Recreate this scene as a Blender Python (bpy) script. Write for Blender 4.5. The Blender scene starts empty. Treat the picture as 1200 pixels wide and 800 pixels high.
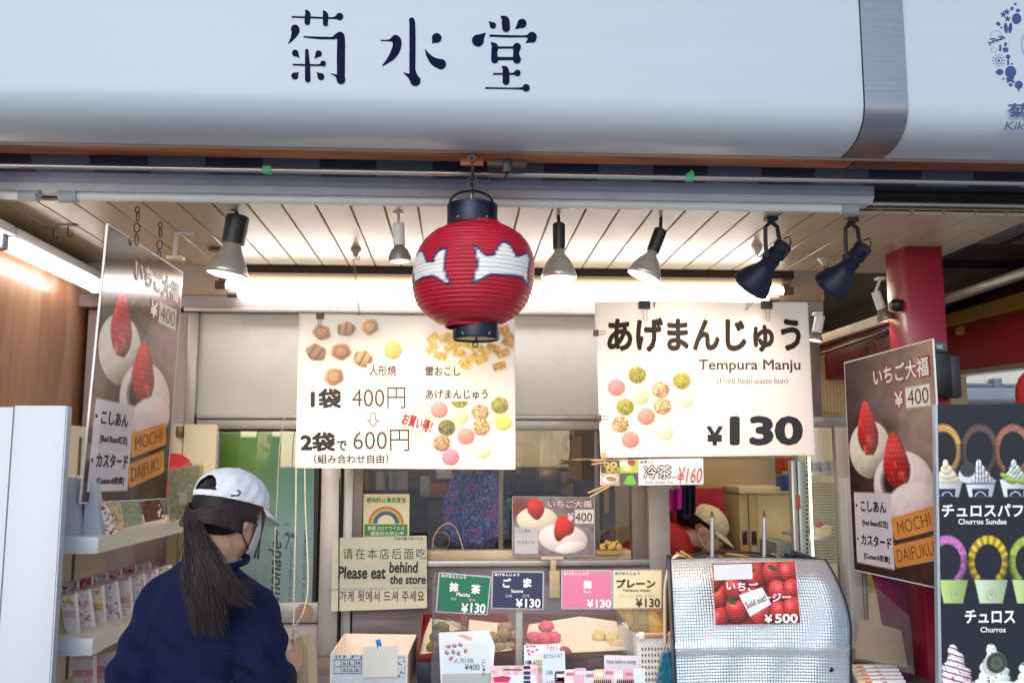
import bpy, bmesh, math, random
import numpy as np
from mathutils import Vector, Matrix, noise as mnoise

random.seed(7)
rad = math.radians
scene = bpy.context.scene
COL = scene.collection
Z0 = Vector((0, 0, 1))

# ------------------------------------------------------------------ camera
F_PX = 1092.0
PITCH = math.atan(141.0 / F_PX)
YAW = math.atan(63.0 * math.cos(PITCH) / F_PX)
EYE = Vector((0, 0, 1.6))
fwd = Vector((math.sin(YAW) * math.cos(PITCH), math.cos(YAW) * math.cos(PITCH), math.sin(PITCH)))
rgt = Vector((math.cos(YAW), -math.sin(YAW), 0))
upv = rgt.cross(fwd)
cam_d = bpy.data.cameras.new('camera')
cam = bpy.data.objects.new('camera', cam_d)
COL.objects.link(cam)
cam_d.sensor_fit = 'HORIZONTAL'
cam_d.sensor_width = 36.0
cam_d.lens = 36.0 * F_PX / 1200.0
cam_d.clip_start = 0.05
cam_d.clip_end = 2000
cam.matrix_world = Matrix(((rgt.x, upv.x, -fwd.x, EYE.x), (rgt.y, upv.y, -fwd.y, EYE.y), (rgt.z, upv.z, -fwd.z, EYE.z), (0, 0, 0, 1)))
scene.camera = cam

# ------------------------------------------------------------------ light
SUN_EL, SUN_AZ = rad(27), rad(196)      # soft daylight from behind the photographer
w = bpy.data.worlds.new('World')
scene.world = w
w.use_nodes = True
nt = w.node_tree
bg = nt.nodes['Background']
sky = nt.nodes.new('ShaderNodeTexSky')
sky.sky_type = 'NISHITA'
sky.sun_disc = False
sky.sun_elevation = SUN_EL
sky.sun_rotation = SUN_AZ
sky.air_density = 1.0
sky.dust_density = 1.0
sky.ozone_density = 2.5
nt.links.new(sky.outputs[0], bg.inputs[0])
bg.inputs[1].default_value = 0.1
sd = bpy.data.lights.new('sun', 'SUN')
sd.energy = 0.5
sd.angle = rad(60)
sd.color = (1.0, 0.96, 0.9)
sun = bpy.data.objects.new('sun', sd)
COL.objects.link(sun)
sdir = Vector((math.sin(SUN_AZ) * math.cos(SUN_EL), math.cos(SUN_AZ) * math.cos(SUN_EL), math.sin(SUN_EL)))
sun.rotation_euler = sdir.to_track_quat('Z', 'Y').to_euler()
sun.location = (-3, -8, 12)
vs = scene.view_settings
vs.view_transform = 'Standard'
vs.look = 'None'
vs.gamma = 1
vs.use_curve_mapping = False
vs.exposure = 1.12
scene.render.engine = 'CYCLES'
scene.cycles.use_denoising = True
scene.cycles.max_bounces = 8
scene.cycles.transparent_max_bounces = 16
scene.cycles.sample_clamp_indirect = 6.0
scene.cycles.caustics_reflective = False
scene.cycles.caustics_refractive = False

# ------------------------------------------------------------------ helpers: pixels of the 1200x800 photograph to real points
def ray(px, py):
    return (fwd + rgt * ((px - 600.0) / F_PX) + upv * ((400.0 - py) / F_PX))
def at(px, py, Y):
    d = ray(px, py); return EYE + d * (Y / d.y)
def atz(px, py, z):
    d = ray(px, py); return EYE + d * ((z - EYE.z) / d.z)
def atx(px, py, X):
    d = ray(px, py); return EYE + d * (X / d.x)
def onplane(px, py, O, n):
    d = ray(px, py); return EYE + d * ((O - EYE).dot(n) / d.dot(n))
def zat(py, Y, px=600): return at(px, py, Y).z
def xat(px, Y, py=480): return at(px, py, Y).x

def lin(c):
    return tuple((x / 12.92 if x <= 0.04045 else ((x + 0.055) / 1.055) ** 2.4) for x in c)
def C(h):
    h = h.lstrip('#'); return lin(tuple(int(h[i:i + 2], 16) / 255 for i in (0, 2, 4)))

# ------------------------------------------------------------------ materials
MATS = {}
def _sock(b, name, v):
    if name in b.inputs: b.inputs[name].default_value = v
def mat(name, col, rough=0.55, metal=0.0, var=0.10, scale=14.0, bump=0.0, bscale=60.0, coat=0.0, emit=0.0, emit_col=None,
        trans=0.0, alpha=1.0, stretch=None, sss=0.0, dirt=0.0, spec=0.5):
    if name in MATS: return MATS[name]
    if isinstance(col, str): col = C(col)
    m = bpy.data.materials.new(name); m.use_nodes = True; MATS[name] = m
    t = m.node_tree; N = t.nodes; L = t.links; b = N['Principled BSDF']
    b.inputs['Roughness'].default_value = rough
    b.inputs['Metallic'].default_value = metal
    b.inputs['Base Color'].default_value = (*col, 1)
    _sock(b, 'Specular IOR Level', spec)
    if coat: _sock(b, 'Coat Weight', coat); _sock(b, 'Coat Roughness', 0.06)
    if trans: _sock(b, 'Transmission Weight', trans)
    if sss:
        _sock(b, 'Subsurface Weight', sss); _sock(b, 'Subsurface Radius', (0.01, 0.005, 0.003)); 
    if emit:
        _sock(b, 'Emission Color', (*(emit_col or col), 1)); _sock(b, 'Emission Strength', emit)
    if alpha < 1: b.inputs['Alpha'].default_value = alpha
    tc = N.new('ShaderNodeTexCoord')
    vec = tc.outputs['Object']
    if stretch:
        mp = N.new('ShaderNodeMapping'); mp.inputs['Scale'].default_value = stretch; L.new(vec, mp.inputs[0]); vec = mp.outputs[0]
    if var:
        n = N.new('ShaderNodeTexNoise'); n.inputs['Scale'].default_value = scale; n.inputs['Detail'].default_value = 5; n.inputs['Roughness'].default_value = 0.65
        L.new(vec, n.inputs['Vector'])
        r = N.new('ShaderNodeValToRGB')
        r.color_ramp.elements[0].position = 0.3; r.color_ramp.elements[1].position = 0.7
        lo = tuple(max(0, c * (1 - var)) for c in col); hi = tuple(min(1, c * (1 + var * 0.6)) for c in col)
        r.color_ramp.elements[0].color = (*lo, 1); r.color_ramp.elements[1].color = (*hi, 1)
        L.new(n.outputs[0], r.inputs[0])
        out = r.outputs[0]
        if dirt:
            n2 = N.new('ShaderNodeTexNoise'); n2.inputs['Scale'].default_value = 3.1; n2.inputs['Detail'].default_value = 8; n2.inputs['Roughness'].default_value = 0.7
            L.new(tc.outputs['Object'], n2.inputs['Vector'])
            r2 = N.new('ShaderNodeValToRGB'); r2.color_ramp.elements[0].position = 0.52; r2.color_ramp.elements[1].position = 0.72
            r2.color_ramp.elements[0].color = (0, 0, 0, 1); r2.color_ramp.elements[1].color = (dirt, dirt, dirt, 1)
            L.new(n2.outputs[0], r2.inputs[0])
            mx = N.new('ShaderNodeMixRGB'); L.new(r2.outputs[0], mx.inputs[0]); L.new(out, mx.inputs[1]); mx.inputs[2].default_value = (0.12, 0.08, 0.05, 1)
            out = mx.outputs[0]
        L.new(out, b.inputs['Base Color'])
        mr = N.new('ShaderNodeMapRange'); mr.inputs['To Min'].default_value = max(0.02, rough - 0.06); mr.inputs['To Max'].default_value = min(1, rough + 0.08)
        L.new(n.outputs[0], mr.inputs[0]); L.new(mr.outputs[0], b.inputs['Roughness'])
    if bump:
        n3 = N.new('ShaderNodeTexNoise'); n3.inputs['Scale'].default_value = bscale; n3.inputs['Detail'].default_value = 4
        L.new(vec, n3.inputs['Vector'])
        bp = N.new('ShaderNodeBump'); bp.inputs['Strength'].default_value = bump; bp.inputs['Distance'].default_value = 0.01
        L.new(n3.outputs[0], bp.inputs['Height']); L.new(bp.outputs[0], b.inputs['Normal'])
    return m

def wood(name, c1, c2, axis='z', rough=0.45, scale=3.0, stretch=14.0, coat=0.0):
    if name in MATS: return MATS[name]
    m = bpy.data.materials.new(name); m.use_nodes = True; MATS[name] = m
    t = m.node_tree; N = t.nodes; L = t.links; b = N['Principled BSDF']
    b.inputs['Roughness'].default_value = rough
    if coat: _sock(b, 'Coat Weight', coat)
    tc = N.new('ShaderNodeTexCoord'); mp = N.new('ShaderNodeMapping')
    s = [stretch] * 3; s['xyz'.index(axis)] = 1.0
    mp.inputs['Scale'].default_value = s; L.new(tc.outputs['Object'], mp.inputs[0])
    n = N.new('ShaderNodeTexNoise'); n.inputs['Scale'].default_value = scale; n.inputs['Detail'].default_value = 6; n.inputs['Distortion'].default_value = 1.2
    L.new(mp.outputs[0], n.inputs['Vector'])
    wv = N.new('ShaderNodeTexWave'); wv.inputs['Scale'].default_value = 0.35; wv.inputs['Distortion'].default_value = 9.0; wv.inputs['Detail'].default_value = 3
    L.new(mp.outputs[0], wv.inputs['Vector'])
    mx = N.new('ShaderNodeMixRGB'); mx.inputs[0].default_value = 0.35; L.new(n.outputs[0], mx.inputs[1]); L.new(wv.outputs[0], mx.inputs[2])
    r = N.new('ShaderNodeValToRGB'); r.color_ramp.elements[0].position = 0.3; r.color_ramp.elements[1].position = 0.72
    r.color_ramp.elements[0].color = (*C(c1), 1); r.color_ramp.elements[1].color = (*C(c2), 1)
    L.new(mx.outputs[0], r.inputs[0]); L.new(r.outputs[0], b.inputs['Base Color'])
    return m

def glass(name, tint=(1, 1, 1), refl=0.10, rough=0.02, milk=0.0, milk_col=(0.8, 0.8, 0.8)):
    """thin clear sheet: mostly see-through, some mirror reflection growing at grazing angles, optional dusty film"""
    if name in MATS: return MATS[name]
    m = bpy.data.materials.new(name); m.use_nodes = True; MATS[name] = m
    t = m.node_tree; N = t.nodes; L = t.links
    for n in list(N):
        if n.type == 'BSDF_PRINCIPLED': N.remove(n)
    out = [n for n in N if n.type == 'OUTPUT_MATERIAL'][0]
    tr = N.new('ShaderNodeBsdfTransparent'); tr.inputs[0].default_value = (*tint, 1)
    gl = N.new('ShaderNodeBsdfGlossy'); gl.inputs['Roughness'].default_value = rough
    fr = N.new('ShaderNodeFresnel'); fr.inputs[0].default_value = 1.5
    ma = N.new('ShaderNodeMath'); ma.operation = 'ADD'; L.new(fr.outputs[0], ma.inputs[0]); ma.inputs[1].default_value = refl - 0.04
    ma.use_clamp = True
    mx = N.new('ShaderNodeMixShader'); L.new(ma.outputs[0], mx.inputs[0]); L.new(tr.outputs[0], mx.inputs[1]); L.new(gl.outputs[0], mx.inputs[2])
    last = mx
    if milk:
        df = N.new('ShaderNodeBsdfDiffuse'); df.inputs[0].default_value = (*milk_col, 1)
        tc = N.new('ShaderNodeTexCoord'); nz = N.new('ShaderNodeTexNoise'); nz.inputs['Scale'].default_value = 6; nz.inputs['Detail'].default_value = 6
        L.new(tc.outputs['Object'], nz.inputs['Vector'])
        mr = N.new('ShaderNodeMapRange'); mr.inputs['From Min'].default_value = 0.3; mr.inputs['From Max'].default_value = 0.75; mr.inputs['To Min'].default_value = milk * 0.5; mr.inputs['To Max'].default_value = milk * 1.5
        L.new(nz.outputs[0], mr.inputs[0])
        m2 = N.new('ShaderNodeMixShader'); L.new(mr.outputs[0], m2.inputs[0]); L.new(mx.outputs[0], m2.inputs[1]); L.new(df.outputs[0], m2.inputs[2]); last = m2
    L.new(last.outputs[0], out.inputs[0])
    return m

def print_mat(name='printed_paper', rough=0.35, coat=0.0):
    if name in MATS: return MATS[name]
    m = bpy.data.materials.new(name); m.use_nodes = True; MATS[name] = m
    t = m.node_tree; b = t.nodes['Principled BSDF']; b.inputs['Roughness'].default_value = rough
    if coat: _sock(b, 'Coat Weight', coat); _sock(b, 'Coat Roughness', 0.05)
    a = t.nodes.new('ShaderNodeVertexColor'); a.layer_name = 'Ink'
    t.links.new(a.outputs[0], b.inputs['Base Color'])
    return m

# ------------------------------------------------------------------ mesh building
class MB:
    """collects shapes (world coordinates) and links them as ONE mesh object"""
    def __init__(s): s.bm = bmesh.new(); s.mi = 0
    def _fin(s, faces, smooth=False):
        for f in faces: f.material_index = s.mi; f.smooth = smooth
    def box(s, lo, hi, bev=0.0, M=None, seg=2):
        lo = Vector(lo); hi = Vector(hi)
        r = bmesh.ops.create_cube(s.bm, size=1.0)
        vs_ = r['verts']
        c = (lo + hi) / 2; d = hi - lo
        for v in vs_: v.co = Vector((v.co.x * d.x, v.co.y * d.y, v.co.z * d.z)) + c
        fs = {f for v in vs_ for f in v.link_faces}
        if bev:
            es = list({e for v in vs_ for e in v.link_edges})
            bev = min(bev, 0.45 * min(abs(d.x), abs(d.y), abs(d.z)))
            q = bmesh.ops.bevel(s.bm, geom=es, offset=bev, segments=seg, affect='EDGES', profile=0.5)
            fs = {f for f in fs if f.is_valid} | set(q['faces'])
        vv = {v for f in fs for v in f.verts}
        if M is not None:
            for v in vv: v.co = M @ v.co
        s._fin(fs, bool(bev)); return s
    def poly(s, pts, thick=0.0, n=None):
        vs_ = [s.bm.verts.new(p) for p in pts]
        f = s.bm.faces.new(vs_); fs = [f]
        if thick:
            if n is None: f.normal_update(); n = f.normal.copy()
            vb = [s.bm.verts.new(Vector(p) - n * thick) for p in pts]
            fs.append(s.bm.faces.new(vb[::-1]))
            k = len(pts)
            for i in range(k):
                j = (i + 1) % k
                fs.append(s.bm.faces.new((vs_[i], vb[i], vb[j], vs_[j])))
        s._fin(fs); return s
    def prism(s, prof, x0, x1, ax='x', smooth=True, close=True):
        """profile of (y,z) pairs swept along x (or (x,z) along y, (x,y) along z)"""
        def P(a, b, t):
            return {'x': (t, a, b), 'y': (a, t, b), 'z': (a, b, t)}[ax]
        A = [s.bm.verts.new(P(a, b, x0)) for a, b in prof]; B = [s.bm.verts.new(P(a, b, x1)) for a, b in prof]
        k = len(prof); fs = []
        for i in range(k if close else k - 1):
            j = (i + 1) % k; fs.append(s.bm.faces.new((A[i], A[j], B[j], B[i])))
        if close:
            fs.append(s.bm.faces.new(A[::-1])); fs.append(s.bm.faces.new(B))
        s._fin(fs, smooth); return s
    def tube(s, pts, r, seg=10, cap=True, smooth=True):
        pts = [Vector(p) for p in pts]; k = len(pts)
        rs = r if isinstance(r, (list, tuple)) else [r] * k
        rings = []; prev = None
        for i, p in enumerate(pts):
            d = (pts[min(i + 1, k - 1)] - pts[max(i - 1, 0)])
            if d.length < 1e-9: d = Vector((0, 0, 1))
            d.normalize()
            if prev is None:
                a = Vector((0, 0, 1)) if abs(d.z) < 0.9 else Vector((1, 0, 0))
                u = d.cross(a).normalized()
            else:
                u = (prev - d * prev.dot(d))
                u = u.normalized() if u.length > 1e-6 else d.orthogonal().normalized()
            prev = u; v = d.cross(u)
            rings.append([s.bm.verts.new(p + (u * math.cos(t) + v * math.sin(t)) * rs[i]) for t in (2 * math.pi * q / seg for q in range(seg))])
        fs = []
        for i in range(k - 1):
            for q in range(seg):
                q2 = (q + 1) % seg
                fs.append(s.bm.faces.new((rings[i][q], rings[i][q2], rings[i + 1][q2], rings[i + 1][q])))
        s._fin(fs, smooth)
        if cap:
            s._fin([s.bm.faces.new(rings[0][::-1]), s.bm.faces.new(rings[-1])], False)
        return s
    def lathe(s, prof, M=None, seg=32, smooth=True, cap=True):
        """(radius, height) profile round local z"""
        M = M or Matrix.Identity(4)
        rings = []
        for r_, h in prof:
            rings.append([s.bm.verts.new(M @ Vector((r_ * math.cos(t), r_ * math.sin(t), h))) for t in (2 * math.pi * q / seg for q in range(seg))])
        fs = []
        for i in range(len(prof) - 1):
            for q in range(seg):
                q2 = (q + 1) % seg
                fs.append(s.bm.faces.new((rings[i][q], rings[i][q2], rings[i + 1][q2], rings[i + 1][q])))
        s._fin(fs, smooth)
        if cap:
            c = []
            if prof[0][0] > 1e-5: c.append(s.bm.faces.new(rings[0][::-1]))
            if prof[-1][0] > 1e-5: c.append(s.bm.faces.new(rings[-1]))
            s._fin(c, False)
        return s
    def ball(s, c, r, sub=2, M=None, jit=0.0, seed=0):
        q = bmesh.ops.create_icosphere(s.bm, subdivisions=sub, radius=1.0)
        rr = Vector(r) if not isinstance(r, (int, float)) else Vector((r, r, r))
        for v in q['verts']:
            p = v.co.copy()
            if jit: p *= 1 + jit * mnoise.noise(p * 2.3 + Vector((seed, 3.1, -seed))) + jit * 0.5 * mnoise.noise(p * 6 + Vector((seed, 0, 0)))
            p = Vector((p.x * rr.x, p.y * rr.y, p.z * rr.z))
            v.co = (M @ p if M is not None else p) + Vector(c)
        s._fin({f for v in q['verts'] for f in v.link_faces}, True); return s
    def grid(s, fn, nu, nv, smooth=True, closeu=False):
        V = [[s.bm.verts.new(fn(i / (nu if closeu else nu - 1), j / (nv - 1))) for j in range(nv)] for i in range(nu)]
        fs = []
        for i in range(nu if closeu else nu - 1):
            i2 = (i + 1) % nu
            for j in range(nv - 1):
                fs.append(s.bm.faces.new((V[i][j], V[i2][j], V[i2][j + 1], V[i][j + 1])))
        s._fin(fs, smooth); return s
    def build(s, name, m, parent=None, sharp=40, solid=0.0, recalc=True, smooth_sub=0):
        if recalc: bmesh.ops.recalc_face_normals(s.bm, faces=s.bm.faces)
        off = rootloc(parent) if parent else Vector((0, 0, 0))
        loc = Vector((0, 0, 0))
        if parent is None and len(s.bm.verts):
            vs_ = [v.co for v in s.bm.verts]
            loc = Vector((sum(v.x for v in vs_) / len(vs_), sum(v.y for v in vs_) / len(vs_), min(v.z for v in vs_)))
            off = loc
        for v in s.bm.verts: v.co -= off
        me = bpy.data.meshes.new(name); s.bm.to_mesh(me); s.bm.free()
        for mm in (m if isinstance(m, (list, tuple)) else [m]): me.materials.append(mm)
        if sharp: me.set_sharp_from_angle(angle=rad(sharp))
        o = bpy.data.objects.new(name, me); COL.objects.link(o)
        if parent: o.parent = parent
        else: o.location = loc
        if smooth_sub: o.modifiers.new('smooth', 'SUBSURF').render_levels = smooth_sub
        if solid:
            md = o.modifiers.new('thickness', 'SOLIDIFY'); md.thickness = solid; md.offset = 0
        return o

def rootloc(o):
    while o.parent: o = o.parent
    return o.location
def tag(o, label=None, cat=None, group=None, kind=None):
    if label: o['label'] = label
    if cat: o['category'] = cat
    if group: o['group'] = group
    if kind: o['kind'] = kind
    return o
def thing(name, label, cat, loc, group=None):
    o = bpy.data.objects.new(name, None); COL.objects.link(o); o.location = Vector(loc); o.empty_display_size = 0.05
    return tag(o, label, cat, group)
def copy_thing(root, loc, label=None, rot=None, group=None):
    r = root.copy(); COL.objects.link(r); r.location = Vector(loc)
    if rot is not None: r.rotation_euler = rot
    if label: r['label'] = label
    if group: r['group'] = group
    for ch in list(root.children):
        c = ch.copy(); COL.objects.link(c); c.parent = r
        for g in ch.children:
            d = g.copy(); COL.objects.link(d); d.parent = c
    return r
def pbox(mb, x0, y0, x1, y1, Y, depth, bev=0.0):
    """box whose front face (plane y = Y) spans those photo pixels"""
    xm, ym = (x0 + x1) / 2, (y0 + y1) / 2
    X0, X1 = at(x0, ym, Y).x, at(x1, ym, Y).x
    Za, Zb = at(xm, y0, Y).z, at(xm, y1, Y).z
    return mb.box((X0, Y, Zb), (X1, Y + depth, Za), bev)

# ------------------------------------------------------------------ lettering: system fallback font turned into mesh
def text_mesh(s, bold=0.0, shear=0.0, spacing=1.0):
    cu = bpy.data.curves.new('t', 'FONT'); cu.body = s; cu.size = 1.0; cu.offset = bold; cu.shear = shear; cu.space_character = spacing
    cu.resolution_u = 3; cu.fill_mode = 'FRONT'
    o = bpy.data.objects.new('t', cu); COL.objects.link(o)
    dg = bpy.context.evaluated_depsgraph_get()
    me = bpy.data.meshes.new_from_object(o.evaluated_get(dg))
    bpy.data.objects.remove(o); bpy.data.curves.remove(cu)
    return me
_tcache = {}
def text_geo(s, bold, shear, spacing):
    """(x, y, layer) vertices and faces; boldness by copies shifted round a small circle, each on its own layer"""
    k = (s, bold, shear, spacing)
    if k not in _tcache:
        me = text_mesh(s, min(bold, 0.0), shear, spacing)
        v = np.empty(len(me.vertices) * 3); me.vertices.foreach_get('co', v); v = v.reshape(-1, 3)
        fs = [tuple(p.vertices) for p in me.polygons]; bpy.data.meshes.remove(me)
        sh = [(0, 0)] + ([(bold * math.cos(q * math.pi / 4), bold * math.sin(q * math.pi / 4)) for q in range(8)] if bold > 0 else [])
        V, Fq = [], []
        for i, (dx, dy) in enumerate(sh):
            c = v.copy(); c[:, 0] += dx; c[:, 1] += dy; c[:, 2] = i; V.append(c); Fq += [tuple(j + i * len(v) for j in f) for f in fs]
        _tcache[k] = (np.concatenate(V), Fq)
    return _tcache[k]

class Board:
    """a flat printed thing: plane with axes u (right), v (down), n (towards the viewer); drawn on in photo pixels"""
    def __init__(s, root, O, u, v):
        s.root = root; s.O = Vector(O); s.u = Vector(u).normalized(); v = Vector(v)
        s.v = (v - s.u * v.dot(s.u)).normalized(); s.n = s.v.cross(s.u).normalized()
        if s.n.dot(EYE - s.O) < 0: s.n = -s.n
    def P(s, px, py, lift=0.0): return onplane(px, py, s.O + s.n * lift, s.n)
    def L(s, a, b, lift=0.0): return s.O + s.u * a + s.v * b + s.n * lift
    def slab(s, name, pts, m, thick=0.004, parent=None):
        b = MB(); b.poly([s.P(*p) for p in pts], thick, s.n)
        return b.build(name, m, parent or s.root)
    def patch(s, name, pts, m, lift=0.001, parent=None):
        b = MB(); b.poly([s.P(*p, lift) for p in pts]); return b.build(name, m, parent or s.root, recalc=False)
    def text(s, name, txt, box, m, bold=0.0, lift=0.0015, shear=0.0, rot=0.0, spacing=1.0, parent=None):
        """lettering fitted to a photo-pixel box (x0,y0,x1,y1); rot turns it in the plane, degrees clockwise"""
        vv, fs = text_geo(txt, bold, shear, spacing)
        lo, hi = vv.min(0), vv.max(0)
        x0, y0, x1, y1 = box
        p00, p10, p01 = s.P(x0, y0, lift), s.P(x1, y0, lift), s.P(x0, y1, lift)
        du, dv = p10 - p00, p01 - p00
        mid = p00 + (du + dv) / 2
        cr, sr = math.cos(rad(rot)), math.sin(rad(rot))
        b = MB(); out = []
        for q in vv:
            a = (q[0] - lo[0]) / max(1e-6, hi[0] - lo[0]) - 0.5; c = (hi[1] - q[1]) / max(1e-6, hi[1] - lo[1]) - 0.5
            w3 = du * a + dv * c
            if rot:
                uu, vv2 = w3.dot(s.u), w3.dot(s.v); w3 = s.u * (uu * cr - vv2 * sr) + s.v * (uu * sr + vv2 * cr)
            out.append(b.bm.verts.new(mid + w3 + s.n * (q[2] * 0.00005)))
        for f in fs:
            try: b.bm.faces.new([out[i] for i in f])
            except ValueError: pass
        b.mi = 0
        return b.build(name, m, parent or s.root, sharp=0, recalc=False)
    def bil(s, quad, U, V, lift):
        c = [s.P(*q, lift) for q in quad]
        return c[0] * ((1 - U) * (1 - V)) + c[1] * (U * (1 - V)) + c[2] * (U * V) + c[3] * ((1 - U) * V)
    def text_uv(s, name, txt, quad, ub, m, bold=0.0, lift=0.0015, shear=0.0, parent=None, rot=0.0, spacing=1.0):
        vv, fs = text_geo(txt, bold, shear, spacing)
        lo, hi = vv.min(0), vv.max(0); b = MB(); out = []
        u0, v0, u1, v1 = ub; asp = 1.42
        for q in vv:
            a = (q[0] - lo[0]) / max(1e-6, hi[0] - lo[0]) - 0.5; c = (hi[1] - q[1]) / max(1e-6, hi[1] - lo[1]) - 0.5
            x, y = a * (u1 - u0), c * (v1 - v0) * asp
            cr, sr = math.cos(rad(rot)), math.sin(rad(rot)); x, y = x * cr - y * sr, x * sr + y * cr
            out.append(b.bm.verts.new(s.bil(quad, (u0 + u1) / 2 + x, (v0 + v1) / 2 + y / asp, lift + q[2] * 0.00005)))
        for f in fs:
            try: b.bm.faces.new([out[i] for i in f])
            except ValueError: pass
        return b.build(name, m, parent or s.root, sharp=0, recalc=False)
    def picture(s, name, quad, paint, nu, nv, lift=0.001, m=None, parent=None, space='px'):
        """printed picture: fine grid over a photo-pixel quad (TL,TR,BR,BL), its ink from paint(a,b)->rgb arrays"""
        c = [s.P(*q, lift) for q in quad]
        tl, tr, br, bl = [np.array(p) for p in c]
        U, V = np.meshgrid(np.linspace(0, 1, nu), np.linspace(0, 1, nv))
        pos = (tl * ((1 - U) * (1 - V))[..., None] + tr * (U * (1 - V))[..., None] + br * (U * V)[..., None] + bl * ((1 - U) * V)[..., None]).reshape(-1, 3)
        if space == 'uv': A, B = U.ravel(), V.ravel()
        else:
            d = pos - np.array(EYE); z = d @ np.array(fwd)
            A = 600 + F_PX * (d @ np.array(rgt)) / z; B = 400 - F_PX * (d @ np.array(upv)) / z
        rgb = np.clip(paint(A, B), 0, 1)
        rl = np.where(rgb <= 0.04045, rgb / 12.92, ((rgb + 0.055) / 1.055) ** 2.4)
        idx = np.arange(nu * nv).reshape(nv, nu)
        f = np.stack([idx[:-1, :-1], idx[1:, :-1], idx[1:, 1:], idx[:-1, 1:]], -1).reshape(-1, 4)
        me = bpy.data.meshes.new(name)
        me.from_pydata((pos - np.array(rootloc(s.root))).tolist(), [], f.tolist())
        ca = me.color_attributes.new('Ink', 'FLOAT_COLOR', 'POINT')
        ca.data.foreach_set('color', np.concatenate([rl, np.ones((len(rl), 1))], 1).astype(np.float32).ravel())
        me.materials.append(m or print_mat()); me.update()
        o = bpy.data.objects.new(name, me); COL.objects.link(o); o.parent = parent or s.root
        return o

# ------------------------------------------------------------------ ink: tiny painter working on arrays
def h2(ix, iy, s=0):
    s = int(s * 10)
    n = (ix.astype(np.int64) * 374761393 + iy.astype(np.int64) * 668265263 + s * 1442695041) & 0x7fffffff
    n = (n ^ (n >> 13)) * 1274126177 & 0x7fffffff
    return ((n ^ (n >> 16)) & 0xffff) / 65535.0
def vn(x, y, s=0):
    xi, yi = np.floor(x), np.floor(y); fx, fy = x - xi, y - yi
    fx = fx * fx * (3 - 2 * fx); fy = fy * fy * (3 - 2 * fy)
    a, b, c, d = h2(xi, yi, s), h2(xi + 1, yi, s), h2(xi, yi + 1, s), h2(xi + 1, yi + 1, s)
    return (a * (1 - fx) + b * fx) * (1 - fy) + (c * (1 - fx) + d * fx) * fy
def fbm(x, y, s=0, o=4):
    t = 0; a = 0.5
    for i in range(o): t = t + a * vn(x * 2 ** i, y * 2 ** i, s + i); a *= 0.5
    return t
def K(h): return np.array([int(h[i:i + 2], 16) / 255 for i in (0, 2, 4)])
def over(img, mask, col):
    mask = np.clip(mask, 0, 1)[:, None]
    col = K(col) if isinstance(col, str) else col
    return img * (1 - mask) + (col if getattr(col, 'ndim', 1) == 2 else col[None, :]) * mask
def ell(X, Y, cx, cy, rx, ry, rot=0.0, soft=0.06):
    c, s_ = math.cos(rad(rot)), math.sin(rad(rot))
    a = ((X - cx) * c + (Y - cy) * s_) / rx; b = (-(X - cx) * s_ + (Y - cy) * c) / ry
    r = np.sqrt(a * a + b * b)
    return np.clip((1 - r) / soft + 0.5, 0, 1), a, b, r
def rect(X, Y, x0, y0, x1, y1, soft=0.7):
    return np.clip(np.minimum(np.minimum(X - x0, x1 - X), np.minimum(Y - y0, y1 - Y)) / soft + 0.5, 0, 1)
def rrect(X, Y, cx, cy, hw, hh, rot, soft=0.7, r=0.0):
    c, s_ = math.cos(rad(rot)), math.sin(rad(rot))
    a = np.abs((X - cx) * c + (Y - cy) * s_) - hw + r; b = np.abs(-(X - cx) * s_ + (Y - cy) * c) - hh + r
    d = np.sqrt(np.maximum(a, 0) ** 2 + np.maximum(b, 0) ** 2) + np.minimum(np.maximum(a, b), 0) - r
    return np.clip(-d / soft + 0.5, 0, 1)
def shade(base, a, b, amt=0.35):
    """roundness as a printed photograph shows it"""
    g = np.clip(1.05 - amt * (0.5 * a + 0.9 * b) - amt * 0.6 * np.clip(a * a + b * b, 0, 1) ** 2, 0.3, 1.3)
    return np.clip(K(base)[None, :] * g[:, None], 0, 1)

def polysd(X, Y, pts):
    """signed distance to a polygon, positive inside"""
    d = np.full(X.shape, 1e9); ins = np.zeros(X.shape, bool); n = len(pts)
    for i in range(n):
        (x0, y0), (x1, y1) = pts[i], pts[(i + 1) % n]
        ex, ey = x1 - x0, y1 - y0; wx, wy = X - x0, Y - y0
        t = np.clip((wx * ex + wy * ey) / (ex * ex + ey * ey + 1e-12), 0, 1)
        d = np.minimum(d, (wx - ex * t) ** 2 + (wy - ey * t) ** 2)
        c = ((y0 <= Y) & (y1 > Y)) | ((y1 <= Y) & (y0 > Y))
        ins ^= c & (X < x0 + (Y - y0) * ex / (ey if abs(ey) > 1e-9 else 1e-9))
    return np.sqrt(d) * np.where(ins, 1, -1)
# ================================================================== SETTING
white_panel = mat('white_panel', 'b6bfc8', rough=0.3, var=0.035, coat=0.06, spec=0.35, scale=2.2, stretch=(0.5, 1, 5), bump=0.012, bscale=2.5)
steel = mat('brushed_steel', '8f8f94', rough=0.32, metal=0.9, var=0.12, scale=8, stretch=(1, 1, 30))
steel_h = mat('brushed_steel_bar', 'b8b8bb', rough=0.3, metal=0.9, var=0.1, scale=8, stretch=(0.5, 30, 30))
alu = mat('aluminium', 'b5b0ad', rough=0.42, metal=0.55, var=0.1, scale=6, dirt=0.25)
alu_brown = mat('bronze_aluminium', '8a7d75', rough=0.42, metal=0.45, var=0.12, scale=6, dirt=0.3)
black_pl = mat('black_plastic', '15151a', rough=0.4, var=0.2)
dark_metal = mat('dark_metal', '22222a', rough=0.45, metal=0.4, var=0.25, scale=20)
white_pl = mat('white_plastic', 'e4e2de', rough=0.35, var=0.04, dirt=0.08)
white_paint = mat('white_enamel', 'e6e8ea', rough=0.3, var=0.03, scale=5)
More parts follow.
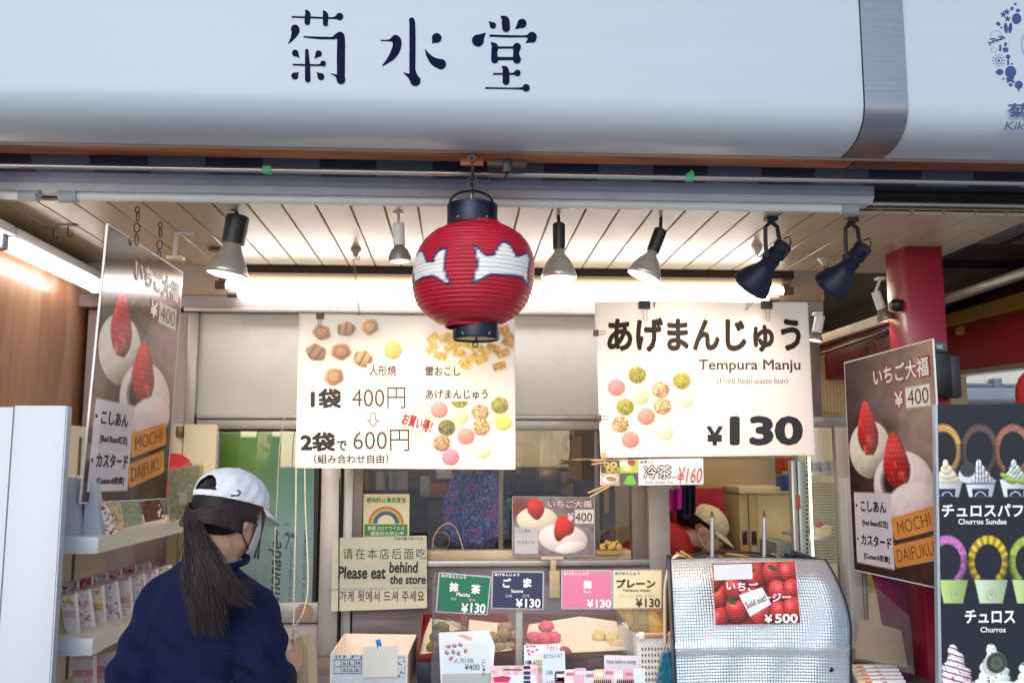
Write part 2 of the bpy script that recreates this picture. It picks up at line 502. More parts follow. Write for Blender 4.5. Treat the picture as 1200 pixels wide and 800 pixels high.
cream_paint = mat('cream_enamel', 'e2d6bd', rough=0.45, var=0.06, scale=5, dirt=0.1)
ink_black = mat('black_ink', '17141c', rough=0.5, var=0.0)
ink_navy = mat('navy_ink', '0d1233', rough=0.75, var=0.0, spec=0.1)
ink_white = mat('white_ink', 'f4f2ee', rough=0.5, var=0.0)
ink_red = mat('red_ink', 'b01c2c', rough=0.5, var=0.0)
ink_brown = mat('brown_ink', '4a2a1c', rough=0.5, var=0.0)
red_paint = mat('red_paint', '941235', rough=0.35, var=0.12, scale=6, coat=0.2, dirt=0.12)
maroon = mat('maroon_paint', '4a1420', rough=0.4, var=0.2, scale=6)

# ground --------------------------------------------------------------
b = MB(); b.poly([(-300, -300, 0), (300, -300, 0), (300, 300, 0), (-300, 300, 0)])
tag(b.build('ground', mat('pale_paving', 'c4c0ba', rough=0.9, var=0.3, scale=40, bump=0.3, bscale=200)), kind='structure')
b = MB(); b.box((-30, 1.6, 0.004), (2.6, 12, 0.12), 0.01)
tag(b.build('pavement', mat('concrete', 'c4c0ba', rough=0.85, var=0.2, scale=12, bump=0.2, dirt=0.2)), kind='structure')

# signboards ----------------------------------------------------------
XS0, XS1 = -3.6, at(1012, 120, 2.5).x
prof = [(2.50, 3.5), (2.50, 2.64)]
for k in range(1, 25):
    t = k / 24
    prof.append((2.50 + 0.135 * t ** 2.4, 2.64 - 0.123 * (1 - (1 - t) ** 1.6)))
prof += [(2.675, 2.517), (2.675, 3.5)]
def signboard(label, x0, x1):
    r = thing('signboard', label, 'signboard', ((x0 + x1) / 2, 2.5, 2.517))
    b = MB(); b.prism(prof, x0, x1); b.build('panel', white_panel, r, sharp=35)
    return r
sb = signboard('long white glossy signboard with rounded lower edge and three big navy characters', XS0, XS1)
XT0, XT1 = XS1 + 0.002, at(1062, 100, 2.5).x
b = MB()
pr2 = [((y - 2.6) * 1.02 + 2.6 - 0.004, z if z > 3 else z - 0.004) for y, z in prof]
b.prism(pr2, XT0, XT1)
tag(b.build('joint_strip', steel), 'brushed metal strip covering the joint between the two white signboards', 'metal strip')
sb2 = signboard('white glossy signboard with a round blue emblem, right of the metal strip', XT1 + 0.002, 4.6)

# brush lettering on the large board (strokes traced as widths along a path)
def stroke(b, S, pts, lift):
    """pts (x,y,width) in the enlarged view; builds one rounded outline polygon"""
    P2 = []
    n = len(pts)
    # dense resample (catmull-rom)
    for i in range(n - 1):
        p0, p1, p2, p3 = pts[max(0, i - 1)], pts[i], pts[i + 1], pts[min(n - 1, i + 2)]
        for k in range(6):
            t = k / 6
            P2.append([0.5 * ((2 * b1) + (-a + c) * t + (2 * a - 5 * b1 + 4 * c - d) * t * t + (-a + 3 * b1 - 3 * c + d) * t ** 3) for a, b1, c, d in zip(p0, p1, p2, p3)])
    P2.append(list(pts[-1]))
    Lf, Rt = [], []
    for i, (x, y, wd) in enumerate(P2):
        a, c = P2[max(0, i - 1)], P2[min(len(P2) - 1, i + 1)]
        dx, dy = c[0] - a[0], c[1] - a[1]; l = math.hypot(dx, dy) or 1
        nx, ny = -dy / l * max(wd, 1) / 2, dx / l * max(wd, 1) / 2
        Lf.append((x + nx, y + ny)); Rt.append((x - nx, y - ny))
    A = [b.bm.verts.new(S(x, y, lift)) for x, y in Lf]; B = [b.bm.verts.new(S(x, y, lift)) for x, y in Rt]
    for i in range(len(A) - 1): b.bm.faces.new((A[i], A[i + 1], B[i + 1], B[i]))
    for c in (P2[0], P2[-1]):                                      # round ends
        rr = max(c[2], 1) / 2
        if rr > 1.2: b.bm.faces.new([b.bm.verts.new(S(c[0] + rr * math.cos(q * math.pi / 12), c[1] + rr * math.sin(q * math.pi / 12), lift + 0.0012)) for q in range(24)])
def sign_pt(sc, ox, oy):
    def S(x, y, lift): return at(ox + x / sc, oy + y / sc, 2.4985 - lift)
    return S
S1 = sign_pt(3.75, 320, 0)
KIKU = [[(85, 75, 7), (180, 78, 8), (262, 80, 8), (292, 73, 32)], [(145, 48, 10), (152, 62, 24), (150, 98, 24)], [(222, 50, 8), (230, 66, 24), (230, 104, 22)],
        [(66, 193, 2), (84, 170, 16), (98, 140, 34), (96, 127, 36)], [(135, 162, 5), (200, 167, 10), (268, 168, 10)], [(262, 166, 8), (286, 158, 28), (298, 165, 34), (298, 250, 36), (298, 350, 34)],
        [(252, 324, 2), (275, 332, 10), (298, 350, 38)], [(148, 222, 14), (151, 290, 22), (152, 350, 24)], [(88, 284, 6), (150, 286, 8), (205, 286, 8), (220, 279, 24)],
        [(115, 254, 2), (97, 233, 28)], [(182, 258, 2), (200, 236, 28)], [(112, 318, 2), (95, 334, 30)], [(192, 318, 2), (210, 337, 30)]]
MIZU = [[(604, 88, 14), (612, 110, 26), (612, 320, 27)], [(572, 320, 2), (600, 335, 20), (625, 355, 46)], [(612, 310, 26), (622, 352, 40)],
        [(475, 178, 5), (512, 178, 9), (538, 172, 38), (545, 200, 38), (530, 238, 34), (508, 265, 20), (480, 290, 3)],
        [(699, 191, 2), (719, 167, 42)], [(668, 218, 3), (685, 248, 20), (710, 272, 36), (738, 282, 44)]]
DOU = [[(948, 94, 2), (966, 112, 28)], [(1005, 75, 10), (1020, 88, 34), (1024, 124, 34)], [(1064, 128, 2), (1094, 103, 40)], [(934, 145, 2), (900, 178, 52)],
       [(955, 157, 9), (1040, 160, 10), (1112, 160, 10), (1138, 162, 42)], [(1110, 189, 2), (1140, 170, 34)],
       [(960, 190, 8), (974, 205, 30), (972, 235, 26), (974, 262, 32)], [(1072, 206, 34), (1068, 235, 26), (1072, 262, 34)], [(975, 209, 9), (1060, 209, 9)], [(975, 258, 14), (1065, 258, 14)],
       [(1008, 294, 8), (1022, 308, 28), (1024, 358, 30)], [(970, 325, 8), (1050, 325, 9), (1074, 321, 28)], [(935, 387, 7), (1085, 389, 9), (1112, 386, 32)]]
for ch in (KIKU, MIZU, DOU):
    b = MB(); k = 0
    for st in ch:
        stroke(b, S1, st, 0.0001 * (k % 9)); k += 1
    b.build('lettering', ink_navy, sb, sharp=0, recalc=False)
# emblem ring on the right board
b = MB()
EC = (1222, 52)
rng = random.Random(3)
def dot(b, x, y, rx, ry, lift=0.0, n=14, a0=0):
    vs_ = [b.bm.verts.new(at(x + rx * math.cos(t) * math.cos(a0) - ry * math.sin(t) * math.sin(a0), y + rx * math.cos(t) * math.sin(a0) + ry * math.sin(t) * math.cos(a0), 2.4985 - lift)) for t in (2 * math.pi * q / n for q in range(n))]
    b.bm.faces.new(vs_)
def pol(b, pts, lift=0.0):
    b.bm.faces.new([b.bm.verts.new(at(x, y, 2.4985 - lift)) for x, y in pts])
k = 0
def nl():
    global k
    k += 1; return 0.00012 * (k % 6)
for q in range(12):                                            # firework
    t = q * math.pi / 6
    for rr in (4, 6.8): dot(b, 1170.5 + rr * math.cos(t), 71 + rr * math.sin(t), 0.9, 0.5, nl(), 8, t)
dot(b, 1170.5, 71, 1.5, 1.5)
for q in range(10): dot(b, 1165 + 3 * math.cos(q * 0.63), 58.5 + 3 * math.sin(q * 0.63), 0.4, 0.4, nl(), 6)
for sx in (-2.6, 2.6): dot(b, 1181.5 + sx, 33, 2.3, 6.2, 0, 16, 0.1 * sx / 2.6)       # sandals
dot(b, 1184.5, 84.5, 6.5, 7.2); pol(b, [(1179, 93), (1181, 90), (1190, 96), (1188, 97)], nl()); pol(b, [(1189, 92), (1187, 90), (1179, 96), (1181, 97)], nl())   # drum
dot(b, 1181.5, 66.5, 2.6, 2.2); pol(b, [(1180.7, 68), (1182.5, 68), (1182.7, 76), (1180.4, 76)], nl())
pol(b, [(1175, 56), (1182, 56), (1181, 61), (1176, 61)]); dot(b, 1178.5, 52, 1.6, 2.6, nl()); pol(b, [(1171, 53), (1173.5, 53), (1173.5, 60), (1171, 60)])
for dx, dy in ((0, 0), (3, 2.2), (-2, 4.2)):
    pol(b, [(1160 + dx, 45 + dy), (1167 + dx, 45 + dy), (1167 + dx, 46.2 + dy), (1160 + dx, 46.2 + dy)], nl())
for dx, dy in ((0, 0), (2, 1.8), (-2, 3.4)): pol(b, [(1170 + dx, 42.5 + dy), (1177 + dx, 42.5 + dy), (1177 + dx, 43.6 + dy), (1170 + dx, 43.6 + dy)], nl())
for cx, cy in ((1180, 14), (1181, 22), (1176, 17)):            # maple leaves
    for q in range(5): dot(b, cx + 1.7 * math.cos(q * 1.26 - 1.57), cy + 1.7 * math.sin(q * 1.26 - 1.57), 2.0, 0.8, nl(), 8, q * 1.26 - 1.57)
dot(b, 1191.5, 22, 5.5, 6.4); dot(b, 1170, 28, 2.8, 2.0, 0, 10, 0.6); dot(b, 1173.5, 32.5, 1.4, 1.0)
dot(b, 1171.5, 84.5, 4.4, 3.4); dot(b, 1194, 99.5, 4.8, 4.8); pol(b, [(1193.2, 104), (1194.8, 104), (1194.8, 107), (1193.2, 107)], nl())
dot(b, 1184.5, 99.5, 2.6, 1.8, 0, 10, 0.3); dot(b, 1176, 92.5, 1.2, 1.2); dot(b, 1186, 75, 1, 1); dot(b, 1160.5, 52.5, 1.1, 1.1); dot(b, 1193, 12.5, 2.5, 2, 0, 10); dot(b, 1190, 5, 1.5, 1.3); dot(b, 1186, 10, 2, 2)
for q in range(60):                                            # the rest of the ring, beyond the picture edge
    t = math.pi * (-0.42 + q / 59 * 0.9)
    dot(b, EC[0] + (50 + 9 * rng.random()) * math.cos(t), EC[1] + (50 + 9 * rng.random()) * math.sin(t), 1.5 + 3 * rng.random(), 1.5 + 2.5 * rng.random(), nl(), 10, rng.random() * 3)
b.build('emblem', mat('blue_ink', '2b4379', rough=0.4, var=0.0), sb2, sharp=0, recalc=False)
b = MB()
R1 = [(math.cos(t), math.sin(t)) for t in (2 * math.pi * q / 40 for q in range(40))]
for q in range(40):
    a, c = R1[q], R1[(q + 1) % 40]
    pol(b, [(EC[0] + 25 * a[0], EC[1] + 25 * a[1]), (EC[0] + 25 * c[0], EC[1] + 25 * c[1]), (EC[0] + 24 * c[0], EC[1] + 24 * c[1]), (EC[0] + 24 * a[0], EC[1] + 24 * a[1])])
b.build('emblem_ring', mat('pale_blue_ink', '7f9cc0', rough=0.4, var=0.0), sb2, sharp=0, recalc=False); b = MB()
for cx, cy, r_ in ((1167.5, 42.5, 7.0),):
    for q in range(24):
        a, c = (math.cos(q * math.pi / 12), math.sin(q * math.pi / 12)), (math.cos((q + 1) * math.pi / 12), math.sin((q + 1) * math.pi / 12))
        pol(b, [(cx + r_ * a[0], cy + r_ * a[1]), (cx + r_ * c[0], cy + r_ * c[1]), (cx + (r_ - 0.5) * c[0], cy + (r_ - 0.5) * c[1]), (cx + (r_ - 0.5) * a[0], cy + (r_ - 0.5) * a[1])])
b.build('emblem_ring', mat('pale_blue_ink', '7f9cc0', rough=0.4, var=0.0), sb2, sharp=0, recalc=False)
Bd = Board(sb2, (2, 2.498, 2.6), (1, 0, 0), (0, 0, -1))
Bd.text('caption', '菊水堂', (1181, 121, 1262, 138), mat('blue_ink', '2b4379'), bold=0.008)
Bd.text('caption', 'Kikusuido', (1177, 143, 1246, 152.5), mat('blue_ink', '2b4379'), bold=0.008, shear=0.2)

# what is behind the signboard's lower edge ---------------------------
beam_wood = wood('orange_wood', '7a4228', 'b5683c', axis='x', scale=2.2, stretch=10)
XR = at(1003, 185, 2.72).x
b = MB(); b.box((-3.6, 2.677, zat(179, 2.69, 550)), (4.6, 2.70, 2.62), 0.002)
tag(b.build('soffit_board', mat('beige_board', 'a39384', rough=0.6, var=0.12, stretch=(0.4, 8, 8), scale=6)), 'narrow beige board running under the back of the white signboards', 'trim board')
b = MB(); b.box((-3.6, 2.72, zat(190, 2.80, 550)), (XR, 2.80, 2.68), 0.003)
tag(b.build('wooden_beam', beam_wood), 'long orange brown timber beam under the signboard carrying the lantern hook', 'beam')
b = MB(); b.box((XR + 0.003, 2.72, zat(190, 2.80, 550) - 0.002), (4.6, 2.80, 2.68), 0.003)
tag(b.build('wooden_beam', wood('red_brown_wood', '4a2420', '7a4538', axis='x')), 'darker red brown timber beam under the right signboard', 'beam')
# rolled awning fabric in two blues
r = thing('rolled_awning', 'dark awning rolled up under the beam, striped in navy and slate patches', 'awning', (0, 2.87, 2.5))
b = MB(); b.prism([(2.87 + 0.045 * math.cos(t), zat(193, 2.87, 550) + 0.045 * math.sin(t)) for t in (2 * math.pi * q / 20 for q in range(20))], -3.6, 3.2)
m = mat('awning_fabric', '232842', rough=0.8, var=0.1)
t_ = m.node_tree; N = t_.nodes; Lk = t_.links
tc = N.new('ShaderNodeTexCoord'); wv = N.new('ShaderNodeTexWave'); wv.inputs['Scale'].default_value = 0.9; wv.inputs['Distortion'].default_value = 0.0
Lk.new(tc.outputs['Object'], wv.inputs[0])
rp = N.new('ShaderNodeValToRGB'); rp.color_ramp.interpolation = 'CONSTANT'
rp.color_ramp.elements[0].color = (*C('1b2038'), 1); rp.color_ramp.elements[1].position = 0.5; rp.color_ramp.elements[1].color = (*C('4d5a6c'), 1)
Lk.new(wv.outputs[0], rp.inputs[0]); Lk.new(rp.outputs[0], N['Principled BSDF'].inputs['Base Color'])
b.build('fabric', m, r)
b = MB(); z_ = zat(203.5, 2.80, 550)
b.tube([(-3.6, 2.80, z_), (3.2, 2.80, z_)], 0.0085, 12); b.build('front_bar', steel_h, r)
b = MB(); b.box((-3.6, 2.93, zat(209, 2.93, 550) - 0.004), (3.2, 3.0, 2.60)); b.build('backing', black_pl, r)
for px, py in ((313, 203), (808, 211)):                         # green tape pieces on the bar
    p = at(px, py, 2.80)
    b = MB(); b.box((p.x - 0.014, 2.788, z_ - 0.011), (p.x + 0.014, 2.812, z_ + 0.011), 0.003)
    if px > 500:
        b.poly([(p.x - 0.014, 2.787, z_ + 0.004), (p.x + 0.014, 2.787, z_ + 0.010), (p.x + 0.004, 2.786, z_ + 0.022)], 0.001)
    tag(b.build('tape', mat('green_tape', '5cc08a', rough=0.5)), 'scrap of green tape on the silver bar, ' + ('left of the lantern' if px < 500 else 'right of the lantern'), 'tape')
# bulkhead hiding the roof void
b = MB(); b.box((-3.6, 3.03, 2.462), (4.6, 3.07, 3.5)); b.box((-3.6, 2.70, 2.70), (4.6, 3.03, 2.74))
tag(b.build('bulkhead', mat('dark_board', '4b4640', rough=0.8)), 'dark board closing the roof space behind the rolled awning', 'wall')

# unlit batten fixtures along the front ------------------------------
def batten(label, x0, x1, capL=True, capR=True):
    Yh = 2.93
    r = thing('batten_light', label, 'light fixture', ((x0 + x1) / 2, Yh, 2.45))
    zt, zb = zat(210, Yh, 550), zat(229, Yh, 550)
    b = MB(); b.prism([(Yh, zt), (Yh, zb + 0.018), (Yh + 0.02, zb), (Yh + 0.085, zb), (Yh + 0.085, zt)], x0 - 0.03, x1 + 0.05, smooth=False); b.build('housing', mat('grey_enamel', 'c2c5d0', rough=0.4, metal=0.05, var=0.06, dirt=0.15), r, sharp=30)
    zc = zat(237.5, Yh + 0.04, 550)
    b = MB(); b.tube([(x0 + 0.03, Yh + 0.04, zc), (x1 - 0.03, Yh + 0.04, zc)], 0.0148, 18); b.build('tube', mat('unlit_tube', 'd9dcde', rough=0.25, var=0.02), r)
    for xx, s_ in ((x0, 1), (x1, -1)):
        b = MB(); b.tube([(xx - 0.006 * s_, Yh + 0.04, zc), (xx + 0.05 * s_, Yh + 0.04, zc)], 0.021, 18); b.box((xx - 0.011, Yh + 0.022, zc), (xx + 0.011, Yh + 0.058, zb + 0.002), 0.003)
        b.build('end_cap', mat('grey_socket', '9fa6ad', rough=0.45), r)
    return r
batten('long unlit fluorescent batten in grey housing along the front edge of the ceiling', xat(72, 2.97, 237), xat(1002, 2.97, 244))
batten('unlit fluorescent batten running out of the photo at the left of the front edge', -3.3, xat(42, 2.97, 236))

# ceiling ---------------------------------------------------------------
b = MB(); w_ = 0.1125; xg = xat(410, 3.03, 244) % w_
x = -2.2 + (xg - (-2.2 % w_)) - w_
while x < 1.98:
    b.box((x + 0.002, 3.03, 2.442), (x + w_ - 0.002, 4.02, 2.46), 0.0025, seg=1); x += w_
b.box((-2.3, 3.03, 2.452), (1.98, 4.02, 2.50))
tag(b.build('ceiling', mat('ceiling_paint', 'bba98b', rough=0.3, var=0.07, scale=5, stretch=(1, 0.3, 1), dirt=0.18)), kind='structure')
b = MB(); b.box((xat(280, 4.0, 318), 4.0, zat(323, 4.0, 600)), (xat(930, 4.0, 318), 4.04, 2.445)); 
tag(b.build('trim_board', mat('dark_brown_trim', '2c1b18', rough=0.4)), 'dark brown batten closing the back edge of the boarded ceiling', 'trim board')

# back light: two lit tubes on one long fixture ------------------------
lit = mat('lit_tube', 'fff6ec', emit=5.2, emit_col=(1.0, 0.97, 0.95), var=0.0)
r = thing('tube_light', 'long lit fixture with two glowing white tubes in front of the back wall', 'light fixture', (0, 4.02, 2.4))
b = MB(); b.box((xat(266, 4.05, 330), 4.042, zat(334, 4.04, 600)), (xat(922, 4.05, 330), 4.10, zat(322, 4.04, 600) - 0.003), 0.003); b.build('housing', mat('cream_housing', 'cdb99a', rough=0.4, var=0.05), r)
for (xa, xb, py, yy) in ((265, 917, 336.5, 4.03), (279, 900, 346, 4.07)):
    zc = zat(py, yy, 500)
    b = MB(); b.tube([(xat(xa, yy, py), yy, zc), (xat(xb, yy, py), yy, zc)], 0.0165, 14); b.build('tube', lit, r)
    for xx, s_ in ((xa, -1), (xb, 1)):
        p = xat(xx, yy, py); b = MB(); b.tube([(p, yy, zc), (p + s_ * 0.045, yy, zc)], 0.019, 14); b.box((p + min(0, s_ * 0.03), yy - 0.012, zc), (p + max(0, s_ * 0.03), yy + 0.012, zc + 0.03), 0.003); b.build('socket', mat('brown_socket', '6d5a50', rough=0.5), r)
# left side lit tube
XL = -1.56
def side_tube(label, y0, y1):
    r = thing('tube_light', label, 'light fixture', (XL, (y0 + y1) / 2, 2.3))
    zc = 2.335
    b = MB(); b.tube([(XL, y0 + 0.02, zc), (XL, y1, zc)], 0.0165, 14); b.build('tube', lit, r)
    b = MB(); b.box((XL - 0.05, y0, zc + 0.028), (XL + 0.05, y1 + 0.03, zc + 0.06), 0.004); b.build('housing', white_paint, r)
    for yy in (y0 - 0.02, y1 + 0.005):
        b = MB(); b.box((XL - 0.022, yy, zc - 0.022), (XL + 0.022, yy + 0.022, zc + 0.03), 0.006); b.build('socket', mat('grey_socket', '9fa6ad'), r)
    return r
side_tube('lit fluorescent tube along the ceiling above the wood grained wall', 3.21, 4.02)
side_tube('lit fluorescent tube at the left edge of the photo, nearer than its twin', 2.35, 3.16)

# walls -----------------------------------------------------------------
b = MB(); b.box((-1.72, 2.4, 0.12), (-1.66, 4.2, 2.44))
tag(b.build('side_wall', wood('wall_veneer', '94664a', 'c09472', axis='z', scale=1.6, stretch=7, rough=0.35, coat=0.2)), 'brown wood grained wall panelling on the left behind the white shelf', 'wall')
b = MB(); b.box((-1.658, 2.9, 2.385), (-1.60, 4.1, 2.438), 0.004)
tag(b.build('cornice', mat('brown_trim', '6a5a4a', rough=0.5)), 'brown cornice between the wood grained wall and the ceiling', 'trim board')

YB = 4.12
lav = mat('lavender_enamel', 'b5a6a8', rough=0.45, var=0.06, dirt=0.15)
bw = thing('back_wall', 'pale back wall of the stall with white upper panels and metal window frames', 'wall', (-0.2, YB, 0.12))
def bx(name, m, x0, y0, x1, y1, Y, depth, bev=0.003, parent=bw):
    b = MB(); pbox(b, x0, y0, x1, y1, Y, depth, bev); return b.build(name, m, parent)
bx('header', lav, 90, 349, 965, 363, YB, 0.06)
bx('rail', alu, 215, 363, 960, 368, YB - 0.025, 0.05)
bx('header', mat('cream_header', 'b9a184', rough=0.5, var=0.06, dirt=0.1), 60, 296, 965, 348.5, YB + 0.012, 0.04)
panel_m = mat('upper_panel_paint', 'e2e0de', rough=0.28, var=0.06, scale=2.5, dirt=0.22)
for xa, xb in ((232, 480), (483, 720), (723, 940)):
    bx('upper_panel', panel_m, xa, 368, xb, 486, YB + 0.02, 0.03, 0.004)
bx('stile', alu, 218, 366, 230, 505, YB - 0.005, 0.05)
bx('stile', lav, 196, 366, 216, 800, YB + 0.02, 0.05)
bx('rail', alu, 230, 486, 745, 491, YB - 0.012, 0.06)
bx('rail', alu, 230, 491.5, 745, 503, YB + 0.005, 0.05)
bx('wall_panel', lav, 90, 363, 195, 830, YB + 0.05, 0.04)
# left window with blind
bx('stile', alu, 232, 504, 249, 900, YB, 0.06)
bx('stile', alu, 373, 504, 396, 900, YB - 0.01, 0.07)
bx('stile', alu, 400, 504, 411, 900, YB - 0.01, 0.07)
bx('stile', alu_brown, 412, 504, 425, 660, YB + 0.002, 0.05)
bx('seal', black_pl, 396.2, 504, 399.8, 900, YB + 0.02, 0.03, 0)
bx('seal', black_pl, 368.5, 504, 372.6, 706, YB + 0.01, 0.03, 0)
bx('rail', alu, 249.3, 706, 372.6, 730, YB + 0.004, 0.05)
bx('wall_panel', lav, 249.3, 731, 372.6, 900, YB + 0.02, 0.03)
bx('pane', glass('window_glass', refl=0.07), 250, 505, 368, 705, YB + 0.025, 0.004, 0)
# middle window
bx('pane', glass('window_glass'), 426, 492, 586, 646, YB + 0.025, 0.004, 0)
bx('pane', glass('window_glass'), 590, 494, 740, 646, YB + 0.032, 0.004, 0)
bx('stile', alu_brown, 584, 492, 590, 646, YB + 0.03, 0.02)
bx('stile', alu_brown, 697, 492, 703, 646, YB + 0.035, 0.02)
bx('stile', alu_brown, 740, 492, 761, 657, YB - 0.006, 0.06)
bx('sill', wood('pale_wood', 'b59a78', 'd6bf9e', axis='x'), 426, 645, 740, 656, YB - 0.01, 0.10)
bx('rail', alu, 412, 656.5, 762, 663.5, YB - 0.03, 0.08)
bx('column', mat('grey_column', '9a938d', rough=0.5, metal=0.2, var=0.1, dirt=0.35), 762, 500, 787, 900, YB - 0.04, 0.12, 0.004)
bx('base_panel', wood('grey_vinyl', '6a5f60', '93878a', axis='x', scale=2.5, stretch=9, rough=0.4), 411.5, 664, 761.5, 930, YB - 0.01, 0.05, 0)
# trim right of the upper panels
bx('stile', alu_brown, 940, 366, 962, 500, YB - 0.005, 0.06)

# back room -------------------------------------------------------------
YR = 6.0
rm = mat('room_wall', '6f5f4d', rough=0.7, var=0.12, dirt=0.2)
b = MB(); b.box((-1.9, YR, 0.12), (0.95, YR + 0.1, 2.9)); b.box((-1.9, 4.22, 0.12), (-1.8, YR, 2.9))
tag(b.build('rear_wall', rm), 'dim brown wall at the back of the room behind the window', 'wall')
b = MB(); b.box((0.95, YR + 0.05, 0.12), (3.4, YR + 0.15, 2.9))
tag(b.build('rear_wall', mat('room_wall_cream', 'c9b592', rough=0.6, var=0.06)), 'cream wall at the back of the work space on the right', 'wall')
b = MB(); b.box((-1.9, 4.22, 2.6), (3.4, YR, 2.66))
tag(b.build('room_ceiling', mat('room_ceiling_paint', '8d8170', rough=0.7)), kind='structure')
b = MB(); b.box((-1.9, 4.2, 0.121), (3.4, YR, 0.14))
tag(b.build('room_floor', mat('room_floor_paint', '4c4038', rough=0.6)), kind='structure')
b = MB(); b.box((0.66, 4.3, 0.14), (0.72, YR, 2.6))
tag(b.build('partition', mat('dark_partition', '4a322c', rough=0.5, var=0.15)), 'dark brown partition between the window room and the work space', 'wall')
def room_tube(label, x0, x1, y, m):
    r = thing('tube_light', label, 'light fixture', ((x0 + x1) / 2, y, 2.5))
    b = MB(); b.tube([(x0, y, 2.54), (x1, y, 2.54)], 0.0165, 12); b.build('tube', m, r)
    b = MB(); b.box((x0 - 0.05, y - 0.05, 2.565), (x1 + 0.05, y + 0.05, 2.598), 0.004); b.build('housing', white_paint, r)
room_tube('lit fluorescent tube on the ceiling of the work space behind the counter', 1.0, 2.2, 4.75, mat('lit_room_tube', 'fff0d8', emit=34, emit_col=(1, 0.86, 0.66), var=0))
room_tube('unseen fluorescent tube added to brighten the dim back room', -0.6, 0.4, 4.5, mat('added_fill_tube', 'fff0d8', emit=16, emit_col=(1, 0.88, 0.7), var=0))  # added lamp, out of sight, set near the window to brighten the room's contents

# right: pillar, beams, side street --------------------------------------
px0, px1 = xat(1064, 3.5, 300), xat(1106, 3.5, 300)
b = MB(); b.box((px0 - 0.012, 3.5, 0.12), (px1, 3.68, 2.47), 0.016)
tag(b.build('pillar', red_paint), 'square crimson painted pillar at the corner of the stall', 'pillar')
b = MB(); b.box((px0 + 0.01, 3.683, zat(455, 3.68, 1040) + 0.1), (px0 + 0.10, 6.0, zat(378, 3.68, 1040)), 0.004)
tag(b.build('side_beam', mat('deep_red_beam', '5f0d18', rough=0.4, var=0.15)), 'deep red beam running back from the crimson pillar', 'beam')
b = MB(); b.box((px0 - 0.02, 3.683, zat(378, 3.68, 1040) + 0.002), (px0 + 0.02, 6.0, zat(366, 3.68, 1040)), 0.002)
tag(b.build('side_rail', cream_paint), 'thin pale rail on top of the deep red beam', 'rail')
b = MB(); b.box((1.982, 2.9, 2.50), (5.2, 6.5, 2.56)); b.box((1.78, 4.03, 2.47), (5.2, 6.5, 2.499))
tag(b.build('canopy_ceiling', mat('dark_canopy', '2a2527', rough=0.45, metal=0.2, var=0.2)), kind='structure')
for i, (xx, wd) in enumerate(((2.02, 0.17), (2.24, 0.17), (2.46, 0.17))):
    b = MB(); b.box((xx, 3.05, 2.478 + 0.0), (xx + wd, 3.6, 2.499), 0.004)
    tag(b.build('roof_sheet', mat('grey_canopy_panel', '6b666b', rough=0.4, metal=0.3, var=0.1)), 'grey metal ceiling panel beside the crimson pillar, %s of three' % ('nearest the pillar', 'middle one', 'farthest right')[i], 'panel')
b = MB(); z_ = zat(240, 3.02, 1100)
b.box((xat(1012, 3.02, 240), 3.005, z_ - 0.008), (4.6, 3.028, z_ + 0.006), 0.002)
tag(b.build('edge_trim', steel_h), 'thin silver trim continuing right from the end of the unlit batten', 'trim')
b = MB(); b.box((2.3, 3.30, 2.35), (2.34, 6.2, 2.39), 0.004)
tag(b.build('canopy_rail', mat('dull_rail', '8c8788', rough=0.4, metal=0.6)), 'dull silver rail under the dark canopy on the right', 'rail')
# neighbour across the side passage: crimson fascia with yellow board, pale wall further off
A0, A1_ = at(1108, 442, 5.2), at(1200, 419, 4.2)
dirv = (A1_ - A0); 
def slant(b, ya0, ya1, yb0, yb1, thick=0.05, back=0.0, ext=1.6):
    """board between two vertical lines of the side passage: (1108 px: ya0..ya1), (1200 px: yb0..yb1)"""
    P = [at(1108, ya0, 5.2), at(1200, yb0, 4.2), at(1200, yb1, 4.2), at(1108, ya1, 5.2)]
    e = (P[1] - P[0]) * ext; e2 = (P[2] - P[3]) * ext
    P = [P[0] - e * 0.35, P[0] + e, P[3] + e2, P[3] - e2 * 0.35]
    n = (P[1] - P[0]).cross(P[3] - P[0]).normalized()
    if n.dot(EYE - P[0]) < 0: n = -n
    P = [p - n * back for p in P]
    b.poly(P, thick, n)
b = MB(); slant(b, 371, 384, 344, 362, 0.08, -0.03)
tag(b.build('fascia_rail', mat('yellow_board', 'c7a04e', rough=0.5, var=0.15)), 'yellowish board along the top of the crimson fascia on the right', 'board')
b = MB(); slant(b, 384, 437, 362, 425, 0.06)
tag(b.build('fascia', mat('crimson_fascia', 'a00f36', rough=0.4, var=0.08)), 'crimson fascia board of the neighbouring stall on the right', 'fascia')
b = MB(); slant(b, 437, 442, 425, 432, 0.07, -0.02)
tag(b.build('fascia_trim', steel_h), 'silver trim along the lower edge of the crimson fascia', 'trim')
b = MB(); slant(b, 330, 370, 300, 343, 0.06, 0.04)
tag(b.build('fascia_board', maroon), 'dark maroon board above the yellowish board on the right', 'board')
p = at(1124, 388, 4.95)
b = MB(); b.lathe([(0.0, 0.0), (0.026, 0.003), (0.03, 0.02), (0.026, 0.036), (0, 0.04)], Matrix.Translation(p) @ Matrix.Rotation(rad(90), 4, 'X'), 20)
b.tube([p + Vector((0.02, -0.01, -0.02)), p + Vector((0.04, -0.03, -0.05)), p + Vector((0.08, -0.03, -0.045))], 0.005, 8)
tag(b.build('hook_knob', mat('yellow_knob', 'd9a33c', rough=0.4)), 'round yellow hook knob on the crimson fascia', 'hook')
b = MB(); b.box((3.5, 13.0, 0.004), (12, 13.4, 3.6))
tag(b.build('far_wall', mat('pale_far_wall', 'cfc8ba', rough=0.8, var=0.08, dirt=0.15)), 'pale wall seen through the side passage below the crimson fascia', 'wall')
b = MB(); zz = zat(448, 12.8, 1160); b.tube([(4, 12.85, zz), (11, 12.85, zz - 0.08)], 0.03, 10)
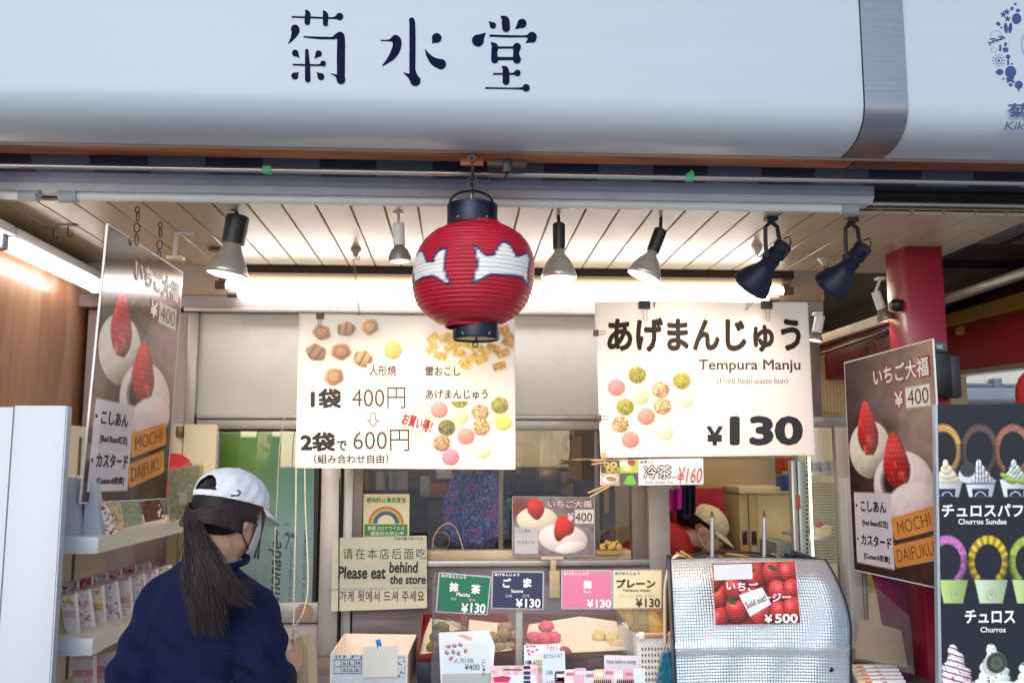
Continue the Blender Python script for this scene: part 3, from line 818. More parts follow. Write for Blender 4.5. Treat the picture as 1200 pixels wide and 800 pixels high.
for xx in (6.9, 7.6): b.box((xx, 12.8, zz - 0.09), (xx + 0.12, 12.95, zz + 0.06), 0.01)
tag(b.build('pipe', mat('grey_pipe', '6e6f78', rough=0.5)), 'grey pipe with brackets running along the pale far wall', 'pipe')
b = MB(); b.box((4, 12.4, zat(470, 12.6, 1160)), (11, 12.95, zat(455, 12.6, 1160)), 0.02)
tag(b.build('far_ledge', mat('grey_ledge', '7f838e', rough=0.5, var=0.1)), 'grey ledge under the pipe on the pale far wall', 'ledge')

# counter ---------------------------------------------------------------
b = MB(); b.box((-1.0, 3.42, 0.12), (1.75, 4.06, 0.762)); 
ct = tag(b.build('counter', mat('counter_front', 'a39a94', rough=0.5, var=0.1)), 'long grey sales counter below the windows with a dark wood grained top', 'counter')
b = MB(); b.box((-1.02, 3.40, 0.765), (1.77, 4.075, 0.795), 0.004)
b.build('worktop', wood('counter_vinyl', '4f474a', '7a7072', axis='x', scale=2.0, rough=0.4), ct)
# ================================================================== HANGING THINGS
def ring(b, c, R, r, M=None, sx=1.0, sy=1.0, seg=20):
    M = M or Matrix.Identity(3)
    pts = [Vector(c) + M @ Vector((R * sx * math.cos(t), 0, R * sy * math.sin(t))) for t in (2 * math.pi * q / seg for q in range(seg + 1))]
    b.tube(pts, r, 6, cap=False)

# red paper lantern --------------------------------------------------------
YL = 2.85
lc = at(555, 322, YL)
lan = thing('paper_lantern', 'round red paper lantern with white crown shapes and dark metal rings, hanging in the centre', 'lantern', (lc.x, lc.y, lc.z - 0.21))
mpx = (at(655, 322, YL) - at(555, 322, YL)).length / 100
RB = 70.5 * mpx
ztop, zbot = at(555, 262, YL).z, at(555, 384, YL).z
nz_, na = 26 * 8 + 1, 144
def lan_pt(a, t):
    zz = ztop + (zbot - ztop) * t
    s_ = (t - 0.5) * 2
    r0 = RB * (1 - abs(s_) ** 2.5) ** (1 / 2.35) if abs(s_) < 1 else 0
    r0 = max(r0, 29 * mpx)
    ribp = (t * 26) % 1.0
    r0 += 0.0016 * mnoise.noise(Vector((a * 1.3, math.floor(t * 26) * 3.7, 0))) + 0.002 * mnoise.noise(Vector((math.cos(a) * 1.5, math.sin(a) * 1.5, t * 4)))
    r0 += 0.0042 * (math.sin(math.pi * ribp) ** 0.6 - 0.7)
    tilt = -0.010 * s_
    return Vector((lc.x + r0 * math.cos(a) + tilt, lc.y + r0 * math.sin(a), zz))
V = [[lan_pt(2 * math.pi * i / na, j / (nz_ - 1)) for j in range(nz_)] for i in range(na)]
pos = np.array([[tuple(p) for p in row] for row in V]).reshape(-1, 3)
d_ = pos - np.array(EYE); z_d = d_ @ np.array(fwd)
A = 600 + F_PX * (d_ @ np.array(rgt)) / z_d; B = 400 - F_PX * (d_ @ np.array(upv)) / z_d
def zp(l): return [(440 + x / 3.2, 170 + y / 3.2) for x, y in l]
CR = zp([(358, 374), (385, 379), (402, 398), (415, 409), (440, 408), (452, 385), (466, 364), (484, 357), (505, 368), (520, 388), (530, 412), (548, 408), (560, 402), (577, 400), (584, 430), (578, 470), (576, 548), (560, 520), (548, 499), (500, 492), (432, 488), (405, 503), (385, 514), (354, 518), (370, 480), (377, 440), (372, 400)])
CL = zp([(271, 382), (263, 420), (263, 460), (272, 495), (290, 524), (258, 522), (235, 505), (215, 494), (180, 500), (160, 512), (140, 530), (136, 470), (140, 425), (155, 398), (170, 390), (184, 398), (194, 432), (214, 432), (222, 405), (240, 388)])
front = pos[:, 1] < lc.y + 0.06
img = np.tile(K('b50f2c'), (len(pos), 1)) * (0.92 + 0.16 * fbm(np.arctan2(pos[:, 1] - lc.y, pos[:, 0] - lc.x) * 12, pos[:, 2] * 40)[:, None])
for poly_ in (CR, CL):
    sdv = polysd(A, B, poly_)
    img = over(img, np.clip(sdv / 0.7 + 0.5, 0, 1) * front, '26355e')
    img = over(img, np.clip((sdv - 2.6) / 0.7 + 0.5, 0, 1) * front, 'eceae6')
ribn = np.tile(((np.arange(nz_) / (nz_ - 1) * 26) % 1.0), na)
rl = np.where(img <= 0.04045, img / 12.92, ((img + 0.055) / 1.055) ** 2.4)
idx = np.arange(na * nz_).reshape(na, nz_)
f = np.stack([idx, np.roll(idx, -1, 0)], -1)
fa = np.stack([idx[:, :-1], np.roll(idx, -1, 0)[:, :-1], np.roll(idx, -1, 0)[:, 1:], idx[:, 1:]], -1).reshape(-1, 4)
me = bpy.data.meshes.new('shade'); me.from_pydata((pos - np.array(lan.location)).tolist(), [], fa[:, ::-1].tolist())
ca = me.color_attributes.new('Ink', 'FLOAT_COLOR', 'POINT'); ca.data.foreach_set('color', np.concatenate([rl, np.ones((len(rl), 1))], 1).astype(np.float32).ravel())
me.materials.append(print_mat('lantern_paper', rough=0.42)); me.shade_smooth(); me.update()
o = bpy.data.objects.new('shade', me); COL.objects.link(o); o.parent = lan
lan_metal = mat('lantern_ring_metal', '2b3140', rough=0.32, metal=0.7, var=0.25, scale=9, stretch=(1, 1, 12))
def vz(y): return at(555, y, YL).z
tx = lc.x - 0.008
for nm, x_, y0, y1, rr in (('top_ring', tx + 0.003, 241, 265, 29.5), ('bottom_ring', lc.x + 0.008, 380, 398, 27)):
    b = MB(); R = rr * mpx
    z1, z0 = vz(y0), vz(y1)
    b.lathe([(R - 0.004, z0), (R, z0 - 0.0005), (R + 0.001, z0 + 0.004), (R, (z0 + z1) / 2), (R + 0.001, z1 - 0.004), (R, z1), (R - 0.004, z1)], Matrix.Translation((x_, lc.y, 0)), 48, cap=False)
    b.lathe([(0.0005, z0 + 0.004), (R - 0.003, z0 + 0.004)] , Matrix.Translation((x_, lc.y, 0)), 32, cap=False)
    rg = b.build(nm, lan_metal, lan, sharp=30)
    b = MB()
    for aa in (-2.15, -1.0):
        b.ball((x_ + (R + 0.002) * math.cos(aa), lc.y + (R + 0.002) * math.sin(aa), z0 + 0.012), 0.005, 1)
    b.build('rivet', steel, rg)
b = MB()
hx = tx
pts = [Vector((hx + 25.5 * mpx * math.cos(t), lc.y, vz(243) + (vz(224) - vz(243)) * (math.sin(t)) ** 0.7)) for t in (math.pi * q / 16 for q in range(17))]
b.tube(pts, 0.004, 8); b.build('handle', dark_metal, lan)
b = MB(); b.tube([(hx, lc.y, vz(242)), (hx, lc.y, vz(228))], 0.006, 10); b.build('stem', steel, lan)
b = MB(); ring(b, at(557, 404, YL), 0.008, 0.002); ring(b, at(558, 399, YL), 0.006, 0.0018, Matrix.Rotation(1.2, 3, 'Z')); b.build('tassel_ring', dark_metal, lan)
# hook that carries it
hk = thing('lantern_hook', 'steel swivel hook screwed to the orange beam, holding up the red lantern', 'hook', at(553, 187, 2.715))
b = MB(); p = at(553, 190, 2.715); b.box((p.x - 0.035, 2.708, p.z - 0.012), (p.x + 0.035, 2.719, p.z + 0.012), 0.002); b.build('plate', beam_wood, hk)
b = MB(); ring(b, at(553, 185, 2.70), 0.009, 0.0035)
q0, q1, q2 = at(553, 189, 2.70), at(553, 215, 2.80), at(555, 226, YL)
b.tube([q0, (q0 + q1) / 2 + Vector((0.004, 0, 0)), q1], 0.0042, 8); b.build('swivel', steel, hk)
b = MB(); ring(b, at(554, 214, 2.80), 0.018, 0.0016, None, 0.9, 1.1); b.tube([q1, q2], 0.005, 8); b.build('ring', steel, hk)
pl = thing('bracket', 'small brown steel bracket with black cable on the orange beam beside the lantern hook', 'bracket', at(592, 192, 2.71))
b = MB(); p = at(594, 192, 2.712); b.box((p.x - 0.06, 2.70, p.z - 0.011), (p.x + 0.06, 2.718, p.z + 0.011), 0.003); b.build('plate', mat('brown_steel', '4a3a34', rough=0.5, metal=0.4), pl)
b = MB(); b.box((p.x - 0.013, 2.685, p.z - 0.035), (p.x + 0.013, 2.70, p.z + 0.008), 0.003)
b.tube([p + Vector((0, -0.02, -0.035)), p + Vector((-0.01, -0.01, -0.055)), p + Vector((-0.05, 0.0, -0.05))], 0.004, 6); b.build('cable_grip', black_pl, pl)

# lamps ------------------------------------------------------------------------
warm = (1.0, 0.82, 0.62)
silver_bulb = mat('silvered_bulb', 'b9b2aa', rough=0.28, metal=0.5, var=0.08)
bulb_face = mat('lamp_face', 'ffe9c8', emit=1.6, emit_col=(1, 0.8, 0.55), var=0, rough=0.3)
lamp_beige = mat('beige_plastic', 'c9b79a', rough=0.45, var=0.05)
def axis_m(p, d):
    d = Vector(d).normalized(); q = (-d).to_track_quat('Z', 'Y')
    return Matrix.Translation(p) @ q.to_matrix().to_4x4()      # local -z points along d
def spot(root, p, d, power, size=95, blend=1.0, col=warm, rad_=0.03):
    ld = bpy.data.lights.new('lamp_light', 'SPOT'); ld.energy = power; ld.spot_size = rad(size); ld.spot_blend = blend; ld.color = col; ld.shadow_soft_size = rad_
    lo = bpy.data.objects.new('lamp_light', ld); COL.objects.link(lo); lo.parent = root
    lo.matrix_parent_inverse = Matrix.Translation(-Vector(root.location))
    lo.matrix_basis = axis_m(p, d)
def reflector_lamp(label, ptop, psock, pmouth, r_s, r_b, Y=3.12, power=12, aim=None, dy=0.0):
    """black socket lamp with silvered reflector bulb, pixel points along its axis"""
    T, S, Mo = at(*ptop, Y), at(*psock, Y), at(*pmouth, Y + dy)
    r = thing('reflector_lamp', label, 'lamp', (T.x, T.y, Mo.z), 'reflector lamps under the ceiling')
    k = Y / F_PX
    b = MB(); b.lathe([(0.011, 0), (0.011, 0.02), (0.016, 0.021), (0.016, 0.05)], Matrix.Translation((T.x, T.y, T.z - 0.02)), 14)
    b.tube([T, T.lerp(S, 0.5), S], 0.006, 8); b.build('mount', black_pl, r)
    d = (Mo - S).normalized(); Lh = (Mo - S).length
    M = axis_m(S, d)
    sl = Lh * 0.46
    b = MB(); b.lathe([(r_s * k * 0.8, 0.004), (r_s * k, 0.0), (r_s * k, -sl * 0.5), (r_s * k * 0.97, -sl)], M, 24); b.build('socket', black_pl, r, sharp=30)
    R = r_b * k
    pr = [(r_s * k * 0.72, -sl * 0.98), (r_s * k * 0.8, -sl * 1.15), (R * 0.62, -sl - (Lh - sl) * 0.38), (R * 0.86, -sl - (Lh - sl) * 0.66), (R * 0.985, -Lh * 0.93), (R, -Lh * 0.965), (R * 0.96, -Lh)]
    b = MB(); b.lathe(pr, M, 36, cap=False); b.build('bulb', silver_bulb, r)
    b = MB(); b.lathe([(R * 0.965, -Lh * 1.001), (R * 0.7, -Lh * 1.03), (R * 0.3, -Lh * 1.05), (0.0005, -Lh * 1.055)], M, 36, cap=False); b.build('bulb_face', bulb_face, r)
    if power: spot(r, Mo + d * 0.02, aim or d, power)
    return r
reflector_lamp('reflector lamp with fat black socket, leftmost lamp under the ceiling', (274, 241), (279, 254), (266, 322), 13.5, 24, power=9, aim=(0.25, 0.6, -0.75))
reflector_lamp('upright reflector lamp with frosted bulb just right of the red lantern', (654, 246), (655, 263), (655, 326), 7.5, 21.5, power=10, aim=(0.1, 0.15, -1))
reflector_lamp('tilted reflector lamp with frosted bulb above the left part of the single price sign', (775, 247), (774, 270), (754, 324), 7.8, 20.5, power=6, aim=(-0.1, 0.5, -0.9))
def led_lamp(label, ptop, body0, body1, mouth, r_body, r_fin, Y, power=0, aim=None):
    T, A_, B_, Mo = at(*ptop, Y), at(*body0, Y), at(*body1, Y), at(*mouth, Y)
    k = Y / F_PX
    r = thing('led_lamp', label, 'lamp', (T.x, T.y, Mo.z), 'white LED lamps')
    b = MB(); b.box((T.x - 0.018, T.y - 0.018, T.z - 0.012), (T.x + 0.018, T.y + 0.018, T.z), 0.003); b.tube([T + Vector((0, 0, -0.01)), A_], 0.006, 8); b.build('mount', white_pl, r)
    d = (B_ - A_).normalized(); M = axis_m(A_, d); Lb = (B_ - A_).length
    b = MB(); b.lathe([(r_body * k * 0.6, 0.002), (r_body * k, 0), (r_body * k, -Lb)], M, 20); b.build('body', white_pl, r, sharp=30)
    Lf = (Mo - B_).length
    b = MB(); prf = [(r_body * k * 0.7, -Lb), (r_fin * k * 0.75, -Lb - Lf * 0.3), (r_fin * k, -Lb - Lf * 0.75), (r_fin * k * 0.95, -Lb - Lf)]
    b.lathe([(a * 0.88, h) for a, h in prf], M, 24)
    for q in range(24):
        t = 2 * math.pi * q / 24; u = Vector((math.cos(t), math.sin(t), 0))
        b.poly([M @ Vector((u.x * a, u.y * a, h)) for a, h in prf] + [M @ Vector((u.x * a * 0.5, u.y * a * 0.5, h)) for a, h in prf[::-1]], 0.0016)
    b.build('heat_sink', mat('grey_heat_sink', '9a958f', rough=0.4, metal=0.3), r)
    b = MB(); b.lathe([(r_fin * k * 0.85, -Lb - Lf - 0.001), (0.0005, -Lb - Lf - 0.002)], M, 24, cap=False); b.build('lens', bulb_face, r)
    if power: spot(r, Mo + d * 0.015, aim or d, power, 100)
led_lamp('white LED lamp hanging straight down just left of the red lantern', (467, 247), (467, 262), (468, 288), (469, 306), 7, 13.5, 3.12, 12, aim=(0.05, 0.5, -0.8))
led_lamp('white LED lamp beside the right edge of the single price sign', (958, 366), (961, 370), (957, 390), (956, 399), 6, 8.5, 3.75)
led_lamp('white LED lamp with ribbed head on the crimson pillar side', (1031, 325), (1026, 342), (1033, 362), (1036, 376), 5.5, 9, 3.66, 5, aim=(-0.5, -0.3, -0.8))
blue_metal = mat('blue_black_metal', '101a30', rough=0.5, metal=0.2, var=0.3, scale=18, bump=0.15, bscale=90)
def clamp_spot(label, ox, oy, Y, power, aim):
    def p(x, y, dy=0.0): return at(840 + (x + ox) / 4.21, 230 + (y + oy) / 4.21, Y + dy)
    r = thing('track_spotlight', label, 'lamp', p(270, 500), 'dark blue track spotlights')
    b = MB(); t = p(266, 85); b.box((t.x - 0.02, t.y - 0.02, t.z - 0.028), (t.x + 0.02, t.y + 0.02, t.z), 0.003); b.tube([t - Vector((0, 0, 0.02)), p(268, 135)], 0.012, 10); b.build('track_adapter', black_pl, r)
    b = MB()
    for pts in ([(262, 130), (240, 150), (240, 220), (245, 290)], [(272, 130), (298, 150), (304, 190), (312, 225)]):
        b.tube([p(*q, 0.012 if i > 1 else 0) for i, q in enumerate(pts)], 0.0075, 8)
    b.build('yoke', dark_metal, r)
    b = MB(); pk = p(240, 292, -0.012); b.lathe([(0.009, -0.01), (0.012, -0.006), (0.012, 0.006), (0.009, 0.01)], Matrix.Translation(pk) @ Matrix.Rotation(rad(90), 4, 'X'), 14); b.build('knob', dark_metal, r)
    P0, P1 = p(335, 235), p(165, 445, 0.12)
    d = (P1 - P0).normalized(); M = axis_m(P0, d); L_ = (P1 - P0).length
    k = Y / F_PX / 4.21
    b = MB(); pr = [(38 * k, 0.0), (46 * k, -0.006), (46 * k, -0.02), (40 * k, -0.022), (40 * k, -0.034), (47 * k, -0.036), (47 * k, -0.052), (40 * k, -0.054), (40 * k, -0.066), (45 * k, -0.068), (44 * k, -0.10)]
    b.lathe(pr, M, 24); b.build('body', blue_metal, r, sharp=30)
    b = MB(); pr = [(44 * k, -0.098), (52 * k, -0.115), (80 * k, -L_ * 0.74), (100 * k, -L_ * 0.9), (104 * k, -L_ * 0.99), (102 * k, -L_), (96 * k, -L_ * 0.98), (70 * k, -L_ * 0.74), (40 * k, -0.12), (0.0005, -0.12)]
    b.lathe(pr, M, 36, cap=False); b.build('shade', blue_metal, r, sharp=50)
    b = MB(); b.ball(M @ Vector((0, 0, -L_ * 0.78)), 0.026, 2); b.build('bulb', mat('dim_bulb', 'f3dcb5', emit=2.0, emit_col=(1, 0.8, 0.55), var=0), r)
    b = MB(); b.tube([p(330, 210), p(358, 200), p(366, 225), p(352, 262)], 0.003, 6); b.tube([p(345, 250, -0.02), p(352, 285, -0.02), p(330, 300, -0.01)], 0.003, 6); b.build('cable', black_pl, r)
    if power: spot(r, P1 + d * 0.02, aim, power, 110)
clamp_spot('dark blue cone spotlight on a yoke above the right part of the single price sign', 0, 0, 3.10, 4.2, (-0.45, 0.62, -0.55))
clamp_spot('dark blue cone spotlight with paint flecks, nearest the crimson pillar', 395, 8, 3.10, 4.5, (-0.62, 0.55, -0.55))

# small ceiling fittings ---------------------------------------------------------
def ceil_pt(px, py): return atz(px, py, 2.441)
def ceiling_hook(label, px, py, m, R=0.022, plate=False):
    c = ceil_pt(px, py); r = thing('ceiling_hook', label, 'hook', c - Vector((0, 0, 0.05)))
    b = MB()
    if plate: b.box((c.x - 0.035, c.y - 0.012, c.z - 0.005), (c.x + 0.035, c.y + 0.012, c.z), 0.002)
    else: b.lathe([(R, 0), (R * 0.95, -0.006), (R * 0.5, -0.018), (R * 0.42, -0.03), (0.0005, -0.031)], Matrix.Translation(c), 20)
    b.build('rose', m, r)
    b = MB(); b.tube([c - Vector((0, 0, 0.004)), c - Vector((0, 0, 0.03)), c - Vector((-0.004, 0, 0.042)), c - Vector((-0.014, 0, 0.042)), c - Vector((-0.016, 0, 0.03))], 0.0022, 6); b.build('hook', dark_metal, r)
ceiling_hook('beige rose hook on the ceiling above the bags price sign', 417, 292, lamp_beige)
ceiling_hook('white rose hook on the ceiling behind the dark blue spotlight', 887, 289, white_pl)
ceiling_hook('cream rose hook on the ceiling between the two dark blue spotlights', 965, 303, cream_paint, 0.026)
ceiling_hook('grey plate hook on the ceiling at far left', 63, 267, alu, plate=True)
ceiling_hook('grey plate hook on the ceiling, right one of the pair at far left', 80, 264, alu, plate=True)
def bracket_arm():
    c = ceil_pt(207, 272); r = thing('cable_bracket', 'white angled bracket on the ceiling between the left poster and the leftmost lamp', 'bracket', c - Vector((0, 0, 0.1)))
    b = MB(); b.tube([c + Vector((0.06, 0, -0.003)), c + Vector((0, 0, -0.003)), c + Vector((-0.004, 0, -0.09))], 0.008, 8); b.build('arm', white_pl, r)
    b = MB(); b.box((c.x - 0.03, c.y - 0.02, c.z - 0.105), (c.x + 0.03, c.y + 0.02, c.z - 0.091), 0.004); b.build('foot', cream_paint, r)
bracket_arm()
b = MB(); c = ceil_pt(252, 291); b.lathe([(0.0005, -0.012), (0.026, -0.01), (0.03, 0)], Matrix.Translation(c), 24); tag(b.build('ceiling_button', mat('brown_disc', '6b3a30', rough=0.5)), 'flat brown disc on the ceiling behind the leftmost lamp', 'ceiling disc')

# price signs -------------------------------------------------------------------
board_m = mat('foam_board', 'ece4dc', rough=0.35, var=0.02, coat=0.15)
clip_black = mat('clip_black', '1a1a1f', rough=0.35, metal=0.3)
def binder_clip(label, board, px, py, m=None, sz=0.03, down=True):
    c = board.P(px, py, 0.0); r = thing('binder_clip', label, 'clip', c)
    s_ = sz
    b = MB(); b.prism([(c.y - 0.009, c.z + 0.006), (c.y + 0.009, c.z + 0.006), (c.y + 0.003, c.z - s_ * 0.62), (c.y - 0.006, c.z - s_ * 0.62)], c.x - s_ / 2, c.x + s_ / 2, smooth=False); b.build('body', m or clip_black, r, sharp=20)
    b = MB(); y = c.y - 0.010
    b.tube([(c.x - s_ * 0.22, y, c.z - s_ * 0.5), (c.x - s_ * 0.12, y - 0.004, c.z - s_ * 1.3), (c.x - s_ * 0.2, y - 0.005, c.z - s_ * 1.55), (c.x, y - 0.006, c.z - s_ * 1.75), (c.x + s_ * 0.2, y - 0.005, c.z - s_ * 1.55), (c.x + s_ * 0.12, y - 0.004, c.z - s_ * 1.3), (c.x + s_ * 0.22, y, c.z - s_ * 0.5)], 0.0012, 6); b.build('wire_handle', steel, r)
def cord(label, pts, r=0.002, m=None, cat='cord', name='cord'):
    b = MB(); P = [Vector(p) for p in pts]; out = []
    for i in range(len(P) - 1):
        for k_ in range(8):
            t = k_ / 8; a = P[max(0, i - 1)]; q1_, q2_, d2 = P[i], P[i + 1], P[min(len(P) - 1, i + 2)]
            out.append(0.5 * ((2 * q1_) + (-a + q2_) * t + (2 * a - 5 * q1_ + 4 * q2_ - d2) * t * t + (-a + 3 * q1_ - 3 * q2_ + d2) * t ** 3))
    out.append(P[-1]); b.tube(out, r, 6)
    return tag(b.build(name, m or mat('cotton_cord', 'd8cdb4', rough=0.8, var=0.1)), label, cat)
def board_thing(name, label, cat, quad, Y, m=board_m, thick=0.005, u=None, v=None, group=None):
    c = at((quad[2][0] + quad[3][0]) / 2, (quad[2][1] + quad[3][1]) / 2, Y)
    r = thing(name, label, cat, c, group)
    B_ = Board(r, at(quad[0][0], quad[0][1], Y), u or (1, 0, 0), v or (0, 0, -1))
    pts = []
    n = len(quad)
    for i in range(n):                                           # slightly rounded corners
        p, a, c_ = Vector(quad[i]), Vector(quad[i - 1]), Vector(quad[(i + 1) % n])
        for t in (0, 0.5, 1):
            e0 = p + (a - p).normalized() * 1.6; e1 = p + (c_ - p).normalized() * 1.6
            pts.append(tuple(e0.lerp(p, t * 0.7) if t < 0.5 else (e0.lerp(e1, 0.5).lerp(p, 0.4) if t == 0.5 else e1)))
    B_.slab('board', pts, m, thick)
    return r, B_
def bun(img, X, Y, cx, cy, r, kind, sd=0):
    base = {'pink': 'f08a80', 'rose': 'ee7f93', 'cream': 'f3e3a8', 'yellow': 'f2e26a', 'olive': 'a3972a', 'nut': 'd9ac7c', 'brown': 'b98a5c', 'dark': '6e6a2c', 'pale': 'f6e9c0'}[kind]
    img = over(img, np.clip(1.25 - np.hypot((X - cx - r * 0.25) / (r * 1.2), (Y - cy - r * 0.3) / (r * 1.15)), 0, 1) * 0.45, 'd8b591')
    m_, a, c_, q = ell(X, Y, cx, cy, r, r * 0.94, 0, 0.12)
    col = shade(base, a, c_, 0.22)
    n = fbm(X * 1.1 + sd * 7, Y * 1.1, sd)
    if kind in ('nut', 'brown', 'olive', 'dark'):
        sp = (fbm(X * 0.75 + sd, Y * 0.75, sd + 9, 2) - 0.36) * 9
        col = col * (1 - 0.62 * np.clip(sp, 0, 1)[:, None] * (np.array([0.6, 0.8, 0.95]) if kind != 'olive' else np.array([0.45, 0.4, 0.3])))
        col = col + 0.3 * np.clip((n - 0.56) * 9, 0, 1)[:, None] * np.array([1, 0.95, 0.8])
    else:
        col = col + (n - 0.47)[:, None] * 0.28
    return over(img, m_, np.clip(col, 0, 1))
def cookie(img, X, Y, cx, cy, rx, ry, rot, base, stripes, sd):
    img = over(img, np.clip(1.2 - np.hypot((X - cx - 2) / (rx * 1.15), (Y - cy - 2.5) / (ry * 1.2)), 0, 1) * 0.5, 'caa07a')
    m_, a, c_, q = ell(X, Y, cx, cy, rx, ry, rot, 0.12)
    bump_ = 1 + 0.05 * np.sin(np.arctan2(c_, a) * 5 + sd)
    m_ = np.clip((bump_ * 0.95 - q) / 0.12 + 0.5, 0, 1)
    col = shade(base, a, c_, 0.3)
    if stripes: col = col * (1 - 0.42 * np.clip(np.sin(a * stripes + c_ * 1.5 + sd) * 2 - 0.6, 0, 1)[:, None])
    else: col = col * (1 - 0.35 * np.clip(1 - np.abs(q - 0.62) * 7, 0, 1)[:, None])
    col = col * (0.86 + 0.3 * fbm(X * 0.6, Y * 0.6, sd)[:, None])
    return over(img, m_, col)
# sign 1: bags
Q1 = [(350.5, 367), (603.5, 372), (604, 550), (346, 548)]
s1, B1 = board_thing('price_sign', 'large white menu board of brown cakes and sweets by the bag, behind the red lantern', 'sign', Q1, 3.65)
def paint1(X, Y):
    img = np.tile(K('f8ede2'), (len(X), 1)) * (0.99 + 0.02 * fbm(X * 0.05, Y * 0.05)[:, None])
    Z = lambda x, y: (330 + x / 3.333, 340 + y / 3.333)
    for i, (x, y, rx, ry, ro, bs, st) in enumerate([(157, 165, 11, 9, 15, 'b8793f', 0), (252, 152, 11.5, 8.5, -5, 'bb7c42', 9), (345, 143, 10.5, 9.5, -30, 'd6a052', 0), (135, 243, 12.5, 10, 20, '9c5f31', 8),
            (232, 240, 12, 10, 0, 'b37440', 0), (318, 268, 11.5, 10, 15, 'cf9a52', 8), (205, 338, 12, 10.5, -20, 'bd7f48', 0)]):
        img = cookie(img, X, Y, *Z(x, y), rx, ry, ro, bs, st, i * 1.7)
    for x, y in ((435, 235),):
        m_, a, c_, q = ell(X, Y, *Z(x, y), 10.5, 10.5, 0, 0.1); img = over(img, m_, shade('ecc45a', a, c_, 0.2) * (0.75 + 0.5 * fbm(X * 0.9, Y * 0.9, 4)[:, None]))
    for i, (x, y) in enumerate([(590, 185), (640, 190), (585, 225), (620, 255), (660, 220), (695, 245), (745, 262), (715, 290), (780, 268), (825, 225), (865, 245), (885, 205), (850, 295), (790, 235), (865, 155), (890, 180), (700, 205), (740, 215), (660, 180)]):
        cx, cy = Z(x, y); m_ = rrect(X, Y, cx, cy, 7.6, 4.4, (i * 47) % 90 - 40, 1.2, 2)
        img = over(img, rrect(X, Y, cx + 1, cy + 1.6, 7.6, 4.4, (i * 47) % 90 - 40, 4, 2) * 0.4, 'cba46a')
        img = over(img, m_, (K('eecd6c') if x < 800 else K('dfa75a'))[None, :] * (0.62 + 0.72 * fbm(X * 0.55, Y * 0.55, i, 3)[:, None]))
    for i, (x, y, kd) in enumerate([(695, 428, 'olive'), (615, 467, 'pink'), (697, 492, 'cream'), (775, 478, 'nut'), (852, 450, 'olive'), (865, 515, 'yellow'), (645, 537, 'dark'), (780, 535, 'nut'), (720, 570, 'pink'), (625, 597, 'brown'), (785, 625, 'pale'), (660, 652, 'rose')]):
        img = bun(img, X, Y, *Z(x, y), 10.2, kd, i)
    for q in ((430, 426, 468, 443), (496, 427, 540, 442), (496, 453, 576, 470)): img = over(img, rect(X, Y, *q, 1.0), 'f7ecdd')
    for q in ((408, 452, 480, 480), (408, 500, 482, 529)): img = over(img, rect(X, Y, *q, 1.0), 'f5ecdf'); 
    st = [(489 + (21 if k_ % 2 == 0 else 13.5) * math.cos(k_ * math.pi / 13 + 0.2) * (1.0), 495 + (18 if k_ % 2 == 0 else 11.5) * math.sin(k_ * math.pi / 13 + 0.2)) for k_ in range(26)]
    sdv = polysd(X, Y, st); img = over(img, np.clip(sdv + 0.5, 0, 1), 'd99a35'); img = over(img, np.clip(sdv - 0.3, 0, 1), 'f7efe2')
    ar = [(434.5, 484), (440, 484), (440, 492), (444, 492), (437.3, 500), (430.5, 492), (434.5, 492)]
    sdv = polysd(X, Y, ar); img = over(img, np.clip(sdv + 0.9, 0, 1), '2a211f'); img = over(img, np.clip(sdv - 0.2, 0, 1), 'f4eae0')
    return img
B1.picture('print', [(352.5, 369), (602, 374), (602.5, 548), (348, 546)], paint1, 300, 210, m=print_mat('glossy_print', 0.3, 0.25))
T = B1.text
T('lettering', '人形焼', (432.5, 428, 464.5, 440), ink_brown, 0.02); T('lettering', '雷おこし', (498.5, 429.5, 539.5, 440.5), ink_brown, 0.02); T('lettering', 'あげまんじゅう', (499, 456, 571.5, 467.5), ink_brown, 0.02)
T('lettering', '1袋', (364, 455, 400, 478.5), ink_black, 0.045); T('lettering', '2袋', (352, 506, 393, 529), ink_black, 0.045); T('lettering', 'で', (394.5, 516, 406.5, 528), ink_black, 0.03)
T('price_lettering', '400円', (412.5, 453.5, 475, 478.5), ink_brown, -0.004); T('price_lettering', '600円', (414, 503, 479.5, 528.5), ink_brown, -0.004)
T('lettering', '（組み合わせ自由）', (368, 532, 455, 543), ink_black, 0.02); T('lettering', 'お買い得！', (471, 487.5, 507, 502.5), ink_red, 0.04, rot=17)
binder_clip('brown binder clip on the top left corner of the bags price sign', B1, 375.5, 368.5, mat('brown_clip', '6b5240', rough=0.4, metal=0.4), 0.03)
hook1 = ceil_pt(417, 292)
def bead_chain(label, p0, p1, r=0.0035):
    b = MB(); n = max(6, int((Vector(p1) - Vector(p0)).length / 0.011))
    for i in range(n):
        p = Vector(p0).lerp(Vector(p1), (i + 0.5) / n); ring(b, p, 0.0058, 0.0013, Matrix.Rotation((i % 2) * 1.57, 3, 'Z'), 0.7, 1.1, 10)
    return tag(b.build('chain', mat('chain_metal', '8f8478', rough=0.35, metal=0.8)), label, 'chain')
bead_chain('thin chain from the ceiling hook down to the bags price sign', hook1 - Vector((0.008, 0, 0.04)), at(421, 369, 3.645))
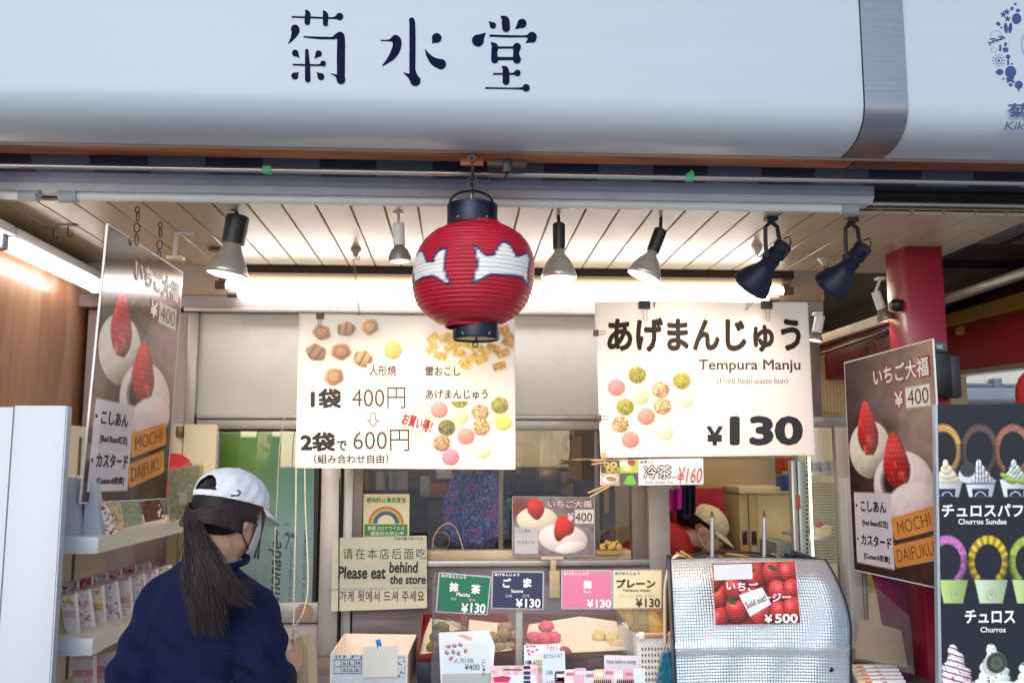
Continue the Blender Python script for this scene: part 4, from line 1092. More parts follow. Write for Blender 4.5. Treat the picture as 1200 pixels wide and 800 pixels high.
# sign 2
Q2 = [(696.5, 354), (946.5, 354), (955, 533), (704, 536)]
s2, B2 = board_thing('price_sign', 'large white menu board for one fried bun at 130 yen, right of the red lantern', 'sign', Q2, 3.65)
def paint2(X, Y):
    img = np.tile(K('f8ece4'), (len(X), 1)) * (0.99 + 0.02 * fbm(X * 0.05, Y * 0.05)[:, None])
    Z = lambda x, y: (680 + x / 3.2, 330 + y / 3.2)
    for i, (x, y, kd) in enumerate([(213, 350, 'olive'), (380, 372, 'olive'), (135, 397, 'pink'), (302, 405, 'nut'), (227, 428, 'cream'), (392, 440, 'pale'), (168, 470, 'olive'), (308, 467, 'nut'), (247, 505, 'pink'), (150, 535, 'nut'), (315, 562, 'pale'), (188, 592, 'pink')]):
        img = bun(img, X, Y, *Z(x, y), 10.3, kd, i + 20)
    return img
B2.picture('print', [(698.5, 356), (945, 356), (952.5, 531), (706, 534)], paint2, 300, 210, m=print_mat('glossy_print', 0.3, 0.25))
T = B2.text
T('title_lettering', 'あげまんじゅう', (711.5, 372, 938, 413), mat('dark_title_ink', '2a1a17', rough=0.5, var=0, spec=0.2), 0.04)
T('lettering', 'Tempura Manju', (818.5, 421, 938, 437), ink_brown, 0.02); T('lettering', '(Fried bean-paste bun)', (840.5, 442.5, 923, 451.5), ink_brown, 0.0)
T('price_lettering', '¥', (828, 499, 847, 522), ink_black, 0.04); T('price_lettering', '130', (855, 487, 941, 522), ink_black, 0.045)
binder_clip('black binder clip on the top edge of the single price sign, left one', B2, 755, 354, None, 0.046)
binder_clip('black binder clip on the top edge of the single price sign, right one', B2, 898, 354, None, 0.046)
def side_clip(label, px, py, s_):
    c = B2.P(px, py, 0.004); b = MB(); b.box((c.x - 0.012, c.y - 0.006, c.z - 0.012), (c.x + 0.008, c.y + 0.012, c.z + 0.012), 0.002)
    b.tube([c + Vector((0.006, -0.008, 0.006)), c + Vector((0.03, -0.009, 0.007)), c + Vector((0.036, -0.009, 0)), c + Vector((0.03, -0.009, -0.007)), c + Vector((0.006, -0.008, -0.006))], 0.0011, 6)
    tag(b.build('binder_clip', mat('brown_clip', '6b5240')), label, 'clip')
side_clip('small brown clip on the upper left edge of the single price sign', 699, 390, 1); side_clip('small brown clip on the lower left edge of the single price sign', 702, 489.5, 1)
bead_chain('thin chain down to the left clip of the single price sign', at(766, 322, 3.66), at(767, 360, 3.645))
cord('thin grey string above the right end of the single price sign', [at(884, 352, 3.64), at(875, 363, 3.64), at(879, 352, 3.64), at(893, 347, 3.66)], 0.0013, mat('grey_string', '8d857c', rough=0.7))

# daifuku posters ------------------------------------------------------------------
def paint_daifuku(U, V, boxes=True):
    a, b_ = U * 0.594, V * 0.841
    n1 = fbm(U * 6, V * 9, 3); n2 = fbm(U * 30, V * 44, 8)
    g = np.clip(0.12 + 0.85 * U - 0.2 * V + (n1 - 0.47) * 0.9, 0, 1)
    img = K('33201b')[None, :] * (1 - g)[:, None] + K('b08d80')[None, :] * g[:, None]
    dk = np.clip((V - 0.62) * 3.2 + (n1 - 0.47) * 1.4, 0, 1)
    img = over(img, dk * 0.85, K('43281f')[None, :] * (0.6 + 0.8 * n2[:, None]))
    img = over(img, np.clip(1.4 - np.hypot((U - 0.0) / 0.28, (V - 0.42) / 0.1), 0, 1) * (n2 > 0.45) * 0.45, '8c2a28')
    def mochi(img, cx, cy, rx, ry, base, sd):
        m_, p, q, r_ = ell(a, b_, cx * 0.594, cy * 0.841, rx * 0.594, ry * 0.841, 0, 0.05)
        img = over(img, np.clip(1.5 - np.hypot((a - cx * 0.594 - 0.01) / (rx * 0.63), (b_ - cy * 0.841 - 0.03) / (ry * 0.86)), 0, 1) * 0.6, '33211f')
        return over(img, m_, np.clip(shade(base, p, q, 0.2) + (fbm(U * 24, V * 34, sd)[:, None] - 0.47) * 0.14, 0, 1))
    def berry(img, cx, tip, bot, hw, sd):
        t = np.clip((V - tip) / (bot - tip), 0, 1)
        hwv = hw * np.sqrt(np.clip(t * 1.6, 0, 1)) * np.where(t > 0.62, np.sqrt(np.clip(1 - ((t - 0.62) / 0.42) ** 2, 0, 1)), 1)
        x = (U - cx - 0.03 * (t - 0.5)) / np.maximum(hwv, 1e-4)
        m_ = np.clip((1 - np.abs(x)) * 6, 0, 1) * (V > tip) * (V < bot + 0.005)
        sx, sy = U * 26 + (np.floor(V * 40) % 2) * 0.5, V * 40
        seed = np.clip(1 - np.hypot((sx % 1) - 0.5, (sy % 1) - 0.5) * 3.4, 0, 1)
        c_ = shade('c01c1f', x * 0.9, t * 1.4 - 0.7, 0.5)
        c_ = c_ + seed[:, None] * np.array([0.30, 0.26, 0.12]) - 0.12 * np.clip(1 - np.hypot((sx % 1) - 0.5, (sy % 1) - 0.2) * 2.2, 0, 1)[:, None] + np.clip(fbm(U * 20, V * 20, sd) - 0.55, 0, 1)[:, None] * 1.4 * np.array([1, 0.8, 0.75])
        return over(img, m_, np.clip(c_, 0, 1))
    img = mochi(img, 0.26, 0.43, 0.25, 0.135, 'ece2cf', 1)
    img = berry(img, 0.245, 0.20, 0.45, 0.135, 2)
    img = mochi(img, 0.62, 0.60, 0.33, 0.155, 'efd9d6', 3)
    img = over(img, np.clip(1.3 - np.hypot((U - 0.50) / 0.11, (V - 0.585) / 0.07), 0, 1) * 1.6, '2c1416')
    img = berry(img, 0.555, 0.36, 0.60, 0.16, 5)
    m_, p, q, r_ = ell(a, b_, 0.70 * 0.594, 0.665 * 0.841, 0.27 * 0.594, 0.085 * 0.841, -8, 0.12); img = over(img, m_, shade('f0d6d4', p, q, 0.15) + (fbm(U * 24, V * 34, 9)[:, None] - 0.47) * 0.1)
    if boxes:
        img = over(img, rect(U, V, 0.04, 0.63, 0.48, 0.965, 0.008), 'e3d8dc')
        img = over(img, rect(U, V, 0.70, 0.175, 0.95, 0.265, 0.008), 'efe7e2')
        for cy in (0.755, 0.875):
            img = over(img, rrect(a, b_, 0.71 * 0.594, (cy + 0.006) * 0.841, 0.138, 0.042, -12, 0.006, 0.014) * 0.7, '3a2119')
            img = over(img, rrect(a, b_, 0.705 * 0.594, cy * 0.841, 0.137, 0.041, -12, 0.003, 0.014), K('e79a4a')[None, :] * (0.93 + 0.12 * n1[:, None]))
    return img
def daifuku_poster(label, quad, depths, edge_m, pm):
    P = [at(q[0], q[1], d) for q, d in zip(quad, depths)]
    r = thing('poster', label, 'poster', (P[2] + P[3]) / 2)
    Bp = Board(r, (P[0] + P[3]) / 2, (P[1] + P[2]) - (P[0] + P[3]), (P[3] + P[2]) - (P[0] + P[1]))
    Bp.slab('board', quad, edge_m, 0.007)
    def ins(e): return [tuple(np.array(q) + (np.mean(quad, 0) - np.array(q)) * e) for q in quad]
    qd = ins(0.012)
    Bp.picture('print', qd, paint_daifuku, 240, 340, m=pm, space='uv')
    t = lambda nm, s_, ub, m, bd=0.0, li=0.002, rot=0.0: Bp.text_uv(nm, s_, qd, ub, m, bd, li, rot=rot)
    red = mat('title_red', 'a3202c', rough=0.4, var=0)
    t('title_lettering', 'いちご大福', (0.33, 0.052, 0.97, 0.150), red, 0.085, 0.0018); t('title_lettering', 'いちご大福', (0.35, 0.060, 0.95, 0.142), ink_white, 0.02, 0.0026)
    t('price_lettering', '¥', (0.565, 0.178, 0.685, 0.262), red, 0.085, 0.0018); t('price_lettering', '¥', (0.58, 0.186, 0.67, 0.254), ink_white, 0.02, 0.0026)
    t('price_lettering', '400', (0.72, 0.187, 0.935, 0.253), ink_brown, -0.005)
    t('lettering', '・こしあん', (0.055, 0.668, 0.42, 0.72), ink_black, 0.03); pass
    t('lettering', '・カスタード', (0.055, 0.825, 0.46, 0.877), ink_black, 0.03); pass
    t('lettering', '[Red Bean/红豆]', (0.13, 0.755, 0.43, 0.79), ink_black, 0.03); t('lettering', '[Custard/奶黄]', (0.13, 0.91, 0.43, 0.943), ink_black, 0.03)
    tagi = mat('tag_ink', '8a4516', rough=0.5, var=0)
    t('lettering', 'MOCHI', (0.53, 0.728, 0.88, 0.782), tagi, -0.008, rot=-12); t('lettering', 'DAIFUKU', (0.51, 0.848, 0.90, 0.902), tagi, -0.008, rot=-12)
    return r, Bp
pl_, BPL = daifuku_poster('glossy strawberry sweet poster with pale worn print, hanging on the left over the shelf', [(127, 262), (215, 319), (195, 585), (95, 590)], (2.80, 3.42, 3.42, 2.80), mat('poster_edge', 'e5e2de', rough=0.3), print_mat('laminated_print', 0.16, 0.35))
pr_, BPR = daifuku_poster('strawberry sweet poster with dark background, hanging in front of the crimson pillar', [(989, 424.5), (1092.5, 396.5), (1110.5, 692), (1000.5, 668)], (3.62, 3.08, 3.08, 3.62), mat('poster_edge', 'e5e2de'), print_mat('satin_print', 0.3, 0.2))
def link_chain(label, pts, Y0, Y1):
    b = MB(); n = len(pts)
    for i, (x, y, R) in enumerate(pts):
        ring(b, at(x, y, Y0 + (Y1 - Y0) * i / max(1, n - 1)), R, 0.0019, Matrix.Rotation((i % 2) * 1.2 + 0.2, 3, 'Z'), 0.75, 1.25, 16)
    return tag(b.build('chain', mat('black_chain', '231d1c', rough=0.4, metal=0.7)), label, 'chain')
link_chain('black link chain holding the near top corner of the left poster', [(161, 246, 0.008), (161.5, 254, 0.012), (160.5, 267, 0.012), (160, 281, 0.015)], 2.98, 2.98)
link_chain('black link chain holding the far top corner of the left poster', [(188, 264, 0.008), (188, 273, 0.013), (187, 287, 0.012), (186, 299, 0.015)], 3.2, 3.2)
link_chain('ring chain above the right strawberry poster', [(1034, 399, 0.016), (1025, 404, 0.010), (1022, 412, 0.012)], 3.5, 3.45)
link_chain('small ring chain at the far top corner of the right strawberry poster', [(1017, 404, 0.008), (1016, 411, 0.009), (1015, 418, 0.010)], 3.5, 3.5)
# ================================================================== PRINTED CARDS, COUNTER GOODS, BACK ROOM
def flat_card(name, label, cat, quad, Y, col, thick=0.002, m=None, group=None, paint=None, n=(90, 60), pm=None, tilt=None, round_=True):
    r, B_ = board_thing(name, label, cat, quad, Y, m or mat('card_' + col, col, rough=0.45, var=0.03), thick, group=group, v=tilt or (0, 0, -1))
    if paint:
        c = np.mean(quad, 0); qd = [tuple(np.array(q) + (c - np.array(q)) * 0.015) for q in quad]
        B_.picture('print', qd, paint, n[0], n[1], 0.0006, pm or print_mat())
    return r, B_
clear = glass('clear_acrylic', refl=0.06, milk=0.05)
clear_bag = glass('clear_film', refl=0.08, rough=0.12, milk=0.06, milk_col=(0.75, 0.75, 0.75))
# --- notices on the window wall
def paint_rainbow(X, Y):
    img = np.tile(K('ece2b4'), (len(X), 1))
    Z = lambda x, y: (370 + x / 3.333, 560 + y / 3.333)
    cx, cy = Z(275, 178); r = np.hypot((X - cx), (Y - cy) * 1.03)
    for a, b_, c in ((20.5, 18.9, 'c8402c'), (18.9, 17.3, 'e08a2e'), (17.3, 15.8, 'e9c83e'), (15.8, 14.3, '3f9a4a'), (14.3, 12.4, '2b4f9a'), (12.4, 10.8, '3a3a7a')):
        img = over(img, np.clip(np.minimum(a - r, r - b_) * 1.5 + 0.5, 0, 1) * (Y < cy), c)
    img = over(img, rect(X, Y, 427, 614, 477.5, 628, 0.8), '3b8a35')
    return img
r, Bn = flat_card('notice', 'cream notice with a rainbow and a green band, on the window glass', 'notice', [(426, 578.5), (480, 578.5), (479.5, 629), (425.5, 629)], YB + 0.015, 'ece2b4', paint=paint_rainbow, n=(110, 100))
gi = mat('green_ink', '4a7a2a', rough=0.5, var=0)
Bn.text('lettering', '感染防止徹底宣言', (429.5, 582.5, 476, 588.5), gi, 0.02); Bn.text('lettering', '新型コロナウイルス', (431, 616, 474, 621), ink_white, 0.01); Bn.text('lettering', '感染拡大防止中', (434, 622.2, 473, 627), ink_white, 0.01)
r, Bn = flat_card('notice', 'handwritten cream paper asking people to eat behind the store', 'notice', [(389.5, 630), (500, 627), (500.5, 712), (388, 716)], YB - 0.05, 'd8d3bb', 0.001, m=mat('aged_paper', 'd5d0b8', rough=0.7, var=0.05, scale=8))
pen = mat('pen_ink', '4a4640', rough=0.6, var=0); marker = mat('marker_ink', '26242a', rough=0.5, var=0)
Bn.text('lettering', '请在本店后面吃', (402, 642, 499, 655), pen, 0.0, spacing=1.25)
Bn.text('lettering', 'Please eat', (396, 663, 452, 678), marker, 0.03, shear=0.1); Bn.text('lettering', 'behind', (456, 657.5, 490, 671), marker, 0.03, shear=0.1); Bn.text('lettering', 'the store', (457, 673, 499, 684), marker, 0.03, shear=0.1)
Bn.text('lettering', '가게 뒷에서 드셔 주세요', (398, 691.5, 497, 704.5), pen, 0.012, spacing=1.1); Bn.text('lettering', 'お店の裏で食べてね', (462, 628.8, 496, 632.4), pen, 0.01)
b = MB(); b.poly([Bn.P(386, 689, 0.001), Bn.P(502, 686.5, 0.001), Bn.P(502, 689.3, 0.001), Bn.P(386, 692, 0.001)]); b.build('tape', glass('tape_film', refl=0.12, milk=0.15), r, recalc=False)
# small strawberry notice
def paint_smallberry(X, Y):
    img = np.tile(K('8d7f86'), (len(X), 1)) * (0.7 + 0.6 * fbm(X * 0.15, Y * 0.15, 2)[:, None])
    Z = lambda x, y: (480 + x / 4.286, 480 + y / 4.286)
    img = over(img, np.clip(1.3 - np.hypot((X - 608) / 16, (Y - 595) / 16), 0, 1), '8c3a34')
    def mo(img, x, y, rx, ry, base, ro=0):
        m_, a, c_, q = ell(X, Y, *Z(x, y), rx, ry, ro, 0.07); return over(img, m_, shade(base, a, c_, 0.16))
    def be(img, pts, sd):
        pts = [Z(*p) for p in pts]
        for _ in range(2): pts = [q for i in range(len(pts)) for q in ((pts[i][0] * 0.75 + pts[(i + 1) % len(pts)][0] * 0.25, pts[i][1] * 0.75 + pts[(i + 1) % len(pts)][1] * 0.25), (pts[i][0] * 0.25 + pts[(i + 1) % len(pts)][0] * 0.75, pts[i][1] * 0.25 + pts[(i + 1) % len(pts)][1] * 0.75))]
        s_ = polysd(X, Y, pts); cx, cy = np.mean(pts, 0)
        c_ = shade('bf2226', (X - cx) / 13, (Y - cy) / 14, 0.5) + (np.clip(1 - np.hypot((X / 2.3 + (np.floor(Y / 2.6) % 2) * 0.5) % 1 - 0.5, (Y / 2.6) % 1 - 0.5) * 3, 0, 1))[:, None] * np.array([0.25, 0.25, 0.15])
        return over(img, np.clip(s_ + 0.5, 0, 1), c_)
    img = mo(img, 640, 550, 24, 15, 'efe6cc')
    img = be(img, [(600, 445), (640, 442), (668, 465), (680, 500), (665, 535), (640, 557), (610, 535), (585, 500)], 1)
    img = mo(img, 770, 645, 29, 17, 'eedfe0', 5); img = over(img, rect(X, Y, *Z(527, 590), *Z(645, 722), 1), 'cfcbd2')
    img = be(img, [(740, 535), (775, 528), (810, 550), (832, 590), (815, 625), (780, 635), (745, 670), (720, 620)], 2)
    img = mo(img, 810, 690, 18, 7, 'f3e4e0', -10)
    img = over(img, rect(X, Y, *Z(830, 500), *Z(925, 570), 0.8), 'f1ece4')
    return img
r, Bn = flat_card('notice', 'small laminated strawberry sweet notice with price 400 standing on the window sill', 'notice', [(600, 581), (697, 582), (697.5, 652), (600, 652)], YB - 0.035, 'c9c3c6', 0.004, paint=paint_smallberry, n=(150, 110), pm=print_mat('glossy_print', 0.3, 0.25))
pk = mat('pink_white_ink', 'f6dfe2', rough=0.5, var=0)
Bn.text('title_lettering', 'いちご大福', (641, 585.5, 694, 595), mat('title_red', 'a3202c'), 0.06, 0.001); Bn.text('title_lettering', 'いちご大福', (641.8, 586, 693.2, 594.4), pk, 0.02, 0.0018)
Bn.text('price_lettering', '400', (674, 600.5, 694, 611), ink_brown, 0.005); Bn.text('price_lettering', '¥', (665, 600.5, 672, 610.5), pk, 0.03)
Bn.text('lettering', '・こしあん', (604, 619.5, 622, 623.5), ink_black, 0.01); Bn.text('lettering', '・カスタード', (604, 633, 626, 637), ink_black, 0.01)
def clothespin(label, P, d, sz=0.07, m=None):
    m = m or mat('pale_pine', 'c9a368', rough=0.6, var=0.12)
    P = Vector(P); d = Vector(d).normalized(); q = d.to_track_quat('Z', 'Y').to_matrix().to_4x4(); M = Matrix.Translation(P) @ q
    r = thing('clothespin', label, 'clothespin', P, 'wooden clothespins')
    for s_ in (-1, 1):
        b = MB(); b.box((-0.005, s_ * 0.006 - 0.003, -sz / 2), (0.005, s_ * 0.006 + 0.003, sz / 2), 0.0015, M @ Matrix.Rotation(s_ * 0.06, 4, 'X')); b.build('leg', m, r)
    b = MB(); b.tube([M @ Vector((-0.007, 0, 0.003)), M @ Vector((0.007, 0, 0.003))], 0.004, 8); b.build('spring', steel, r)
clothespin('pale wooden clothespin sticking out of the upper left corner of the iced tea sign', at(707, 538, 3.62), (0.12, 0, 1), 0.055)
clothespin('pale wooden clothespin lying sideways at the left end of the iced tea sign', at(700, 541, 3.61), (1, 0, 0.08), 0.05)
clothespin('wooden stick clothespin below the lower left corner of the iced tea sign', at(702, 574, 3.62), (0.9, 0, 0.42), 0.09)
r = thing('clip_stand', 'yellowed plastic clip stand on the window rail under the small strawberry notice', 'clip', at(648, 700, YB - 0.07))
cs = mat('yellowed_plastic', 'cbb88f', rough=0.4, var=0.1)
for nm, q in (('jaw', (634, 652, 661, 656)), ('neck', (645, 656, 652, 668)), ('foot', (644, 668, 656, 700))):
    b = MB(); pbox(b, *q, YB - 0.075, 0.02, 0.003); b.build(nm, cs, r)
# iced tea sign
def paint_tea(X, Y):
    img = np.tile(K('ece3e2'), (len(X), 1))
    Z = lambda x, y: (700 + x / 4.615, 520 + y / 4.615)
    img = over(img, rect(X, Y, 700, 530, 748, 570, 1), '5b4a44'); img = over(img, rect(X, Y, 726, 530, 748, 554, 1), 'a9bd4a')
    img = over(img, rect(X, Y, 700, 554, 726, 570, 1), 'b9a08c'); img = over(img, rect(X, Y, 726.5, 554.5, 748, 570, 1), '5b4a50')
    for x, y, c in ((48, 112, 'd8c95a'), (88, 112, 'd8c95a'), (65, 140, 'c8b45a'), (100, 138, 'b7a050')):
        m_, a, c_, q = ell(X, Y, *Z(x, y), 4, 3.4, 0, 0.2); img = over(img, m_, c); m_ = ell(X, Y, *Z(x, y), 2, 1.7, 0, 0.3)[0]; img = over(img, m_, '6b5a2c')
    for x, y, c in ((145, 110, 'efe6ea'), (185, 100, 'a8472e'), (165, 130, 'd9d08a')): m_ = ell(X, Y, *Z(x, y), 4.5, 4, 0, 0.3)[0]; img = over(img, m_, c)
    m_, a, c_, q = ell(X, Y, *Z(72, 195), 9.5, 6, 0, 0.15); img = over(img, m_, shade('e8d7c6', a, c_, 0.3)); img = over(img, ell(X, Y, *Z(75, 188), 6.5, 3, 10, 0.2)[0], '9a7b5e')
    img = over(img, np.clip(polysd(X, Y, [Z(140, 215), (735, 557.5), Z(190, 165), Z(212, 215), Z(180, 222)]) + 0.5, 0, 1), '6fb53c')
    img = over(img, rect(X, Y, *Z(428, 70), *Z(590, 220), 1), 'cfe0e4')
    return img
r, Bn = flat_card('price_sign', 'small iced tea sign with four photos hanging under the single price sign', 'sign', [(703.5, 539), (824, 536.5), (824.5, 567.5), (703.5, 569)], 3.635, 'ece3e2', 0.003, paint=paint_tea, n=(170, 60))
Bn.text('lettering', '冷茶', (753.5, 544, 787.5, 561.5), ink_brown, 0.085); Bn.text('lettering', '冷茶', (754.8, 545.2, 786.2, 560.4), ink_white, 0.0, 0.0025)
Bn.text('lettering', '抹茶入り', (750, 539.5, 766, 542.8), ink_brown, 0.01); Bn.text('lettering', 'Cold Green Tea', (756, 563, 789, 566.2), pen, 0.0); Bn.text('lettering', '…', (787, 558, 794, 560), ink_brown, 0.03)
Bn.text('price_lettering', '¥160', (794, 547, 823, 566), mat('orange_red_ink', 'd0583f', rough=0.5, var=0), 0.012, shear=0.25)
# price cards on the glass of the showcase
YG = 3.46
def price_card(label, quad, col, lam, jp, jbox, en, enbox, sub, price_box, ink, head=None):
    r, Bc = board_thing('price_card', label, 'price card', quad, YG - 0.012, lam, 0.002, group='bun price cards on the showcase glass')
    c = np.mean(quad, 0); qd = [tuple(np.array(q) + (c - np.array(q)) * np.array([0.05, 0.07])) for q in quad]
    Bc.slab('card', qd, mat('card_' + col, col, rough=0.5, var=0.02), 0.0005, None)
    for o_ in r.children:
        if o_.name.startswith('card'): o_.location = Bc.n * 0.0012
    x0, y0 = quad[0]; x1 = quad[1][0]; ang = math.degrees(math.atan2(quad[1][1] - quad[0][1], quad[1][0] - quad[0][0]))
    Bc.text('lettering', 'あげまんじゅう', (x0 + 3, y0 + 2.6 + (ang > 2) * 0.8, x0 + 32, y0 + 6.2 + (ang > 2) * 0.8), ink, 0.02, 0.0022, rot=ang)
    for s_, bx_ in zip(jp, jbox): Bc.text('lettering', s_, bx_, ink, 0.05, 0.0022, rot=ang)
    if en: Bc.text('lettering', en, enbox, ink, 0.02, 0.0022, rot=ang)
    for s_, bx_ in sub: Bc.text('lettering', s_, bx_, mat('faint_ink_' + col, 'c8c8c8' if ink is ink_white else '9a937a', rough=0.5, var=0), 0.0, 0.0022, rot=ang)
    a = price_box; wy = (a[2] - a[0]) * 0.28
    Bc.text('price_lettering', '¥', (a[0], a[1], a[0] + wy, a[3]), ink, 0.03, 0.0022, rot=ang); Bc.text('price_lettering', '130', (a[0] + wy * 1.35, a[1], a[2], a[3]), ink, 0.03, 0.0022, rot=ang)
    return r, Bc
lam = mat('laminate_rim', 'b9b4b4', rough=0.25, var=0.03)
price_card('tilted green price card for green tea buns on the showcase glass', [(514, 670), (576, 675), (571.5, 720.5), (510.5, 717)], '0f6b52', lam, ['抹', '茶'], [(526.5, 682, 537.5, 693), (552, 684.5, 563, 695.5)], 'Matcha', (535, 694, 551, 698.5), [('抹茶', (528, 699.5, 535, 703)), ('말차', (549.5, 701, 557, 704.5))], (540.5, 706.5, 569, 718), ink_white)
price_card('navy blue price card for sesame buns on the showcase glass', [(576.5, 668.5), (637.5, 669), (637, 714), (575.5, 713)], '2a2f55', lam, ['ご', 'ま'], [(589, 677, 599, 688), (613, 677, 623, 688)], 'Sesame', (599, 690, 613, 694), [('芝麻', (592, 696, 600, 699.5)), ('참깨', (612, 696, 620, 699.5))], (604.5, 701, 633.5, 711.5), ink_white)
r, Bc = price_card('pink price card for plum buns, left half of the double card', [(657.5, 667.5), (717, 667), (717, 713.5), (657.5, 713.5)], 'd9799d', lam, ['梅'], [(683.5, 679.5, 693.5, 690)], 'Plum', (684, 691.5, 693, 694.5), [], (687.5, 702, 716, 711.5), ink_white)
price_card('cream price card for plain buns, right half of the double card', [(717.5, 667), (776, 667), (775.5, 713), (717.5, 713.5)], 'e4d8b0', lam, ['プレーン'], [(722, 678, 768, 688.5)], 'Tempura manju', (729.5, 689.5, 762, 693.5), [('プレーン 원味 플레인', (725, 696, 767, 699.5))], (745, 700.5, 773.5, 711), ink_brown)

# --- showcase: clear pane, post, trays with buns
r = thing('showcase', 'low showcase with clear pane and white post in front of the bun trays', 'showcase', at(640, 790, YG))
b = MB(); X0, X1 = xat(506, YG, 740), xat(760, YG, 740); zt, zb = zat(686, YG, 640), 0.797
b.box((X0, YG, zb), (X1, YG + 0.004, zt)); b.box((X0, YG + 0.006, zb), (X0 + 0.004, 3.9, zt)); b.build('pane', clear, r)
b = MB(); pbox(b, 604.5, 700, 612.5, 815, YG + 0.02, 0.02, 0.003); b.build('post', white_pl, r)
TY0, TY1 = 3.54, 3.90
def tray_plane(px, py):
    """point of the tilted tray surface under a pixel"""
    O = at(640, 770, TY0); e = at(640, 729, TY1) - O; n = e.cross(Vector((1, 0, 0))); n = -n.normalized() if n.z < 0 else n.normalized()
    return onplane(px, py, O, n), n
def tray(label, x0, x1, rim, paper, paperpts):
    P = [tray_plane(*q)[0] for q in ((x0, 771), (x1, 771), (x1, 728), (x0, 728))]; n = tray_plane(x0, 771)[1]
    Xa, Xb = P[0].x, P[1].x; Q = [Vector((Xa, P[0].y, P[0].z)), Vector((Xb, P[0].y, P[0].z)), Vector((Xb, P[3].y, P[3].z)), Vector((Xa, P[3].y, P[3].z))]
    r = thing('bun_tray', label, 'tray', (Q[0] + Q[1]) / 2, 'bun trays in the showcase')
    b = MB(); b.poly(Q, 0.01, n); b.build('base', rim, r)
    b = MB()
    for i, h in ((0, 0.012), (1, 0.032), (2, 0.035), (3, 0.032)):
        a, c = Q[i], Q[(i + 1) % 4]; inn = (Vector(((Xa + Xb) / 2, (Q[0].y + Q[2].y) / 2, (Q[0].z + Q[2].z) / 2)) - (a + c) / 2).normalized()
        b.poly([a - n * 0.01, c - n * 0.01, c + n * h, a + n * h], 0.008, -inn)
    b.build('rim', rim, r)
    if paper:
        b = MB(); o_ = [tray_plane(*q)[0] + n * (0.006 + 0.02 * (k_ % 3 == 1)) for k_, q in enumerate(paperpts)]; ctr = sum(o_, Vector()) / len(o_) - n * 0.008
        cv = b.bm.verts.new(ctr); vv = [b.bm.verts.new(p) for p in o_]
        for i in range(len(vv)): b.bm.faces.new((cv, vv[i], vv[(i + 1) % len(vv)]))
        b.build('paper', paper, r, sharp=15, recalc=True)
    b = MB(); b.box((Xa, TY0 + 0.012, 0.797), (Xb, TY0 + 0.30, Q[0].z - 0.012), 0.004); b.build('stand', mat('navy_stand', '262c44', rough=0.5), r)
    return r
paper_w = mat('deli_paper', 'e9d9c6', rough=0.7, var=0.05, bump=0.2, bscale=25)
red_rim = mat('red_lacquer', '8c2a26', rough=0.35, var=0.1); brown_rim = mat('brown_lacquer', '6e3a2a', rough=0.4, var=0.15)
tray('bun tray with dark red rim and olive green tea buns, behind the green card', 489, 543, red_rim, paper_w, [(492, 768), (541, 768), (542, 745), (540, 731), (505, 731), (497, 745)])
tray('bun tray with sesame buns, left of the white post', 546, 603, red_rim, paper_w, [(548, 769), (602, 769), (602, 750), (600, 733), (550, 733), (547, 748)])
tray('wide bun tray lined with white paper holding pink and pale buns', 615, 744, brown_rim, paper_w, [(616, 769), (742, 769), (741, 750), (735, 731), (680, 729), (620, 733), (616, 750)])
def bun3(label, px, py, r_px, m, sd, sq=0.78, up=0.0, group=None):
    P, n = tray_plane(px, py); R = r_px * P.y / F_PX
    b = MB(); b.ball(P + n * (R * sq * 0.75 + up + 0.004) + Vector((0, 0.0, 0)), (R, R, R * sq), 4, None, 0.16, sd)
    tag(b.build('bun', m, sharp=0), label, 'bun', group)
pinkb = mat('pink_bun', 'd9607a', rough=0.55, var=0.15, scale=60, bump=0.25, bscale=120)
oliveb = mat('olive_bun', '8a8440', rough=0.6, var=0.45, scale=110, bump=0.7, bscale=180)
nutb = mat('sesame_bun', 'b39a6c', rough=0.6, var=0.6, scale=160, bump=0.8, bscale=220)
paleb = mat('pale_bun', 'd8c488', rough=0.55, var=0.2, scale=70, bump=0.4, bscale=110)
for i, (x, y, r_, up) in enumerate([(508, 764, 8.5, 0), (521, 766, 8.5, 0), (534, 763, 8.5, 0), (512, 752, 8.5, 0.0), (526, 752, 8.5, 0.0), (518, 748, 8.5, 0.022), (538, 750, 8, 0)]):
    bun3('olive green tea bun piled in the red rimmed tray', x, y, r_, oliveb, i, up=up, group='green tea buns')
for i, (x, y, r_, up) in enumerate([(556, 765, 8, 0), (570, 766, 8.2, 0), (585, 765, 8, 0), (597, 764, 7.8, 0), (578, 757, 8.2, 0.015), (590, 756, 8.2, 0.025), (600, 753, 8, 0.01), (592, 752, 9, 0.032), (566, 755, 8, 0)]):
    bun3('speckled sesame bun piled left of the white post', x, y, r_, nutb, i + 10, up=up, group='sesame buns')
for i, (x, y, r_, up) in enumerate([(625, 753, 8.5, 0), (638, 754, 8.8, 0), (649, 752, 8.2, 0), (640, 748, 8.8, 0.026), (662, 768, 7, 0)]):
    bun3('bright pink plum bun on white paper right of the post', x, y, r_, pinkb, i + 30, up=up, group='pink plum buns')
for i, (x, y, r_, up) in enumerate([(702, 751, 8, 0), (718, 754, 8.5, 0), (727, 751, 9, 0), (722, 760, 7.5, 0)]):
    bun3('pale yellow plain bun on white paper at the right of the tray', x, y, r_, paleb, i + 40, up=up, group='plain buns')
for lab, x, y in (('behind the green tea buns', 522, 729), ('behind the sesame buns', 594.5, 727), ('behind the plain buns', 712, 724)):
    P = at(x, y, 3.93); r = thing('tray_peg', 'dark peg with rounded head standing ' + lab, 'peg', P - Vector((0, 0, 0.03)))
    b = MB(); b.tube([P - Vector((0, 0, 0.08)), P], 0.008, 10); b.build('stem', dark_metal, r); b = MB(); b.ball(P + Vector((0, 0, 0.004)), (0.012, 0.01, 0.018), 2); b.build('head', dark_metal, r)
